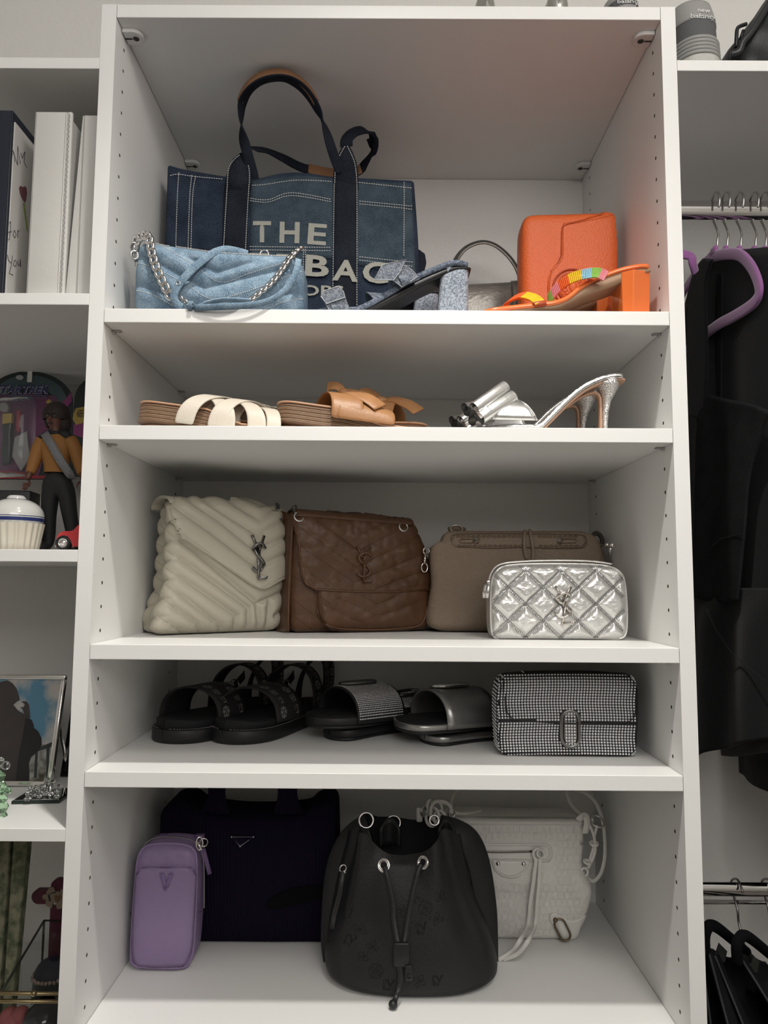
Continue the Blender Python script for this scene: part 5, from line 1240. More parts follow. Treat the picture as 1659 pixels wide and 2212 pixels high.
# ------------------------------------------------------------------ bottom shelf
lilac = mat('lilac_leather', (.27, .195, .345), .42, bump=.6, bscale=240, spec=.45)
lilac_d = mat('lilac_edge', (.12, .075, .17), .5)
def lilac_sling():
    t = thing('sling_bag', 'upright lilac leather sling bag beside the navy tote', 'bag', (.08, .21, SB))
    yf = .172; q = lambda a, b: xz(a, b, yf+.008); zb = lambda px: (xz(px, 2093, yf)[0], SB+.0008)
    L = [zb(296), q(284, 2082), q(281, 2060), q(284, 1980), q(290, 1900), q(296, 1850), q(309, 1829)]; R = [zb(396), q(412, 2080), q(420, 2050), q(425, 1975), q(428, 1900), q(427, 1850), q(417, 1830)]
    C = Coons(L, R, [zb(296), zb(396)], [q(309, 1829), q(330, 1822), q(365, 1820), q(400, 1823), q(417, 1830)])
    o, B = body('bag_body', lilac, t, C, yf, .062, .014, 26, 40, 4, .007, .008, lambda s, v: .0012*nz_((s*9, v*16, 0)))
    S = Surf(B); ol = [(300, 2088), (287, 2080), (284, 2060), (288, 1980), (294, 1900), (300, 1852), (312, 1832), (332, 1825), (365, 1823), (398, 1826), (415, 1834), (423, 1852), (424, 1900), (421, 1975), (416, 2050), (408, 2078), (392, 2089), (345, 2090)]
    b = MB(); cord_on(b, S, ol, .0022, .0006, closed=True); b.build('piping', lilac, t)
    p_ = MB(); Cp = Coons([(300, 2084), (288, 2060), (290, 1980), (297, 1886)], [(396, 2084), (412, 2050), (418, 1975), (422, 1888)], [(300, 2084), (345, 2087), (396, 2084)], [(297, 1886), (308, 1874), (360, 1873), (412, 1874), (422, 1888)], 40)
    drape(p_, S, Cp, 16, 24, .0030); p_.build('front_pocket', lilac, t); S2_ = Surf(B, p_)
    b = MB(); b.tube([S2_.hit(a, c, .0004)[0] for a, c in ((296, 1889), (308, 1875), (360, 1874), (412, 1875), (422, 1890))], .0008, 6); b.build('pocket_edge', lilac_d, t)
    b = MB(); pv = lambda pts, w: b.ribbon([S2_.hit(a, c, .0012)[0] for a, c in pts], V(0, -1, 0), w, .0016)
    pv([(350, 1887), (353, 1898), (358, 1917)], .0058); pv([(370, 1887), (366, 1898), (360, 1915)], .0058); b.sphere(S2_.hit(357, 1921, .001)[0], .0024, 8, 6); b.sphere(S2_.hit(371, 1889, .001)[0], .0026, 8, 6); b.sphere(S2_.hit(349, 1889, .001)[0], .0026, 8, 6); b.build('letter_emblem', mat('lilac_emblem', (.20, .135, .29), .4), t, label='raised letter V')
    b = MB(); y2 = yf+.030
    for p in resample(smooth_path([at(*k) for k in ((312, 1826, y2), (325, 1814, y2), (350, 1808, y2), (375, 1808, y2), (405, 1811, y2), (424, 1822, y2), (437, 1846, y2), (441, 1880, y2), (441, 1960, y2))], 6), 110): b.add(*rbox_mesh(p, (.0015, .003, .0015), .0004, 1))
    b.build('zipper_teeth', steel, t, kind='stuff')
    b = MB(); b.tube([at(284, 1974, yf+.012), at(279, 1973, yf+.035)], .0007, 5); b.tube([at(426, 1971, yf+.012), at(441, 1969, yf+.035)], .0007, 5); b.build('side_seam', lilac_d, t)
    b = MB(); b.torus(at(431, 1822, yf+.012), .007, .0014, (.4, -1, .2), 16, 6, sx=.7, sz=1.3); b.tube([at(425, 1816, yf+.012), at(436, 1836, yf+.008)], .002, 8); b.torus(at(440, 1820, yf+.03), .006, .0011, (.3, -1, 0), 14, 6); b.build('zip_slider', chrome, t)
    b = MB(); b.ribbon([at(439, 1834, yf+.008), at(446, 1860, yf+.008), at(453, 1888, yf+.010)], V(.3, -1, 0), .0062, .0024); b.build('zip_pull', lilac_d, t)
    b = MB(); b.add(*rbox_mesh(at(432, 1806, yf+.045), (.014, .010, .006), .0015, 2)); b.add(*rbox_mesh(at(353, 1804, yf+.045), (.012, .010, .004), .0015, 2)); b.build('strap_tab', lilac_d, t)
lilac_sling()
navy_k = mat('navy_knit', (.0085, .0065, .0165), .9, spec=.08)
def navy_tote():
    t = thing('tote_bag', 'dark navy ribbed knit tote with small silver triangle, behind the lilac bag', 'bag', (.25, .30, SB))
    yf = .255; q = lambda a, b: xz(a, b, yf+.008); zb = lambda px: (xz(px, 2038, yf)[0], SB+.0008)
    L = [zb(362), q(352, 1960), q(346, 1850), q(347, 1752)]; R = [zb(712), q(722, 1960), q(728, 1850), q(726, 1740)]
    T_ = [q(347, 1752), q(362, 1738), q(382, 1732), q(404, 1735), q(431, 1752), q(496, 1762), q(545, 1764), q(591, 1763), q(657, 1757), q(680, 1740), q(708, 1731), q(726, 1740)]
    C = Coons(L, R, [zb(362), zb(712)], T_, 90)
    rib = lambda s, v: .0017*abs(math.sin(PI*54*s+.3*math.sin(v*5)))+.003*nz_((s*3, v*3, 2))
    o, B = body('bag_body', navy_k, t, C, yf, .10, .010, 330, 22, 3, .006, .006, rib)
    S = Surf(B)
    b = MB()
    for k in range(2):
        for side, (xl, xr, x1, x2) in enumerate(((453, 485, 431, 496), (603, 640, 591, 657))):
            vs = []
            y = yf+.006+k*.075
            fl = lambda v: (lerp(x1, xl, min(1, v*1.6)**.6), lerp(x2, xr, min(1, v*1.6)**.6), lerp(1757, 1690, v))
            mb = MB()
            def hf(u, v, y=y): a, c, h = fl(v); p = at(lerp(a, c, u), h, y); return p+V(0, -.0012*abs(math.sin(PI*6*u)), 0)
            mb.grid(hf, 36, 12)
            # arch above, hidden by the shelf edge
            mb.build('handle', navy_k, t, solid=.006, label='ribbed handle' if k == 0 else None)
    for k in range(2):
        y = yf+.006+k*.075; a = at(469, 1692, y); c = at(622, 1692, y); w = .022; P = []
        for i in range(17):
            s = i/16; P.append(V(lerp(a.x, c.x, s), y+.001, a.z+.016*math.sin(PI*s)**.5))
        mb = MB(); mb.ribbon(P, V(0, -.9, .5), .018, .006); mb.build('handle_arch', navy_k, t)
    b = MB(); T3 = [S.hit(a, c, .0012)[0] for a, c in ((500, 1807), (547, 1807), (520, 1827))]; b.prism(T3, V(0, -.0014, 0)); b.build('triangle_plate', navy_k, t, smooth=False)
    b = MB(); T3 = [p+V(0, -.0016, 0) for p in T3]; b.tube(T3, .0007, 6, closed=True)
    for p in T3: b.sphere(p, .0016, 8, 6)
    b.build('triangle_frame', steel, t, label='thin silver triangle outline')
    b = MB(); pl = [S.hit(a, c, .004)[0] for a, c in ((576, 1952), (590, 1932), (625, 1918), (665, 1912), (700, 1912), (700, 1940), (672, 1944), (630, 1955), (600, 1964), (583, 1962))]; b.prism(pl, V(0, .003, 0)); b.build('leather_tag', mat('matte_black', (.004, .004, .005), .9, spec=.1), t, bevel=.0008, smooth=False)
navy_tote()
black_g = mat('black_grained_leather', (.0135, .0140, .0145), .46, bump=.5, bscale=420, spec=.42)
blk_emb = mat('embossed_grey', (.0045, .0045, .005), .7)
def bucket_bag():
    t = thing('bucket_bag', 'black leather drawstring bucket bag with two silver eyelets', 'bag', (.42, .21, SB))
    yc = .195; hd0 = .098
    Lp = smooth_path([V(a, b, 0) for a, b in ((712, 2085), (703, 2060), (710, 2000), (722, 1930), (738, 1860), (757, 1800))], 8)[::1]
    Rp = smooth_path([V(a, b, 0) for a, b in ((1068, 2085), (1070, 2055), (1050, 1990), (1020, 1930), (998, 1860), (980, 1800))], 8)
    N = 40; nt = 72
    Lr, Rr = resample(Lp, N), resample(Rp, N); B = MB(); vs = []
    zt0 = at(870, 1800, yc).z; zb0 = SB+.0008
    for j in range(N+1):
        v = j/N; l = at(Lr[j].x, Lr[j].y, yc).x; r = at(Rr[j].x, Rr[j].y, yc).x; z = lerp(zb0, zt0, v); hd = hd0*(1-.45*v**1.6)
        if v < .06: k = 1-.10*(1-v/.06)**2; m_ = (l+r)/2; l, r, hd = m_+(l-m_)*k, m_+(r-m_)*k, hd*k
        for i in range(nt):
            a = 2*PI*i/nt; c, s = math.cos(a), math.sin(a); e = .72
            x = (l+r)/2+(r-l)/2*math.copysign(abs(c)**e, c); y = yc+hd*math.copysign(abs(s)**e, s)
            fold = v**2*(.007*math.cos(6*a+.5)+.004*math.cos(11*a)); y += fold*math.sin(a)*1.2; x += fold*math.cos(a)
            dent = .010*math.exp(-((v-.45)/.25)**2)*math.sin(3*a+1.)**2 if s < 0 else 0
            zz = z
            if v > .86:
                w_ = (v-.86)/.14; dx = abs(x-(l+r)/2-.0); sd = math.exp(-((abs(dx)-.060)/.020)**2)
                zz += w_*(.021*sd*(1 if s < 0 else .6)-.016*math.exp(-(dx/.045)**2)*(1 if s < 0 else -.5))
            vs.append(V(x, y+dent+.002*nz_((x*14, z*14, 1)), zz))
    fs = [(j*nt+i, j*nt+(i+1) % nt, (j+1)*nt+(i+1) % nt, (j+1)*nt+i) for j in range(N) for i in range(nt)]+[tuple(range(nt))[::-1]]
    B.add(vs, fs); B.build('bag_body', black_g, t, solid=.0)
    S = Surf(B)
    # gathered lining below the rim
    b = MB(); n = 40; top = vs[N*nt:(N+1)*nt]; cx = sum(p.x for p in top)/nt; cy = sum(p.y for p in top)/nt
    ring2 = [V(cx+(p.x-cx)*.72, cy+(p.y-cy)*.6, zt0-.035) for p in top]; b.add(top+ring2, [(i, (i+1) % nt, nt+(i+1) % nt, nt+i) for i in range(nt)]+[tuple(range(nt, 2*nt))]); b.build('lining', mat('black_lining', (.006, .006, .007), .9), t)
    # rear lobes of leather
    for x0, w_ in ((842, 22), (965, 18)):
        b = MB()
        def lf(u, v, x0=x0, w_=w_): p = at(lerp(x0-w_, x0+w_, u), lerp(1830, 1772, v*(1-.35*abs(2*u-1)**2)), yc-.012); return p+V(0, .012*math.sin(PI*u), 0)
        b.grid(lf, 10, 6); b.build('rim_fold', black_g, t, solid=.004)
    # side wings and wide shoulder strap lying round the bag
    def wing(pts, y, nm='side_strap'):
        P = smooth_path([at(a, c, y) for a, c in pts], 6); nr = []
        c0 = at(885, 1960, y)
        for p in P: d = p-c0; d.y = 0; nr.append((d.normalized()*.45+V(0, -.9, 0)).normalized())
        b = MB(); b.ribbon(P, nr, .038, .004); b.build(nm, black_g, t)
        b = MB(); sd = [(P[min(i+1, len(P)-1)]-P[max(0, i-1)]).normalized().cross(n).normalized() for i, n in enumerate(nr)]
    wing([(796, 1788), (775, 1798), (752, 1822), (733, 1862), (722, 1920), (718, 1990), (718, 2045), (724, 2085)], yc+.0)
    wing([(950, 1788), (985, 1798), (1012, 1816), (1030, 1852), (1042, 1905), (1050, 1970), (1052, 2030), (1052, 2080)], yc+.0)
    for a, nm in ((829, 1869), (914, 1863)):
        p, n = S.hit(a, nm, .0006); b = MB(); b.torus(p, .0078, .0022, n, 28, 8); b.torus(p, .0056, .0010, n, 24, 6); b.build('eyelet', chrome, t)
        b = MB(); b.lathe(p+n*.0002, [(.0002, .0002), (.0052, .0002)], 20, n); b.build('eyelet_hole', blk_emb, t)
    lace = mat('black_lace', (.016, .016, .017), .4, bump=.3, bscale=500)
    def lacing(pts, w, nm='drawstring'):
        q = [S.hit(a, c, o_) for a, c, o_ in pts]; P = smooth_path([a for a, _ in q], 6); MB().ribbon(P, V(0, -1, .1), w, .0024).build(nm, lace, t)
    lacing([(831, 1871, .003), (835, 1890, .005), (843, 1920, .004), (849, 1950, .003), (851, 1985, .004), (856, 2015, .006), (861, 2040, .008)], .0072)
    lacing([(912, 1866, .003), (904, 1885, .005), (893, 1925, .004), (884, 1970, .003), (878, 2010, .005), (873, 2040, .008)], .0072)
    lacing([(862, 2078, .008), (866, 2105, .008), (860, 2135, .008)], .0072); 
    P = smooth_path([S.hit(866, 2100, .008)[0], S.hit(861, 2130, .010)[0], atz(855, 2155, SB+.014), atz(851, 2168, SB+.0065), atz(849, 2172, SB+.0065)], 6); MB().ribbon(P, V(0, -.7, .7), .0070, .0022).build('drawstring_end', lace, t)
    b = MB(); p, n = S.hit(868, 2058, .010); b.add(*rbox_mesh(p, (.0215, .007, .032), .0025, 3)); b.build('toggle', lace, t, label='leather drawstring slider')
    b = MB(); p = S.hit(883, 2098, .008)[0]; b.add(*rbox_mesh(p, (.0105, .004, .020), .0015, 2)); b.torus(p+V(0, -.0028, -.004), .0028, .0009, (0, -1, 0), 12, 6); b.build('pull_tab', lace, t)
    b = MB(); c = atz(849, 2170, SB+.0065); b.sphere(c, .0062, 14, 10, (1, 1, .95)); b.build('end_knot', lace, t)
    # perforated motifs
    b = MB()
    def motif(px, py, r, kind, rot=0.):
        p, n = S.hit(px, py, .0003); k = r/1380.
        ex = V(1, 0, 0); ex = (ex-n*ex.dot(n)).normalized(); ez = n.cross(ex); ez = ez if ez.z > 0 else -ez
        def out(poly, cl=True, w=.00035):
            c_, s_ = math.cos(rot), math.sin(rot); pts = []
            for a, d in poly:
                a, d = a*c_-d*s_, a*s_+d*c_; q = S.hit(px+a*r, py-d*r, .0003)[0]; pts.append(q)
            b.tube(pts, w, 4, closed=cl)
        if kind == 'c': out([(math.cos(2*PI*i/20), math.sin(2*PI*i/20)) for i in range(20)]); [out(petal(j*PI/2+PI/4, .12, .8, .26)) for j in range(4)]
        elif kind == 'f': [out(petal(j*PI/2+PI/4, .1, 1., .30)) for j in range(4)]; out([(.12*math.cos(i), .12*math.sin(i)) for i in range(6)])
        elif kind == 'l': [out(q) for q in LVM]
    for px, py, r, k, ro in ((919, 1962, 15, 'c', .3), (812, 2098, 16, 'c', .2), (777, 2008, 16, 'f', .2), (943, 1985, 15, 'f', .6), (757, 2032, 13, 'l', -.3), (804, 2046, 15, 'f', .5), (784, 2066, 14, 'f', .1), (912, 2006, 13, 'l', .3),
                             (753, 1974, 12, 'l', .2), (869, 1968, 14, 'f', .9), (951, 1936, 14, 'f', .2), (902, 1940, 13, 'f', .4), (840, 2128, 13, 'l', 0), (906, 2120, 15, 'f', .3), (946, 2118, 12, 'l', .1)): motif(px, py, r, k, ro)
    b.build('perforated_motifs', blk_emb, t, kind='stuff')
    # hardware round the rim
    for a, c, y, r in ((791, 1772, yc-.03, .0105), (850, 1778, yc+.02, .0105), (938, 1772, yc-.03, .007)):
        MB().torus(at(a, c, y), r, .0016, (.1, -1, .3), 20, 8).build('ring', chrome, t)
    b = MB(); p = at(741, 1876, yc-.075); b.torus(p, .005, .0011, (.5, -1, 0), 14, 6); b.tube([at(743, 1880, yc-.078), at(746, 1886, yc-.078)], .0014, 6); b.build('zip_ring', chrome, t)
    b = MB(); b.ribbon([at(740, 1884, yc-.078), at(734, 1930, yc-.076), at(722, 1975, yc-.074), at(717, 2006, yc-.072)], V(-.2, -1, 0), .0066, .002); b.build('zip_pull', lace, t)
bucket_bag()
croc = mat('white_croc_leather', (.70, .685, .64), .34, bump=1.2, bscale=95, bkind='voronoi', spec=.5)
white_l = mat('white_smooth_leather', (.72, .705, .66), .38, bump=.2, bscale=300)
brass_d = mat('aged_brass', (.20, .155, .10), .35, metal=1.)
def white_bag():
    t = thing('handbag', 'white croc embossed bag with knotted leather ties at the right', 'bag', (.64, .32, SB))
    yf = .272; q = lambda a, b: xz(a, b, yf+.006); zb = lambda px: (xz(px, 2027, yf)[0], SB+.0008)
    L = [zb(975), q(970, 1960), q(965, 1860), q(955, 1766)]; R = [zb(1246), q(1262, 1985), q(1274, 1950), q(1278, 1916), q(1268, 1893), q(1257, 1870), q(1260, 1830), q(1263, 1769)]
    C = Coons(L, R, [zb(975), zb(1246)], [q(955, 1766), q(1010, 1765), q(1100, 1769), q(1180, 1769), q(1263, 1769)])
    rel = lambda s, v: .010*math.exp(-((s-.93)/.10)**2-((v-.42)/.20)**2)-.004*math.exp(-((s-.5)/.3)**2-((v-.38)/.08)**2)+.002*nz_((s*4, v*5, 7))
    o, B = body('bag_body', croc, t, C, yf, .075, .010, 60, 50, 3, .006, .006, rel)
    S = Surf(B)
    b = MB()                                             # raised rectangular scales
    for i in range(22):
        for j in range(15):
            cx, cy = 985+i*13+(j % 2)*5+2*nz_((i, j, 0)), 1790+j*16+3*nz_((j, i, 4))
            if cx > 1262 or cy > 2018 or (1045 < cx < 1202 and 1812 < cy < 1905): continue
            q4 = [S.hit(cx+a, cy+c, .0007)[0] for a, c in ((-5.2, -6.6), (5.2, -6.6), (5.8, 0), (5.2, 6.6), (-5.2, 6.6), (-5.8, 0))]; mid = S.hit(cx, cy, .0012)[0]
            b.add(q4+[mid], [(k, (k+1) % 6, 6) for k in range(6)])
    b.build('embossed_scales', croc, t, kind='stuff')
    b = MB(); drape(b, S, quadC((965, 1782), (1262, 1782), (1262, 1768), (962, 1766), 10), 20, 2, .0022); b.build('top_band', white_l, t)
    b = MB(); Cp = Coons([(1000, 1858), (1000, 1821)], [(1186, 1862), (1194, 1848), (1190, 1828), (1180, 1822)], [(1000, 1858), (1186, 1862)], [(1000, 1821), (1180, 1822)], 20)
    drape(b, S, Cp, 16, 5, .0020); b.build('pocket_frame', white_l, t); S2_ = Surf(B, b)
    b = MB(); zp = line_on(S2_, [(1004, 1838), (1080, 1840), (1150, 1839)], .0006); b.ribbon([a for a, _ in zp], [n for _, n in zp], .0036, .0012); b.build('zipper', gun, t)
    b = MB()
    for p in resample([a for a, _ in zp], 60): b.add(*rbox_mesh(p+V(0, -.0010, 0), (.0008, .0008, .0030), .0002, 1))
    b.build('zipper_teeth', brass_d, t, kind='stuff')
    b = MB(); Ch = Coons([(1068, 1880), (1063, 1868), (1062, 1858)], [(1134, 1882), (1142, 1870), (1143, 1859)], [(1068, 1880), (1085, 1893), (1102, 1897), (1120, 1894), (1134, 1882)], [(1062, 1858), (1143, 1859)], 24)
    drape(b, S, Ch, 12, 6, .0022); b.build('half_moon_patch', white_l, t); S3_ = Surf(B, b)
    for a, c in ((1076, 1865), (1131, 1866)): b = MB(); b.sphere(S3_.hit(a, c, .0012)[0], .0036, 12, 8, (1, .7, 1)); b.build('stud', chrome, t)
    # ties from the zip
    b = MB(); p = S2_.hit(1161, 1843, .004)[0]; b.torus(p, .0085, .0022, (.2, -1, .1), 18, 8); b.torus(p+V(.004, -.002, .001), .0060, .0020, (-.6, -1, .1), 14, 8); b.build('tie_knot', white_l, t)
    for pts in (((1157, 1852, .006), (1150, 1900, .008), (1143, 1950, .010), (1137, 1990, .012)), ((1165, 1852, .007), (1162, 1900, .009), (1158, 1950, .012), (1152, 1990, .014))):
        P = [S2_.hit(*k)[0] for k in pts]; e = [(1125, 2028, .035), (1104, 2056, .014), (1076, 2074, .0022)] if pts[0][0] < 1160 else [(1142, 2030, .035), (1118, 2060, .014), (1086, 2073, .0022)]
        P += [atz(a, c, SB+z) for a, c, z in e]; MB().ribbon(smooth_path(P, 6), V(.15, -1, .3), .0062, .0020).build('tie', white_l, t)
    b = MB(); Cc = Coons([(1206, 2028), (1200, 2005), (1188, 1990), (1186, 1975)], [(1247, 2030), (1262, 1990), (1268, 1972)], [(1206, 2028), (1247, 2030)], [(1186, 1975), (1200, 1970), (1225, 1986), (1250, 1985), (1268, 1972)], 24)
    drape(b, S, Cc, 14, 8, .0018); b.build('corner_patch', white_l, t); S4_ = Surf(B, b)
    b = MB(); p, n = S4_.hit(1214, 2006, .0035); d = V(.45, 0, -.9).normalized(); e = V(.9, 0, .45).normalized(); b.tube(stadium(p, d, e, .0175, .0085), .0016, 8, closed=True); b.build('buckle', brass_d, t, label='aged brass oval buckle')
    b = MB(); b.prism(stadium(p+V(0, .0024, 0), d, e, .016, .0072), V(0, -.0016, 0)); b.build('buckle_strap', white_l, t)
    b = MB(); b.sphere(S4_.hit(1199, 1986, .002)[0], .0036, 12, 8); b.build('stud', brass_d, t)
    st = MB()
    for l in ([(1004, 1826), (1178, 1827), (1188, 1836), (1186, 1850), (1180, 1857), (1004, 1854)],): stitches(st, S2_, l, .0018, .0012, .0005, .0004, sm=False)
    stitches(st, S3_, [(1068, 1862), (1070, 1876), (1088, 1889), (1102, 1892), (1118, 1889), (1134, 1877), (1138, 1863)], .0018, .0012, .0005, .0004); st.build('stitching', mat('sand_thread', (.30, .28, .24), .8), t, kind='stuff')
    # rings and strap at the right
    b = MB(); b.ribbon(smooth_path([at(1248, 1772, yf), at(1262, 1762, yf-.004), at(1268, 1775, yf-.004), at(1263, 1800, yf)], 5), V(.3, -1, 0), .011, .003); b.build('strap_tab', white_l, t)
    b = MB(); b.torus(at(1290, 1774, yf+.004), .012, .0018, (.2, -.6, 1), 18, 8); b.build('ring', steel, t)
    def cord(pts, r=.0024, nm='strap_cord', w=.0062): MB().ribbon(smooth_path([at(*k) for k in pts], 6), V(.25, -1, .1), w, .0026).build(nm, white_l, t)
    cord([(1222, 1708, .33), (1232, 1735, .31), (1248, 1754, .295), (1266, 1768, .285), (1282, 1772, .28)])
    cord([(1238, 1707, .34), (1262, 1712, .325), (1284, 1730, .315), (1298, 1760, .31), (1305, 1800, .31), (1306, 1850, .31), (1298, 1885, .30), (1284, 1902, .292), (1272, 1900, .285), (1265, 1888, .28)])
    cord([(1290, 1782, .275), (1284, 1805, .275), (1283, 1825, .277), (1276, 1850, .278), (1268, 1872, .276)], w=.0045); cord([(1272, 1780, .272), (1281, 1800, .273), (1285, 1822, .275), (1284, 1845, .277), (1270, 1875, .274)], w=.0045)
    b = MB(); b.torus(at(1283, 1822, .272), .0058, .0022, (0, -.3, 1), 14, 6); b.torus(at(1268, 1862, .272), .0052, .0022, (.3, -.3, 1), 14, 6); b.torus(at(1262, 1884, .272), .0065, .0022, (.3, -1, 0), 16, 6); b.build('knot', white_l, t)
    # braided knot at the left top
    b = MB(); 
    for a, c, y, r, n in ((942, 1752, .245, .012, (.8, -1, 0)), (934, 1765, .240, .011, (-.5, -1, .3)), (950, 1768, .24, .009, (.1, -1, .5)), (928, 1745, .25, .009, (1, -.6, 0))): b.torus(at(a, c, y), r, .0026, n, 18, 8, sz=1.25)
    b.build('braided_knot', white_l, t)
    cord([(975, 1757, .262), (972, 1742, .26), (960, 1733, .255), (943, 1732, .25), (931, 1737, .248)]); cord([(975, 1757, .30), (975, 1730, .325), (985, 1710, .34), (1002, 1700, .35)], w=.005); cord([(972, 1745, .262), (985, 1756, .275), (1010, 1758, .29), (1040, 1752, .31)], w=.005)
    b = MB(); b.add(*rbox_mesh(at(906, 1760, .24), (.010, .008, .022), .003, 2)); b.build('strap_tab', white_l, t)
    b = MB(); b.torus(at(976, 1757, .262), .006, .0016, (.4, -1, 0), 14, 6); b.torus(at(915, 1752, .235), .007, .0015, (.8, -.6, 0), 14, 6); b.build('ring', steel, t)
white_bag()
# ------------------------------------------------------------------ left bay: binders
class XPlane:
    """points on the upright plane x = const"""
    def __init__(s, x): s.x = x
    def hit(s, px, py, off=0.): r = ray(px, py); t = (s.x-CAM.x)/r.x; return CAM+r*t+V(off, 0, 0), V(1, 0, 0)
binder_w = mat('white_vinyl', (.66, .65, .62), .35, bump=.5, bscale=60, coat=.2)
paper_w = mat('white_paper', (.68, .66, .63), .7)
navy_v = mat('navy_vinyl', (.018, .022, .035), .35, bump=.3, bscale=200)
ink = mat('pen_ink', (.03, .03, .05), .6)
clear = mat('clear_sleeve', (.55, .57, .60), .15, trans=.6, ior=1.2, alpha=.5)
def binder(name, label, x0, x1, y0, z1, mtl, dep=.25, lean=0., rad=.004):
    t = thing(name, label, 'binder', ((x0+x1)/2, y0+dep/2, L1))
    z0 = L1+.0006; B = MB(); sh = lambda z: lean*(z1-z)/(z1-z0)
    def bx(a0, a1, b0, b1, c0, c1, nm, m_, lb=None, r_=.0015):
        M_ = MB()
        def fn(u, p): x = lerp(a0, a1, (u.x+1)/2); y = lerp(b0, b1, (u.y+1)/2); z = lerp(c0, c1, (u.z+1)/2); return V(x+sh(z), y, z)
        vs, fs = rbox_mesh(V(0, 0, 0), (abs(a1-a0), abs(b1-b0), abs(c1-c0)), min(r_, abs(a1-a0)*.45), 2, 1, 1, 4, fn); M_.add(vs, fs); return M_.build(nm, m_, t, label=lb)
    bx(x0, x1, y0, y0+.0035, z0, z1, 'spine', mtl, r_=.0016)
    bx(x0, x0+.0035, y0, y0+dep, z0, z1, 'cover', mtl); bx(x1-.0035, x1, y0, y0+dep, z0, z1, 'cover', mtl)
    if x1-x0 > .012: bx(x0+.006, x1-.006, y0+.02, y0+dep-.012, z0+.008, z1-.012, 'pages', paper_w)
    return t, sh, bx
zb_ = lambda py, y: at(100, py, y).z
X_ = lambda px, y: at(px, 440, y).x
t, sh, bx = binder('ring_binder', 'navy binder at the left edge with a white handwritten sheet on its side', X_(-60, .02), X_(17, .02), .02, zb_(238, .02), navy_v)
xs = X_(17, .02)+.0006; SP = XPlane(xs)
M_ = MB(); pts = [SP.hit(22, 250)[0], SP.hit(24, 632)[0]]
ya, yb = SP.hit(21, 440)[0].y+.001, .25; zt = SP.hit(22, 252)[0].z; zl = L1+.006
M_.box((xs-.0004, ya, zl), (xs+.0012, yb, zt), .0); M_.build('sheet', paper_w, t, smooth=False, label='white sheet with pen writing and a drawn heart flower')
b = MB()
SI = XPlane(xs+.0016)
for ln in ([(32, 350), (28, 325), (38, 357), (38, 316), (44, 354)], [(45, 330), (48, 342), (53, 328)], [(54, 328), (52, 350), (58, 362)], [(20, 482), (23, 478), (22, 500), (20, 518), (17, 517)], [(16, 502), (25, 500)], [(31, 497), (28, 508), (32, 514), (35, 506), (31, 497)], [(38, 497), (38, 513)], [(38, 502), (42, 497)],
           [(16, 550), (18, 562), (24, 568)], [(27, 552), (24, 575), (20, 590), (28, 594)], [(31, 562), (29, 572), (33, 576), (36, 568), (32, 561)], [(38, 562), (39, 573), (43, 573), (44, 560)], [(44, 560), (45, 577)]):
    b.tube([SI.hit(a, c)[0] for a, c in ln], .00042, 4)
b.build('handwriting', ink, t)
hp = [(41, 405), (45, 401), (49, 405), (53, 402), (57, 406), (58, 418), (56, 432), (54, 438), (48, 430), (43, 418)]
b = MB(); b.prism([SI.hit(a, c)[0] for a, c in hp], V(.0003, 0, 0)); b.build('drawn_heart', mat('dusty_rose_print', (.20, .075, .095), .8), t, smooth=False)
b = MB(); b.prism([SI.hit(a, c)[0] for a, c in ((49, 438), (53, 438), (60, 498), (58, 500))], V(.0003, 0, 0)); b.build('drawn_stem', mat('green_print', (.28, .36, .10), .8), t, smooth=False)
t, sh, bx = binder('ring_binder', 'thick white binder standing in the middle of the left shelf', X_(66, .012), X_(136, .012), .012, zb_(241, .012), binder_w)
b = MB()
zz = [lerp(L1+.006, zb_(241, .012)-.004, i/70) for i in range(71)]
for i in range(70): b.tube([V(X_(141, .012)+(.0012 if i % 2 else -.0006), .0108, zz[i]), V(X_(141, .012)+(-.0006 if i % 2 else .0012), .0108, zz[i+1])], .0005, 4)
bx(X_(136, .012), X_(147, .012), .012, .018, L1+.0006, zb_(241, .012), 'hinge_flap', binder_w)
b.build('zigzag_seam', mat('grey_seam', (.35, .34, .33), .7), t, kind='stuff')
t, sh, bx = binder('ring_binder', 'slim white binder leaning against the left side board', X_(172, .03), -.0215, .03, zb_(248, .03), binder_w, lean=0)
b = MB(); x0 = X_(160, .032)
M_ = MB(); M_.add([V(X_(150, .03), .031, L1+.0006), V(X_(172, .03), .031, L1+.0006), V(X_(172, .03), .031, zb_(250, .03)), V(X_(172, .03)-.001, .031, zb_(250, .03))], [(0, 1, 2, 3)]); M_.build('loose_cover', binder_w, t, solid=.002, smooth=False)

# ------------------------------------------------------------------ left bay: toys
def extr(t, nm, m_, px, y, th, sm=False, label=None, bevel=0., dz=None):
    b = MB(); b.prism([at(a, c, y) for a, c in px], V(0, th, 0)); return b.build(nm, m_, t, smooth=sm, label=label, bevel=bevel)
card_d = mat('card_black', (.018, .028, .030), .35); card_t = mat('card_teal', (.055, .10, .105), .35); card_p = mat('card_purple', (.11, .055, .12), .35, col2=(.16, .035, .09), cscale=25); card_m = mat('card_magenta', (.24, .045, .16), .35)
card_n = mat('card_navy', (.03, .035, .13), .4); card_w = mat('card_white', (.42, .43, .46), .4); card_y = mat('card_yellow', (.42, .30, .07), .4); card_r = mat('card_red', (.30, .03, .04), .4)
blis = mat('blister_plastic', (.85, .86, .88), .08, trans=.92, ior=1.25, bump=.8, bscale=35)
def arc(cx, cy, rx, ry, a0, a1, n=16): return [(cx+rx*math.cos(math.radians(a0+(a1-a0)*i/n)), cy-ry*math.sin(math.radians(a0+(a1-a0)*i/n))) for i in range(n+1)]
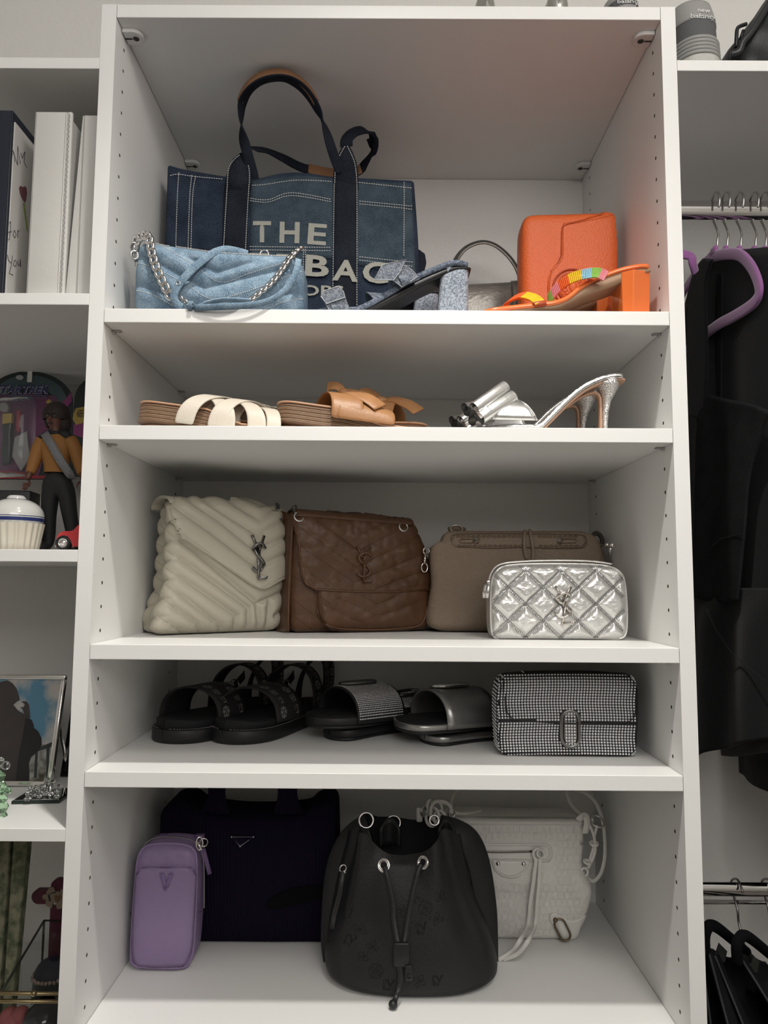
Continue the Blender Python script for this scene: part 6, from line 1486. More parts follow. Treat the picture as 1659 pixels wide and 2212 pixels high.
def card():
    y = .33; t = thing('toy_card', 'carded toy package with navy and white title lettering, behind the doll', 'toy', (-.22, y, L2))
    out = [(-90, 1036), (157, 1036)]+arc(62, 868, 95, 66, 0, 180, 24)[:]+[(-33, 868), (-90, 890)]
    zlow = L2+.0006; b = MB(); P = [at(a, c, y) for a, c in out]; P2 = [V(p.x, p.y, max(p.z, zlow)) for p in P]
    b.prism(P2, V(0, .0015, 0)); b.build('backing_card', card_d, t, smooth=False)
    extr(t, 'printed_arc', card_t, arc(62, 868, 82, 58, 0, 180, 24)+arc(62, 868, 60, 30, 180, 0, 24), y-.0006, .0008)
    extr(t, 'printed_panel', card_p, [(-40, 1034), (82, 1034), (110, 930), (128, 868), (120, 855), (60, 850), (-30, 855)], y-.0009, .0010)
    extr(t, 'printed_stripe', card_m, [(120, 885), (155, 846), (155, 868), (140, 885)], y-.0012, .0010); extr(t, 'printed_stripe', card_m, [(135, 960), (156, 940), (156, 985), (140, 1000)], y-.0012, .0010)
    extr(t, 'printed_star', card_y, [(98, 868), (106, 862), (114, 870), (108, 876)], y-.0014, .0008)
    # hang tab
    b = MB(); b.box(tuple(at(60, 826, y))[:1]+(y-.003, at(60, 826, y).z), (at(70, 826, y).x, y-.001, at(60, 800, y).z)); b.build('hang_slot', wallm, t, smooth=False)
    extr(t, 'hang_peg', card_w, arc(42, 815, 8, 5, 0, 360, 12), y-.006, .004)
    SP_ = Plane(y-.0018)
    for o_, m_, bd, dz in ((.0, card_w, .075, 0), (.0009, card_n, .028, .001)):
        b = MB(); text_on(b, SP_, 'STAR', -10, 849, 47, 849, bd, o_, top=17, shear=.35); text_on(b, SP_, 'TREK', 50, 849, 110, 849, bd, o_, top=17, shear=.35); text_on(b, SP_, 'GENERATION', 18, 859, 104, 859, bd*.6, o_, top=7, shear=.3); b.build('title_lettering', m_, t)
    # clear bubble with a small unpainted-looking figure and a red piece
    b = MB(); C_ = Coons([(-60, 1034), (-60, 862)], [(70, 1030), (78, 1000), (80, 870), (74, 858)], [(-60, 1034), (70, 1030)], [(-60, 862), (60, 856), (74, 858)], 20, False)
    def bf(u, v): q = C_(u, v); p = at(q.x, q.y, y); k = (1-(2*u-1)**6)*(1-(2*v-1)**6); return p+V(0, -.004-.026*k**.5-.002*nz_((u*9, v*9, 0)), 0)
    b.grid(bf, 24, 24); b.build('clear_bubble', blis, t)
    extr(t, 'figure_torso', card_y, [(0, 890), (22, 890), (20, 912), (0, 916)], y-.016, .010, bevel=.002); extr(t, 'figure_legs', card_d, [(0, 916), (20, 912), (16, 1000), (0, 1005)], y-.016, .010, bevel=.002); extr(t, 'figure_head', mat('figure_grey', (.28, .27, .26), .5), arc(4, 876, 9, 12, 0, 360, 14), y-.016, .010, bevel=.002)
    extr(t, 'red_piece', card_r, [(33, 884), (42, 884), (40, 932), (32, 930)], y-.014, .006, bevel=.001)
    extr(t, 'grey_piece', mat('figure_grey', (.28, .27, .26), .5), [(28, 942), (60, 930), (66, 990), (44, 1020), (22, 985)], y-.012, .006, bevel=.001)
    extr(t, 'lower_strip', card_r, [(-40, 1034), (110, 1034), (110, 1028), (-40, 1022)], y-.0014, .0010)
    t = thing('toy_card', 'second carded toy package with yellow burst, half hidden by the side board', 'toy', (-.03, y, L2))
    out = [(158, 1030), (230, 1030), (230, 870)]+arc(215, 868, 55, 56, 90, 180, 12)+[(159, 880)]
    b = MB(); P = [at(a, c, y) for a, c in out]; b.prism([V(min(p.x, -.0215), p.y, max(p.z, zlow)) for p in P], V(0, .0015, 0)); b.build('backing_card', card_d, t, smooth=False)
    extr(t, 'printed_burst', card_y, [(158, 895), (164, 882), (184, 878), (184, 912), (164, 918), (157, 906)], y-.0008, .0008)
    extr(t, 'printed_panel', card_m, [(158, 918), (168, 912), (184, 912), (184, 950), (176, 945), (158, 938)], y-.0007, .0008)
    b = MB(); SP_ = Plane(y-.0014); text_on(b, SP_, 'CAPT', 168, 889, 182, 889, .03, 0, top=4); text_on(b, SP_, 'JEAN-', 165, 895, 184, 895, .03, 0, top=4.5); text_on(b, SP_, 'PICA', 168, 901, 184, 901, .03, 0, top=4.5); b.build('lettering', card_d, t)
card()
shirt_o = mat('ochre_cloth', (.26, .115, .028), .7, bump=.3, bscale=200); trous = mat('black_cloth', (.012, .013, .014), .7, bump=.2, bscale=200); skin_b = mat('brown_skin', (.095, .036, .022), .5); hair_d = mat('dark_hair', (.016, .009, .007), .7, bump=.6, bscale=300)
def skin(nm, m_, t, pts, edges, rad, sub=2):
    """one continuous surface grown round connected joints"""
    me = bpy.data.meshes.new(nm); rl = root_loc(t); me.from_pydata([(p[0]-rl.x, p[1]-rl.y, p[2]+ZO-rl.z) for p in pts], edges, [])
    o = bpy.data.objects.new(nm, me); COL.objects.link(o); o.parent = t; md = o.modifiers.new('skin', 'SKIN'); md.use_smooth_shade = True
    if not me.skin_vertices: 
        pass
    for i, r in enumerate(rad): d = me.skin_vertices[0].data[i]; d.radius = (r, r) if not isinstance(r, tuple) else r; d.use_root = (i == 0)
    s = o.modifiers.new('s', 'SUBSURF'); s.levels = sub; s.render_levels = sub
    me.materials.append(m_); return o
def add_skin_layer(me):
    bm = bmesh.new(); bm.from_mesh(me); bm.verts.layers.skin.verify(); bm.to_mesh(me); bm.free()
_sk = skin
def skin(nm, m_, t, pts, edges, rad, sub=2):
    me = bpy.data.meshes.new(nm); rl = root_loc(t); me.from_pydata([(p[0]-rl.x, p[1]-rl.y, p[2]+ZO-rl.z) for p in pts], edges, [])
    bm = bmesh.new(); bm.from_mesh(me); ly = bm.verts.layers.skin.verify(); bm.verts.ensure_lookup_table()
    for i, v in enumerate(bm.verts): v[ly].radius = rad[i] if isinstance(rad[i], tuple) else (rad[i], rad[i]); v[ly].use_root = (i == 0)
    bm.to_mesh(me); bm.free()
    o = bpy.data.objects.new(nm, me); COL.objects.link(o); o.parent = t; md = o.modifiers.new('skin', 'SKIN'); md.use_smooth_shade = True
    s = o.modifiers.new('s', 'SUBSURF'); s.levels = sub; s.render_levels = sub; me.materials.append(m_); return o
def doll():
    y = .155; t = thing('doll', 'standing doll in ochre top and black trousers with a grey sash', 'toy', (-.135, y, L2))
    A = lambda px, py, dy=0.: at(px, py, y+dy)
    # trousers and boots (one surface), feet on the shelf
    zf = L2+.006
    fl, fr = A(103, 1176), A(160, 1176); fl = V(fl.x, y, zf+.004); fr = V(fr.x, y, zf+.004)
    hip = A(123, 1040); wa = A(122, 1015)
    pts = [hip, wa, A(110, 1062), A(105, 1110), V(fl.x+.001, y, A(104, 1160).z), V(fl.x, y, zf+.005), V(fl.x-.006, y-.026, zf), A(143, 1062), A(150, 1110), V(fr.x-.001, y, A(157, 1160).z), V(fr.x, y, zf+.005), V(fr.x+.004, y-.026, zf)]
    skin('trousers', trous, t, pts, [(0, 1), (0, 2), (2, 3), (3, 4), (4, 5), (5, 6), (0, 7), (7, 8), (8, 9), (9, 10), (10, 11)], [(.026, .018), (.021, .015), .015, .012, .0105, .009, .0055, .015, .012, .0105, .009, .0055])
    # body skin: neck, head with a face, arms and hands in one surface under the clothes
    nk = A(121, 935)
    ch = A(124, 965); hd = A(119, 905)
    shl, shr = A(90, 952), A(158, 952); ell, elr = A(76, 990, -.004), A(172, 990, -.004); wl, wr = A(62, 1028, -.010), A(180, 1030, -.010)
    pts = [ch, A(122, 945), A(120, 928), A(119, 915), A(118, 903), A(118, 893), shl, ell, wl, A(58, 1038, -.012), shr, elr, wr, A(182, 1040, -.012), A(122, 1010)]
    skin('body', skin_b, t, pts, [(0, 1), (1, 2), (2, 3), (3, 4), (4, 5), (0, 6), (6, 7), (7, 8), (8, 9), (0, 10), (10, 11), (11, 12), (12, 13), (0, 14)], [(.010, .008), .009, .0075, .0115, .0145, .0105, .0085, .0068, .0048, .0055, .0085, .0068, .0048, .0055, (.010, .008)])
    for w_, sg in ((A(58, 1038, -.012), -1), (A(182, 1040, -.012), 1)):
        b = MB()
        for k in range(4): a = w_+V((k-1.5)*.0026, -.001*k, -.004); b.tube([a, a+V(.0006*sg, -.001, -.006), a+V(.0002, -.003, -.0115+.0012*abs(k-1.5))], [.0015, .0014, .0010], 6)
        a = w_+V(-sg*.005, -.003, -.001); b.tube([a, a+V(-sg*.003, -.003, -.005), a+V(-sg*.002, -.004, -.009)], [.0017, .0015, .001], 6); b.build('fingers', skin_b, t)
    # top: lofted torso with sleeves
    b = MB(); lv = [(1022, 25, .015), (1005, 26, .0155), (985, 31, .0168), (965, 35, .0172), (952, 34, .0150), (944, 27, .0125), (938, 13, .0095), (933, 8, .0085)]; n = 28; vs = []
    for py, hw, dp in lv:
        c = A(122, py); r = A(122+hw, py).x-c.x
        for k in range(n): a = 2*PI*k/n; vs.append(c+V(r*math.copysign(abs(math.cos(a))**.8, math.cos(a)), -dp*math.sin(a), 0))
    b.add(vs, [(q*n+k, q*n+(k+1) % n, (q+1)*n+(k+1) % n, (q+1)*n+k) for q in range(len(lv)-1) for k in range(n)])
    for s_, pts in ((-1, ((94, 953), (84, 970), (76, 992), (69, 1012), (65, 1022))), (1, ((150, 953), (161, 970), (168, 992), (174, 1012), (178, 1022)))):
        b.tube(smooth_path([A(a, c, -.010*k/4) for k, (a, c) in enumerate(pts)], 3), [.0125-.0058*i/12 for i in range(13)], 14)
    b.build('top', shirt_o, t)
    b = MB(); 
    for s_ in (-1, 1): b.tube([A(122+s_*7, 934, -.004), A(122+s_*20, 941, -.004), A(122+s_*34, 950, -.002)], [.006, .0075, .0062], 10)
    b.torus(A(121, 935), .0095, .0032, (0, -.2, 1), 16, 8); b.build('shoulder_yoke', trous, t)
    # plain grey sash across the chest
    P = smooth_path([A(96, 936, -.012), A(106, 952, -.019), (A(119, 975, -.022)), A(134, 1000, -.021), A(150, 1024, -.014), A(155, 1034, -.006)], 5)
    MB().ribbon(P, V(.1, -1, .1), .0125, .0024).build('sash', mat('grey_strap_cloth', (.17, .175, .18), .5, metal=.3, bump=.8, bscale=420, bkind='voronoi'), t)
    # hair
    b = MB(); b.sphere(A(122, 897, .005), .0205, 16, 10, (1.0, .95, 1.05), 0, .62); b.build('hair', hair_d, t)
    b = MB(); b.sphere(A(138, 915, .008), .0125, 12, 8, (.9, .9, 1.5)); b.sphere(A(108, 908, .010), .010, 12, 8, (.8, .9, 1.4)); b.build('hair', hair_d, t)
    # face: eyes, brow, nose, mouth, ears
    f = hd+V(0, -.0155, 0); b = MB()
    for s_ in (-1, 1): b.sphere(f+V(s_*.0052-.001, .0022, .002), .0017, 10, 8)
    b.build('eye', mat('eye_white', (.16, .12, .10), .4), t); b = MB()
    for s_ in (-1, 1): b.sphere(f+V(s_*.0052-.001, .0004, .002), .0009, 8, 6); b.tube([f+V(s_*.002-.001, .0006, .0052), f+V(s_*.0085-.001, .0028, .0056)], .0008, 6)
    b.tube([f+V(-.0045, .0020, -.0092), f+V(-.001, .0008, -.0096), f+V(.0028, .0020, -.0092)], .0009, 6); b.build('brows_and_mouth', hair_d, t)
    b = MB(); b.sphere(f+V(-.001, -.0002, -.0022), .0023, 10, 8, (.9, 1.1, 1.5)); b.build('nose', skin_b, t)
doll()
def jar():
    y = .115; cpx = 32; c = at(cpx, 1150, y); cx = c.x; z0 = L2+.0006; zl = at(cpx, 1127, y-.04).z; zt = at(cpx, 1076, y).z; R1 = at(91, 1126, y).x-cx; R0 = at(78, 1184, y).x-cx
    t = thing('cookie_jar', 'cupcake shaped ceramic jar with fluted cream base and white dome lid', 'jar', (cx, y, L2))
    b = MB(); n = 144
    prof = [(0, .001), (1, 0), (1, .3), (1, .7), (1, 1)]; vs = []
    for k, (q, v) in enumerate(prof):
        for i in range(n):
            a = 2*PI*i/n; r = lerp(R0, R1, v)*(1+.035*math.cos(24*a))*(q if q else .01); vs.append(V(cx+r*math.cos(a), y+r*math.sin(a), lerp(z0, zl, v)))
    b.add(vs, [(j*n+i, j*n+(i+1) % n, (j+1)*n+(i+1) % n, (j+1)*n+i) for j in range(4) for i in range(n)]+[tuple(range(n))[::-1]]); b.build('fluted_base', mat('cream_ceramic', (.66, .62, .52), .25, coat=.4), t)
    wc = mat('white_ceramic', (.66, .66, .63), .12, coat=.6); bc = mat('navy_glaze', (.018, .03, .14), .12, coat=.6)
    H = zt-zl; pr = [(R1*.97, 0), (R1*1.0, .004), (R1*.995, .012)]+[(R1*.985*math.cos(a), .012+(H-.012)*math.sin(a)) for a in [PI/2*i/14 for i in range(1, 14)]]+[(.0006, H)]
    b = MB(); b.lathe((cx, y, zl), pr, 64); b.build('lid', wc, t, label='glossy white dome lid')
    def rb(h, w, m_, nm):
        b = MB(); n_ = 6; q = []
        for i in range(n_+1):
            hh = h+w*i/n_; s_ = min(1, max(0, (hh-.012)/(H-.012))); r = R1*.985*math.sqrt(1-s_*s_)+.0006; q.append((r, hh))
        b.lathe((cx, y, zl), q, 64); b.build(nm, m_, t)
    rb(.0030, .0050, bc, 'painted_band'); rb(.0095, .0010, bc, 'painted_band'); rb(H*.93, H*.03, bc, 'painted_band')
    b = MB(); b.lathe((cx, y, zt-.0015), [(.0006, .005), (.010, .005), (.013, .002), (.0135, 0)], 32); b.build('lid_knob', wc, t)
jar()
def box_toy():
    y = .24; t = thing('small_box', 'small black box behind the cupcake jar', 'box', (-.24, y, L2))
    a = at(-30, 1045, y); c = at(62, 1060, y); M_ = Matrix.Translation(V(c.x-.05, y+.02, L2)) @ Matrix.Rotation(.12, 4, 'Z'); b = MB(M_); b.add(*rbox_mesh(V(0, 0, .0005+(c.z-L2)/2), (.10, .05, c.z-L2), .003, 2)); b.build('box_body', mat('box_black', (.025, .025, .027), .4), t)
    b = MB(M_); b.add(*rbox_mesh(V(-.030, -.0256, .085), (.018, .001, .020), .0004, 1)); b.build('box_label', card_w, t)
box_toy()
def car():
    y = .055; t = thing('toy_car', 'small red toy car with black tyre and chrome hub, beside the doll', 'toy', (-.09, y+.02, L2)); red = mat('red_plastic', (.55, .045, .05), .25, coat=.4)
    P = [(119, 1180), (120, 1170), (122, 1160), (128, 1151), (137, 1147), (150, 1147), (158, 1145), (166, 1136), (176, 1128), (205, 1126), (205, 1180), (156, 1181), (152, 1168), (146, 1159), (135, 1157), (125, 1163), (123, 1175), (122, 1181)]
    w = .045; b = MB(); q = [at(a, c, y) for a, c in P]; q = [V(min(p.x, -.0225), p.y, max(p.z, L2+.004)) for p in q]; b.prism(q, V(0, w, 0)); b.build('car_body', red, t, bevel=.003, smooth=False)
    c = at(136, 1172, y); r = c.z-L2-.0004; r = max(.008, min(r, .011))
    for yy in (y-.001, y+w-.008):
        b = MB(); b.lathe((c.x, yy, L2+r+.0006), [(.0004, 0), (r*.75, 0), (r, .0015), (r, .0085), (.0004, .0085)], 24, (0, 1, 0)); b.build('tyre', blk_rub, t); b = MB(); b.lathe((c.x, yy-.0006, L2+r+.0006), [(.0004, -.0012), (r*.25, -.001), (r*.3, 0), (r*.5, .0002), (r*.55, -.0006), (r*.6, .0008)], 20, (0, 1, 0)); b.build('hubcap', chrome, t)
    b = MB(); b.box((q[0].x-.0022, y+.004, L2+.006), (q[0].x+.002, y+w-.004, L2+.009), .0006); b.build('bumper', chrome, t)
car()
# ------------------------------------------------------------------ left bay: framed photo and glass ornaments
glass_c = mat('clear_glass', (.95, .97, .96), .03, trans=1., ior=1.5); glass_g = mat('green_glass', (.55, .82, .56), .04, trans=.95, ior=1.5)
silver_f = mat('silver_frame', (.80, .79, .76), .12, metal=1.)
def tilt_surf(px, py, z, lean): 
    p = atz(px, py, z); return p
def photo():
    p0 = atz(118, 1699, L3+.0006); y0 = p0.y; lean = .22
    M = Matrix.Translation(V(0, y0, L3+.0012)) @ Matrix.Rotation(-lean, 4, 'X')
    def L_(px, py):                                     # pixel -> (x, h) on the leaning plane
        n = M.to_3x3() @ V(0, 1, 0); q0 = M.translation; r = ray(px, py); tt = (q0-CAM).dot(n)/r.dot(n); q = M.inverted() @ (CAM+r*tt); return (q.x, q.z)
    t = thing('photo_frame', 'silver framed photo of a dark silhouette against a blue cloudy sky', 'picture frame', (-.25, y0, L3))
    x1, h1 = L_(141, 1458); h0 = 0.; x0 = x1-.255; w = .0075
    xb = L_(118, 1690)[0]; x1 = (x1+xb)/2
    for a, c in (((x0, x1), (h1-w, h1)), ((x0, x1), (h0, h0+w)), ((x0, x0+w), (h0+w, h1-w)), ((x1-w, x1), (h0+w, h1-w))):
        b = MB(M); b.box((a[0], -.006, c[0]), (a[1], .004, c[1]), .0018); b.build('frame_rail', silver_f, t)
    def flat(nm, m_, pts, k, cl=True):
        b = MB(M); q = []
        for a, c in pts:
            x, h = L_(a, c); q.append(V(min(x1-w, max(x0+w, x)), -.0008-.00025*k, min(h1-w, max(h0+w, h))))
        b.prism(q, V(0, .0002, 0)); b.build(nm, m_, t, smooth=False)
    sky = mat('printed_sky', (.10, .25, .36), .3, col2=(.50, .47, .43), cscale=16, cfac=.14, detail=4)
    flat('photo_print', sky, [(-200, 1700), (150, 1700), (150, 1450), (-200, 1450)], 0)
    tree_p = mat('printed_trees', (.07, .06, .035), .3, col2=(.40, .40, .38), cscale=70, cfac=.3)
    flat('printed_trees', tree_p, [(60, 1700), (150, 1700), (150, 1608), (90, 1608), (66, 1640)], 1)
    sil = mat('printed_silhouette', (.045, .04, .038), .3, col2=(.065, .052, .047), cscale=40); dk = mat('printed_rail', (.035, .042, .043), .3); dk2 = mat('printed_shade', (.016, .014, .017), .3)
    flat('printed_railing', dk, [(80, 1617), (150, 1602), (150, 1613), (80, 1624)], 2); flat('printed_railing', dk, [(101, 1615), (108, 1614), (106, 1700), (99, 1700)], 2); flat('printed_railing', dk, [(77, 1620), (83, 1620), (80, 1680), (74, 1680)], 2)
    flat('printed_figure', sil, [(-200, 1700), (-200, 1478), (0, 1474), (10, 1471), (18, 1470), (28, 1476), (36, 1486), (41, 1500), (44, 1512), (36, 1517), (30, 1523), (40, 1535), (54, 1543), (60, 1552), (56, 1600), (40, 1650), (34, 1700)], 3)
    flat('printed_figure', dk2, [(56, 1552), (62, 1550), (70, 1556), (74, 1566), (74, 1572), (84, 1580), (91, 1595), (91, 1610), (82, 1624), (68, 1636), (64, 1648), (64, 1690), (34, 1690), (40, 1640), (48, 1600)], 4)
    flat('printed_hand', sil, [(54, 1544), (50, 1532), (44, 1527), (52, 1528), (55, 1522), (47, 1515), (58, 1515), (64, 1523), (66, 1550), (60, 1552)], 5)
    b = MB(M); b.box((x0+w, -.0046, h0+w), (x1-w, -.0040, h1-w)); b.build('glass_pane', mat('picture_glass', (1, 1, 1), .02, trans=1., ior=1.1), t, smooth=False)
    b = MB(M); b.box((x0+w, .001, h0+w), (x1-w, .003, h1-w)); b.build('backing_board', card_d, t, smooth=False)
    b = MB(); b.ribbon([M @ V(x1-.01, .004, h1*.6), M @ V(x1-.01, .004, h1*.6)+V(.003, .05, -h1*.55)], V(1, 0, 0), .012, .002); b.build('easel_leg', silver_f, t)
    # black frame edge behind
    t = thing('photo_frame', 'black photo frame edge standing behind the silver one', 'picture frame', (-.1, y0+.06, L3))
    M2 = Matrix.Translation(V(0, y0+.055, L3+.0012)) @ Matrix.Rotation(-.30, 4, 'X'); xl = at(128, 1690, y0+.055).x
    b = MB(M2); b.box((xl, 0, 0), (-.0225, .012, .155), .0015); b.build('frame_body', mat('black_lacquer', (.01, .01, .01), .2), t); b = MB(M2); b.box((xl+.006, -.0014, .008), (xl+.0075, -.0002, .147)); b.box((xl+.006, -.0014, .008), (-.024, -.0002, .0095)); b.build('inner_line', silver_f, t, smooth=False)
photo()
def tray():
    P = [atz(a, c, L3+.0006) for a, c in ((24, 1737), (128, 1735), (146, 1722), (146, 1708), (64, 1712))]; P = [V(min(p.x, -.0225), p.y, L3+.0006) for p in P]
    c = sum((p for p in P), V(0, 0, 0))/5; t = thing('mirror_tray', 'small black mirrored tray with clipped corner on the left shelf', 'tray', (c.x, c.y, L3)); b = MB(); b.prism(P, V(0, 0, .004)); b.build('base', mat('dark_green_glass', (.012, .022, .018), .15), t, smooth=False, bevel=.0006)
    b = MB(); b.prism([c+(p-c)*.93+V(0, 0, .0042) for p in P], V(0, 0, .0006)); b.build('mirror', mat('mirror', (.5, .52, .5), .03, metal=1.), t, smooth=False)
    random.seed(8); zt = L3+.0056
    for k, (px, py, s_) in enumerate(((60, 1729, 1.0), (72, 1720, .8), (84, 1722, .9), (96, 1716, 1.2), (108, 1717, 1.1), (122, 1722, .9))):
        p = atz(px, py, zt); t = thing('glass_ornament', 'tiny clear glass ornament on the mirrored tray, '+['leftmost at its front', 'second from its left', 'third from its left', 'tallest near the middle', 'right of the tallest', 'nearest the side board'][k], 'ornament', (p.x, p.y, zt), 'clear glass ornaments on the tray'); b = MB(); r = .0052*s_
        b.lathe(V(p.x, p.y, zt), [(.0004, 0), (r, 0), (r*1.1, r*.5), (r*.5, r*1.0), (r*.8, r*1.7), (r*.35, r*2.4), (.0004, r*2.6)], 8); b.build('stem', glass_c, t, smooth=False); b = MB(); b.sphere(V(p.x+r*.5, p.y, zt+r*3.1), r*.8, 7, 5); b.build('top', glass_c, t, smooth=False)
    for k, (px, py, m_, lb, h) in enumerate(((2, 1762, glass_g, 'green faceted glass figurine near the left shelf edge', .8), (-8, 1726, glass_g, 'green glass figurine with clear top at the left frame edge', 1.15))):
        p = atz(px, py, L3+.0006); t = thing('glass_figurine', lb, 'ornament', (p.x, p.y, L3)); r = .011*h; b = MB(); b.lathe(V(p.x, p.y, L3+.0006), [(.0004, 0), (r, 0), (r*.7, r*.5), (r*1.1, r*1.3), (r*.7, r*2.0), (r*.9, r*2.6), (.0004, r*3.4)], 9); b.build('body', m_, t, smooth=False); b = MB(); b.sphere(V(p.x, p.y, L3+r*4.0), r*.75, 8, 6); b.sphere(V(p.x+r*1.0, p.y-r*.2, L3+r*3.8), r*.5, 7, 5); b.build('head', glass_c if k else m_, t, smooth=False)
tray()
# ------------------------------------------------------------------ left bay: bottom shelf
green_w = mat('weathered_green_paint', (.075, .095, .05), .8, bump=.8, bscale=120, col2=(.22, .21, .14), cscale=75, cfac=.22, detail=6)
def lower_left():
    y = .16; t = thing('wooden_frame', 'weathered green wooden frame leaning at the left edge', 'frame', (-.27, y+.05, L4)); zb0 = L4+.0006
    for a, c, d, e, yy, nm in (((-60, 22), (-60, -2), 1815, 2150, .0, 'rail'), ((26, 58), (4, 26), 1815, 2150, .003, 'rail')):
        p = [at(a[0], d, y+.09), at(a[1], d, y+.09), at(c[1], e, y), at(c[0], e, y)]; ext = lambda hi, lo: lo+(lo-hi)*((lo.z-zb0)/(hi.z-lo.z)); q = [ext(p[0], p[3]), ext(p[1], p[2]), p[1], p[0]]
        q = [v+V(0, yy, 0) for v in q]; b = MB(); b.prism(q, V(0, .018, 0)); b.build(nm, green_w, t, bevel=.002, smooth=False)
    p = [at(22, 1815, y+.10), at(26, 1815, y+.10), at(4, 2150, y+.01), at(-2, 2150, y+.01)]; b = MB(); b.prism(p, V(0, .01, 0)); b.build('groove', card_d, t, smooth=False)
    burg = mat('burgundy_paint', (.085, .012, .028), .5); crm = mat('cream_wood', (.26, .20, .14), .6)
    y = .30; t = thing('puzzle_sign', 'burgundy cross shaped puzzle sign with cream centre piece reading I and a heart', 'sign', (-.07, y, L4))
    b = MB(); P = [at(a, c, y) for a, c in ((108, 1960), (133, 1960), (131, 2060))]; b.box((P[0].x, y, zb0), (P[1].x, y+.012, P[0].z), .001); b.build('post', burg, t)
    cap = lambda pts: [at(a, c, y) for a, c in pts]
    b = MB(); b.prism(cap([(104, 1923), (80, 1923)]+arc(82, 1938, 14, 15, 90, 270, 12)+[(104, 1953)]), V(0, .012, 0)); b.build('arm', burg, t, smooth=False)
    b = MB(); b.prism(cap([(110, 1920)]+arc(124, 1914, 14, 14, 180, 0, 12)+[(138, 1930)]), V(0, .012, 0)); b.build('arm', burg, t, smooth=False)
    def piece(cx, cy, h, n=8):
        P_ = []
        for sx, sy, kx, ky in ((-1, 1, 0, 1), (1, 1, 1, 0), (1, -1, 0, -1), (-1, -1, -1, 0)): pass
        return P_
    ol = [(100, 1927), (106, 1918), (114, 1916), (117, 1922), (120, 1929)]+arc(124, 1930, 5, 5, 200, -20, 6)+[(131, 1921), (140, 1923), (140, 1962), (124, 1964)]+arc(117, 1955, 5, 5, -40, 220, 6)+[(112, 1962), (100, 1957), (98, 1948)]+arc(97, 1938, 6, 6, 300, 60, 6)
    b = MB(); b.prism([at(a, c, y-.003) for a, c in ol], V(0, .006, 0)); b.build('puzzle_piece', crm, t, smooth=False)
    b = MB(); SP_ = Plane(y-.0036); text_on(b, SP_, 'I', 106, 1947, 110, 1946, .03, 0, top=14); b.build('lettering', card_d, t); b = MB(); b.prism([at(a, c, y-.0042) for a, c in ((117, 1936), (120, 1933), (124, 1937), (128, 1933), (132, 1937), (130, 1943), (124, 1950), (118, 1943))], V(0, .001, 0)); b.build('heart', mat('dull_gold', (.16, .09, .04), .5), t, smooth=False)
    # glass box with brass rims
    y = .085; t = thing('glass_box', 'brass edged glass display box on the bottom left shelf', 'box', (-.12, .2, L4)); zt = at(60, 2146, y).z; x0, x1 = at(-150, 2146, y).x, -.024; yb = .30; zr = at(92, 2055, yb).z
    xk = at(92, 2055, yb).x; brass = mat('antique_brass', (.30, .235, .13), .35, metal=1.)
    for a, c in (((x0, y, zt), (x1, y, zt)), ((x0, y, zt-.010), (x1, y, zt-.010)), ((x0, y, zb0+.003), (x1, y, zb0+.003))): b = MB(); b.tube([V(*a), V(*c)], .0028, 8); b.build('brass_rim', brass, t)
    edge = mat('dark_lead', (.07, .07, .06), .4, metal=.8)
    e0 = at(2, 2142, y); 
    for a, c in ((V(xk, yb, zt), V(x1, yb, zt)), (V(xk, yb, zt), V(e0.x, y, zt)), (V(xk, yb, zt), V(xk, yb, zb0+.003))): b = MB(); b.tube([a, c], .002, 8); b.build('lead_edge', edge, t)
    gp = mat('box_glass', (.93, .96, .95), .03, trans=1., ior=1.15)
    b = MB(); b.add([V(xk, yb, zt), V(x1, yb, zt), V(x1, y, zt), V(e0.x, y, zt)], [(0, 1, 2, 3)]); b.build('lid_pane', gp, t, solid=.002, smooth=False); b = MB(); b.add([V(e0.x, y, zt-.01), V(x1, y, zt-.01), V(x1, y, zb0), V(e0.x, y, zb0)], [(0, 1, 2, 3)]); b.build('front_pane', gp, t, solid=.002, smooth=False)
    b = MB(); b.sphere(at(73, 2146, y-.004), .0042, 12, 8); b.build('clasp', brass, t)
    yy = .22; p = atz(118, 2108, L4+.02)
    t = thing('pincushion', 'dark blue domed cushion with pale trim inside the glass box', 'ornament', (-.06, yy, L4)); c = V(at(118, 2100, yy).x-.004, yy, zb0); zc = at(118, 2106, yy).z
    b = MB(); b.lathe(c, [(.026, 0), (.028, (zc-c.z)*.5), (.026, zc-c.z)], 24); b.build('base', card_d, t); b = MB(); b.sphere(V(c.x, c.y, zc), .026, 20, 8, (1, 1, .95), 0, .5); b.build('dome', mat('dark_blue_velvet', (.010, .012, .030), .8), t); b = MB()
    for i in range(30): a = 2*PI*i/30; b.sphere(V(c.x+.027*math.cos(a), c.y+.027*math.sin(a), zc+.0012*math.sin(i*3)), .0030, 6, 4)
    b.build('trim', mat('pale_pink_trim', (.42, .30, .26), .6), t)
    t = thing('pink_ornament', 'pink ruffled ornament in the glass box near the bottom edge', 'ornament', (-.2, .16, L4)); b = MB(); c = at(30, 2200, .15)
    for i in range(14): b.sphere(c+V(.020*nz_((i*1.7, 0, 0)), .015*nz_((0, i*1.9, 0)), .012*nz_((0, 0, i*2.3))), .010+.003*math.sin(i), 10, 8)
    b.sphere(V(c.x, c.y, zb0+.016), .016, 12, 8); b.tube([V(c.x, c.y, zb0+.01), c], .010, 10); b.build('ruffles', mat('coral_pink', (.34, .10, .10), .6), t)
    t = thing('wrapped_ornament', 'dark ornament wrapped in clear film in the glass box', 'ornament', (-.09, .16, L4)); b = MB(); c = at(100, 2190, .15)
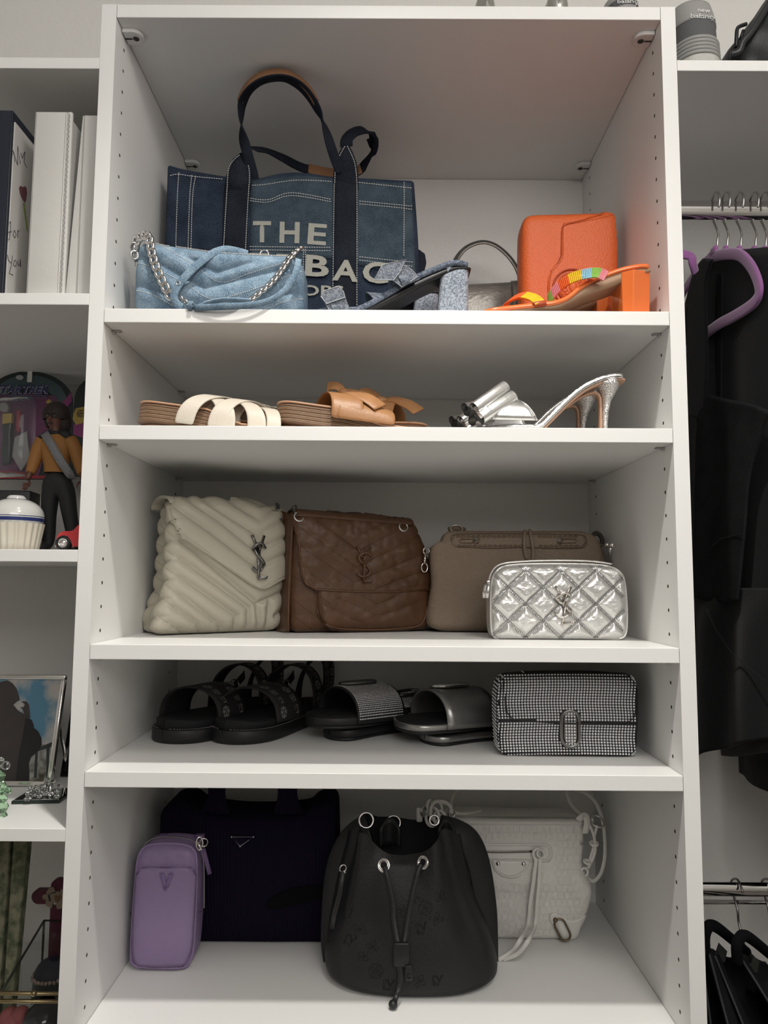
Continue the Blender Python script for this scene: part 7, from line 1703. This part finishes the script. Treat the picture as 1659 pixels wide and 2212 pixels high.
    def wf(u, v): a = 2*PI*u; r = .030*math.sin(PI*lerp(.06, .94, v))**.6*(1+.14*nz_((math.cos(a)*2, math.sin(a)*2, v*4))); return V(c.x+r*math.cos(a), c.y+r*math.sin(a), lerp(zb0+.001, c.z+.020, v))
    b.grid(wf, 28, 14, True); b.build('film', mat('dark_film', (.03, .03, .033), .12, coat=.6, bump=1., bscale=60), t)
lower_left()
# ------------------------------------------------------------------ right bay: rails, hangers, clothes
X0, X1 = W+.0205, 1.62
rod_c = mat('chrome_rod', (.75, .74, .73), .08, metal=1.)
YR = .17
def rail(z, label, x0=X0, x1=X1, rx=.010, rz=.0155):
    t = thing('hanging_rail', label, 'rail', ((x0+x1)/2, YR, z-rz)); b = MB(); n = 24
    vs = [V(x, YR+rx*math.cos(2*PI*i/n), z+rz*math.sin(2*PI*i/n)) for x in (x0+.001, x1-.001) for i in range(n)]
    b.add(vs, [(i, (i+1) % n, n+(i+1) % n, n+i) for i in range(n)]); b.build('tube', rod_c, t)
    for x in (x0+.0005, x1-.0045): b = MB(); b.lathe((x, YR, z), [(.0004, 0), (.021, 0), (.021, .004), (.0004, .004)], 20, (1, 0, 0)); b.build('end_bracket', rod_c, t)
ZR = at(1560, 455, YR).z
rail(ZR, 'oval chrome rail the purple hangers hang on')
ZL = at(1580, 1921, YR).z
rail(ZL, 'lower chrome rail under the hanging clothes', rx=.007, rz=.010)
velvet = mat('purple_velvet', (.29, .10, .30), .85, sheen=.6)
def hook(t, x, z, yn, zn):
    """wire hook over the rail, then a straight neck down"""
    b = MB(); c = V(x, YR, z+.004); R = .0235; P = [c+V(0, -R*math.cos(a), R*math.sin(a)) for a in [math.radians(q) for q in range(-25, 196, 17)]]
    P = [p+V((i*.0006), 0, 0) for i, p in enumerate(P)]; P += [V(x+.009, YR+.004, z-.034), V(x+.006, yn, z-.050), V(x+.004, yn, zn)]
    b.tube(smooth_path(P, 3), .0017, 8); b.build('hook', steel, t)
def hanger(px, label, full=False, dz=0.):
    x = at(px, 500, YR).x; t = thing('clothes_hanger', label, 'hanger', (x, YR, ZR+.02), 'purple velvet hangers'); zn = at(1541, 545, YR).z+dz
    hook(t, x, ZR, YR, zn-.004)
    SPx = XPlane(x); ox = x-X_FULL
    if full: pts = PATHF
    P = [p+V(ox, 0, dz) for p in PATHF]
    b = MB(); b.ribbon(P, [p_n for p_n in NRMF], .017, .0062, closed=True); b.build('body', velvet, t, sub=1)
    b = MB(); b.add(*rbox_mesh(V(x, YR, zn+.002), (.007, .018, .014), .003, 2)); b.build('neck_socket', velvet, t)
X_FULL = at(1541, 500, YR).x
_S = XPlane(X_FULL)
near = [_S.hit(a, c)[0] for a, c in ((1545, 553), (1575, 548), (1600, 552), (1622, 575), (1636, 605), (1640, 630), (1632, 650), (1612, 667), (1580, 686), (1540, 709))]
yn_ = near[0].y
zb_f = near[-1].z
far = [V(X_FULL, .34, near[-1].z-.004), V(X_FULL, .365, near[5].z+.004), V(X_FULL, .36, near[4].z), V(X_FULL, .32, near[1].z-.004), V(X_FULL, .25, near[0].z+.002), V(X_FULL, YR+.02, near[0].z+.006)]
PATHF = smooth_path(near+far, 4, closed=True)
_c = sum(PATHF, V(0, 0, 0))/len(PATHF); NRMF = []
for i, p in enumerate(PATHF):
    tt = (PATHF[(i+1) % len(PATHF)]-PATHF[i-1]).normalized(); NRMF.append(tt.cross(V(1, 0, 0)).cross(V(0, 0, 0)+tt).normalized() if False else V(1, 0, 0))
labs = ['purple velvet hanger with its rounded arm in full view, left of the row', 'second purple hanger from the left hook of the row', 'third purple hanger from the left hook of the row', 'fourth purple hanger from the left hook of the row', 'rightmost purple hanger visible on the chrome rail']
for k, px in enumerate((1541, 1563, 1592, 1624, 1646)): hanger(px, labs[k])
# first hanger hard against the side board, tilted, mostly hidden
def small_hanger():
    x = X0+.022; t = thing('clothes_hanger', 'purple hanger tight against the side board, mostly hidden', 'hanger', (x, YR, ZR+.02), 'purple velvet hangers'); hook(t, x, ZR, YR, ZR-.09)
    S_ = XPlane(x+.03); P = [at(1470, 545, YR-.02), at(1488, 552, YR-.02), at(1496, 568, YR-.02), at(1502, 590, YR-.01)]
    P = [V(x, YR-.02, P[0].z)]+[V(max(x, p.x), p.y, p.z) for p in P[1:]]; b = MB(); b.ribbon(smooth_path(P, 5), V(.3, -1, 0), .014, .006); b.tube([V(x, YR, ZR-.09), V(x, YR-.02, P[0].z)], .004, 8); b.build('body', velvet, t, sub=1)
small_hanger()
cloth_k = mat('black_garment_cloth', (.0075, .0078, .009), .9, spec=.12, sheen=.08, bump=.4, bscale=150)
cloth_g = mat('charcoal_linen', (.020, .020, .021), .92, spec=.1, bump=.8, bscale=260, col2=(.012, .012, .013), cscale=30)
def sheet(t, nm, m_, x, cor, fold=.006, fr=22., th=.003, nu=40, nv=50, label=None, xs=0., sm=True, seed=0.):
    """hanging cloth near the plane x; cor = Coons in pixels read on that plane"""
    S_ = XPlane(x); b = MB()
    def f(u, v):
        q = cor(u, v); p = S_.hit(q.x, q.y)[0]; k = sstep(0, .25, 1-v)
        return p+V(xs*(1-v)+fold*k*(math.sin(p.y*fr*2+seed+2*v)+.6*nz_((p.y*9, p.z*4, seed))), 0, 0)
    b.grid(f, nu, nv); b.build(nm, m_, t, solid=th, label=label)
def pxC(L, R, B, T_, n=40): return Coons(L, R, B, T_, n)
xa = X_FULL-.006
t = thing('overalls', 'black overalls with wide straps and a charcoal bib hanging on the purple hanger', 'clothing', (xa, YR, .1), None)
sheet(t, 'strap', cloth_k, xa-.010, pxC([(1488, 900), (1488, 720), (1493, 620), (1505, 578), (1520, 558)], [(1520, 905), (1527, 780), (1524, 650), (1527, 600), (1540, 560)], [(1488, 900), (1520, 905)], [(1520, 558), (1540, 560)]), .002, nu=8)
sheet(t, 'strap', cloth_g, xa+.012, pxC([(1545, 870), (1548, 700), (1552, 590)], [(1558, 872), (1560, 700), (1562, 590)], [(1545, 870), (1558, 872)], [(1552, 590), (1562, 590)]), .001, nu=6)
sheet(t, 'bib', cloth_g, xa-.008, pxC([(1500, 1290), (1508, 1050), (1515, 848)], [(1600, 1300), (1612, 1160), (1625, 1010), (1662, 888)], [(1500, 1290), (1550, 1300), (1600, 1300)], [(1515, 848), (1570, 862), (1620, 872), (1662, 888)]), .005, label='charcoal woven bib panel')
sheet(t, 'leg', cloth_k, xa-.004, pxC([(1512, 1640), (1505, 1500), (1497, 1270)], [(1680, 1590), (1680, 1450), (1680, 1270)], [(1512, 1640), (1525, 1626), (1600, 1608), (1680, 1590)], [(1497, 1270), (1680, 1270)]), .006, label='black trouser leg with curved seam')
S_ = XPlane(xa-.016); b = MB(); b.tube([S_.hit(a, c)[0] for a, c in ((1526, 1315), (1545, 1360), (1580, 1410), (1620, 1445), (1662, 1480))], .0009, 5); b.build('seam', cloth_k, t); b = MB(); b.tube([S_.hit(a, c)[0] for a, c in ((1538, 1180), (1555, 1165), (1600, 1153))], .0009, 5); b.build('seam', cloth_k, t)
t = thing('dress', 'black dress hanging just behind the overalls', 'clothing', (xa+.03, YR, .1))
sheet(t, 'body', cloth_k, X_FULL+.018, pxC([(1492, 1580), (1488, 1000), (1486, 720), (1505, 600), (1530, 565)], [(1700, 1560), (1700, 1000), (1700, 700), (1690, 532)], [(1492, 1580), (1700, 1560)], [(1530, 565), (1560, 549), (1600, 541), (1690, 532)]), .005, th=.020)
sheet(t, 'side_panel', cloth_k, X_FULL-.002, pxC([(1481, 1560), (1478, 1000), (1477, 700), (1490, 650)], [(1515, 1565), (1512, 1000), (1505, 700), (1500, 640)], [(1481, 1560), (1515, 1565)], [(1490, 650), (1500, 640)]), .003, nu=8)
t = thing('blouse', 'black garment with a shoulder strap at the right edge of the picture', 'clothing', (X_FULL+.08, YR, .1))
sheet(t, 'body', cloth_k, X_FULL+.050, pxC([(1560, 1500), (1560, 1000), (1562, 640), (1590, 585), (1620, 552)], [(1750, 1500), (1750, 1000), (1750, 640), (1745, 540)], [(1560, 1500), (1750, 1500)], [(1620, 552), (1745, 540)]), .005, seed=2., th=.018)
t = thing('jacket', 'dark garment with a dull brown lining hem below the overalls', 'clothing', (X_FULL+.06, YR, .05))
sheet(t, 'body', cloth_k, X_FULL+.034, pxC([(1555, 1600), (1555, 1100), (1556, 650)], [(1720, 1590), (1720, 1100), (1720, 640)], [(1555, 1600), (1720, 1590)], [(1556, 650), (1720, 640)]), .004, seed=4., th=.016)
sheet(t, 'hem', mat('dull_brown_lining', (.035, .028, .024), .8), X_FULL+.036, pxC([(1562, 1632), (1560, 1590)], [(1720, 1618), (1720, 1585)], [(1562, 1632), (1600, 1633), (1720, 1618)], [(1560, 1590), (1720, 1585)]), .003, seed=4., nv=6)
# unseen dark clothes added along the rail to block stray light
for k in range(10):
    x = X_FULL+.115+k*.060; t = thing('blocker_garment', 'unseen dark garment added along the chrome rail to block light', 'clothing', (x, YR, .0), 'unseen garments added to block light')
    zt_, zb2 = ZR-.10, -.34+.03*math.sin(k*2.1); b = MB()
    def f(u, v, x=x, zt_=zt_, zb2=zb2, k=k): y = lerp(.03, .36, u); z = lerp(zb2, zt_-.05*abs(2*u-1)**2, v); return V(x+.008*math.sin(y*40+k)*sstep(0, .3, 1-v), y, z)
    b.grid(f, 20, 12); b.build('body', cloth_k, t, solid=.050); b = MB(); b.tube([V(x, YR, zt_), V(x, YR, ZR-.02), V(x, YR-.02, ZR), V(x, YR, ZR+.024), V(x, YR+.02, ZR+.004)], .0017, 6); b.build('hook', steel, t)
for k in range(7):  # unseen trousers, added to keep fill light off the low right wall
    x = 1.16+k*.06; t = thing('trousers', 'unseen folded dark trousers added along the lower rail to block light', 'clothing', (x, YR, -.8), 'unseen trousers added to block light'); b = MB()
    def f(u, v, x=x, k=k): return V(x+.006*math.sin(u*9+k), lerp(.04, .34, u), lerp(-1.15, ZL-.10, v))
    b.grid(f, 14, 10); b.build('legs', cloth_k, t, solid=.045); b = MB(); b.tube([V(x, YR, ZL-.10), V(x, YR, ZL-.014), V(x, YR-.016, ZL), V(x, YR, ZL+.016), V(x, YR+.016, ZL+.002)], .0016, 6); b.build('hook', steel, t)
# ---- lower rail: black hangers with trousers
blk_v = mat('black_velvet', (.004, .004, .005), .95, spec=.1)
b = MB()
ZB2 = at(1580, 1961, YR).z
t = thing('trouser_bar', 'thin chrome bar just below the lower rail', 'rail', ((X0+X1)/2, YR, ZB2)); b.tube([V(X0+.001, YR+.02, ZB2), V(X1-.001, YR+.02, ZB2)], .0038, 10); b.build('bar', rod_c, t)
def black_hanger(px, dpx, dpy, label):
    x = at(1545+dpx, 2005+dpy, .06).x; t = thing('clothes_hanger', label, 'hanger', (x, YR, ZL-.1), 'black velvet hangers')
    S_ = XPlane(x); P = [S_.hit(a+dpx, c+dpy)[0] for a, c in ((1524, 2045), (1522, 2015), (1532, 2003), (1545, 2003))]
    # arm: from the rounded end the tube runs right-down
    q = smooth_path([at(1523+dpx, 2055+dpy, .05), at(1522+dpx, 2020+dpy, .045), at(1532+dpx, 2000+dpy, .05), at(1548+dpx, 2003+dpy, .06), at(1580+dpx, 2028+dpy, .10), at(1612+dpx, 2056+dpy, .15)], 5)
    b = MB(); b.tube(q, .0072, 10); b.build('body', blk_v, t)
    e = q[-1]; b = MB(); b.tube(smooth_path([e, V(e.x, YR, e.z+.03), V(e.x, YR+.003, ZL-.03), V(e.x, YR+.022, ZL), V(e.x, YR, ZL+.014), V(e.x, YR-.016, ZL+.002)], 4), .0017, 6); b.build('hook', gun, t)
    b = MB(); p = at(1548+dpx, 2072+dpy, .07); b.prism([at(a+dpx, c+dpy, .07) for a, c in ((1540, 2058), (1552, 2060), (1558, 2042), (1571, 2055), (1566, 2078), (1550, 2080))], V(0, .008, 0)); b.build('clip', mat('dark_clip', (.02, .022, .02), .3), t, smooth=False)
    return x
black_hanger(0, 0, 0, 'black velvet hanger with rounded end beside the side board'); black_hanger(0, 70, 22, 'second black velvet hanger, at the right of the lower rail')
pant = mat('black_trouser_cloth', (.006, .0062, .0075), .85, spec=.15); pant_e = mat('grey_trouser_edge', (.035, .037, .042), .7)
zfl = at(1560, 2212, .05).z-.25
def pants(pts_top, pts_bot, y0, y1, label, k):
    p = [at(*pts_top[0], y0), at(*pts_top[1], y1)]; q = [at(*pts_bot[0], y0-.01), at(*pts_bot[1], y1)]
    ext = lambda a, c: c+(c-a)*.8
    q = [ext(p[i], q[i]) for i in (0, 1)]; t = thing('trousers', label, 'clothing', (p[0].x, y0, q[0].z), 'black trousers under the lower rail'); b = MB()
    def f(u, v): a = q[0].lerp(q[1], u); c = p[0].lerp(p[1], u); r = a.lerp(c, v); return r+V(.004*math.sin(u*9+k)*(1-v), -.006*math.sin(u*14+k)*(1-v*.7), 0)
    b.grid(f, 24, 20); b.build('legs', pant, t, solid=.006)
    b = MB(); b.tube([f(0, i/20)+V(0, -.004, 0) for i in range(21)], .0016, 5); b.tube([f(.45, i/20)+V(-.004, -.004, 0) for i in range(18)], .0009, 5); b.build('crease', pant_e, t)
pants([(1526, 2045), (1560, 2066)], [(1570, 2212), (1660, 2212)], .05, .11, 'black trousers nearest the side board', 0.)
pants([(1540, 2060), (1600, 2075)], [(1598, 2212), (1700, 2212)], .06, .14, 'black trousers with a pale crease, second from the side board', 1.3)
pants([(1593, 2060), (1650, 2080)], [(1665, 2180), (1760, 2212)], .06, .14, 'black trousers on the right hanger of the lower rail', 2.2)
pants([(1512, 2050), (1530, 2058)], [(1532, 2212), (1580, 2212)], .07, .12, 'dark trousers tucked against the side board', 3.)
# ------------------------------------------------------------------ things on top of the unit
sn_g = mat('sneaker_grey', (.30, .30, .29), .5); sn_k = mat('sneaker_knit', (.10, .10, .105), .8, bump=.6, bscale=500); sn_w = mat('sneaker_rubber', (.55, .54, .51), .5, col2=(.42, .41, .38), cscale=60); sil_s = mat('silver_shoe', (.50, .49, .46), .25, metal=.8)
def sneaker(cx, y0, z0, w, h, label, L=.26):
    """heel end faces the room"""
    t = thing('sneaker', label, 'shoe', (cx, y0+L/2, z0))
    def shell(h0, h1, g, nm, m_, n=10, lip=0.):
        b = MB()
        def f(u, v):
            a = PI*(u*2-1)+PI/2*0; hh = lerp(h0, h1, v); k = hh/h
            rx = w/2*(1-.10*k-.55*max(0, k-.72)**1.3)+g; ry = .045*(1-.25*k-.9*max(0, k-.72)**1.2)+g
            c_, s_ = math.cos(a), math.sin(a)
            x = cx+rx*math.copysign(abs(s_)**.85, s_); y = (y0+.045)-ry*c_ if c_ > 0 else (y0+.045)-(L-.05)*c_*(1-.15*k)
            return V(x, y, z0+hh+(.004*(1-c_)*.5 if lip else 0))
        b.grid(f, 40, n, True); o = b.build(nm, m_, t, solid=.003); return b
    shell(0.0006, h*.16, .002, 'sole', sn_w); 
    for k in range(5): 
        b = MB(); hh = h*(.20+.052*k); P = []
        for i in range(41):
            a = 2*PI*i/40-PI; c_, s_ = math.cos(a), math.sin(a); kk = hh/h; rx = w/2*(1-.10*kk)+.0015; ry = .045*(1-.25*kk)+.0015; P.append(V(cx+rx*math.copysign(abs(s_)**.85, s_), (y0+.045)-ry*c_ if c_ > 0 else (y0+.045)-(L-.05)*c_*(1-.15*kk), z0+hh))
        b.tube(P[:-1], h*.027, 8, closed=True); b.build('sole_rib', sn_g, t)
    shell(h*.14, h*.46, -.001, 'midsole', sn_w, 6); B1 = shell(h*.42, h*.72, 0, 'knit_collar', sn_k); B2 = shell(h*.68, h*1.0, .001, 'heel_tab', sn_g)
    b = MB(); c = V(cx, y0+.05, z0+h*.97); b.lathe((cx, y0+.05, z0+h*.96), [(.001, 0), (w*.28, 0), (w*.28, -.004)], 20); b.build('insole', sn_g, t)
    return t, Surf(B1, B2)
cR = at(1510, 120, .02); zR_ = .7171
wR = at(1559, 90, .03).x-at(1461, 90, .03).x; hR = at(1510, 18, .045).z-zR_
cxR = (at(1559, 90, .03).x+at(1461, 90, .03).x)/2
cxR = max(cxR, X0+wR/2+.002)
t, S_ = sneaker(cxR, .012, zR_, wR, hR, 'grey knit sneaker with white lettering on its heel, on the right top board')
lt = mat('white_print', (.72, .72, .70), .5)
b = MB(); text_on(b, S_, 'new', 1506, 29, 1531, 31, .008, .0026, top=6); text_on(b, S_, 'balance', 1492, 41, 1545, 44, .008, .0026, top=9); b.build('lettering', lt, t)
zU = ZU
t, S_ = sneaker(at(1353, 6, .03).x, .020, zU, .050, .052, 'grey sneaker with white lettering standing on top of the middle unit', .22)
b = MB(); text_on(b, S_, 'balance', 1335, 10, 1381, 9, .008, .0026, top=8); text_on(b, S_, 'new', 1343, -1, 1366, -1, .008, .0026, top=5); b.build('lettering', lt, t)
for px, nm in ((1047, 'left'), (1201, 'right')):
    c = at(px, 8, .045); w = .030 if nm == 'left' else .034; L = .20; t = thing('pump_shoe', 'silver pump on top of the middle unit, '+nm+' one of the two rounded heels', 'shoe', (c.x, .12, zU), 'silver pumps on top of the unit')
    b = MB()
    def f(u, v, c=c, w=w): s = v; a = 2*PI*u; r = w/2*(.9+.45*math.sin(PI*min(1, s*1.1)))*math.sqrt(max(.0001, 1-(2*max(0, .12-s)/.24)**2 if s < .12 else 1-((s-.75)/.25)**2 if s > .75 else 1)); hz = .026*(1-.45*s)*math.sqrt(max(.001, 1-(abs(.12-s)/.12)**2 if s < .12 else 1-((max(.75, s)-.75)/.25)**2)); return V(c.x+r*math.cos(a), .022+L*s, zU+.0275+hz*math.sin(a)-.012*s)
    b.grid(f, 24, 24, True); b.build('upper', sil_s, t); b = MB(); b.sphere(V(c.x, .040, zU+.028), w*.5, 20, 12, (.95, 1., 1.7)); b.lathe((c.x, .040, zU+.002), [(w*.30, 0), (w*.42, .010), (w*.475, .026)], 20); b.build('heel_counter', sil_s, t); b = MB(); b.lathe((c.x, .035, zU+.0006), [(.0004, 0), (.006, 0), (.007, .012), (.0004, .012)], 14); b.build('heel', sil_s, t)
# backpack at the top right
bp = mat('black_nylon', (.010, .011, .013), .5, bump=.3, bscale=350)
t = thing('backpack', 'black nylon backpack at the top right corner', 'bag', (1.02, .15, zR_)); y = .06
P = [xz(a, c, y+.01) for a, c in ((1566, 127), (1580, 100), (1605, 70), (1622, 42), (1648, 8), (1668, -30))]; zb3 = zR_+.0008
C = Coons([(P[0][0], zb3)]+P[1:], [(P[-1][0]+.16, zb3), (P[-1][0]+.17, zb3+.15), (P[-1][0]+.12, P[-1][1]+.02)], [(P[0][0], zb3), (P[-1][0]+.16, zb3)], [P[-1], (P[-1][0]+.06, P[-1][1]+.035), (P[-1][0]+.12, P[-1][1]+.02)])
o, B = body('bag_body', bp, t, C, y, .20, .03, 30, 24, 4, .01, .01, lambda s, v: .006*nz_((s*5, v*6, 0))); S_ = Surf(B)
b = MB(); b.tube(smooth_path([at(1578, 118, y-.006), at(1596, 112, y-.010), (at(1604, 92, y-.012)), at(1622, 70, y-.014), at(1640, 42, y-.014), at(1662, 5, y-.012)], 5), .0055, 8); b.build('padded_trim', mat('black_rubber_trim', (.02, .021, .023), .35), t)
b = MB(); b.tube(smooth_path([at(1612, 52, y-.004), at(1594, 60, y-.006), at(1591, 80, y-.008), at(1590, 102, y-.006)], 5), .0028, 8); b.tube([at(1606, 66, y-.008), at(1600, 84, y-.008)], .0026, 8); b.build('loop', bp, t)
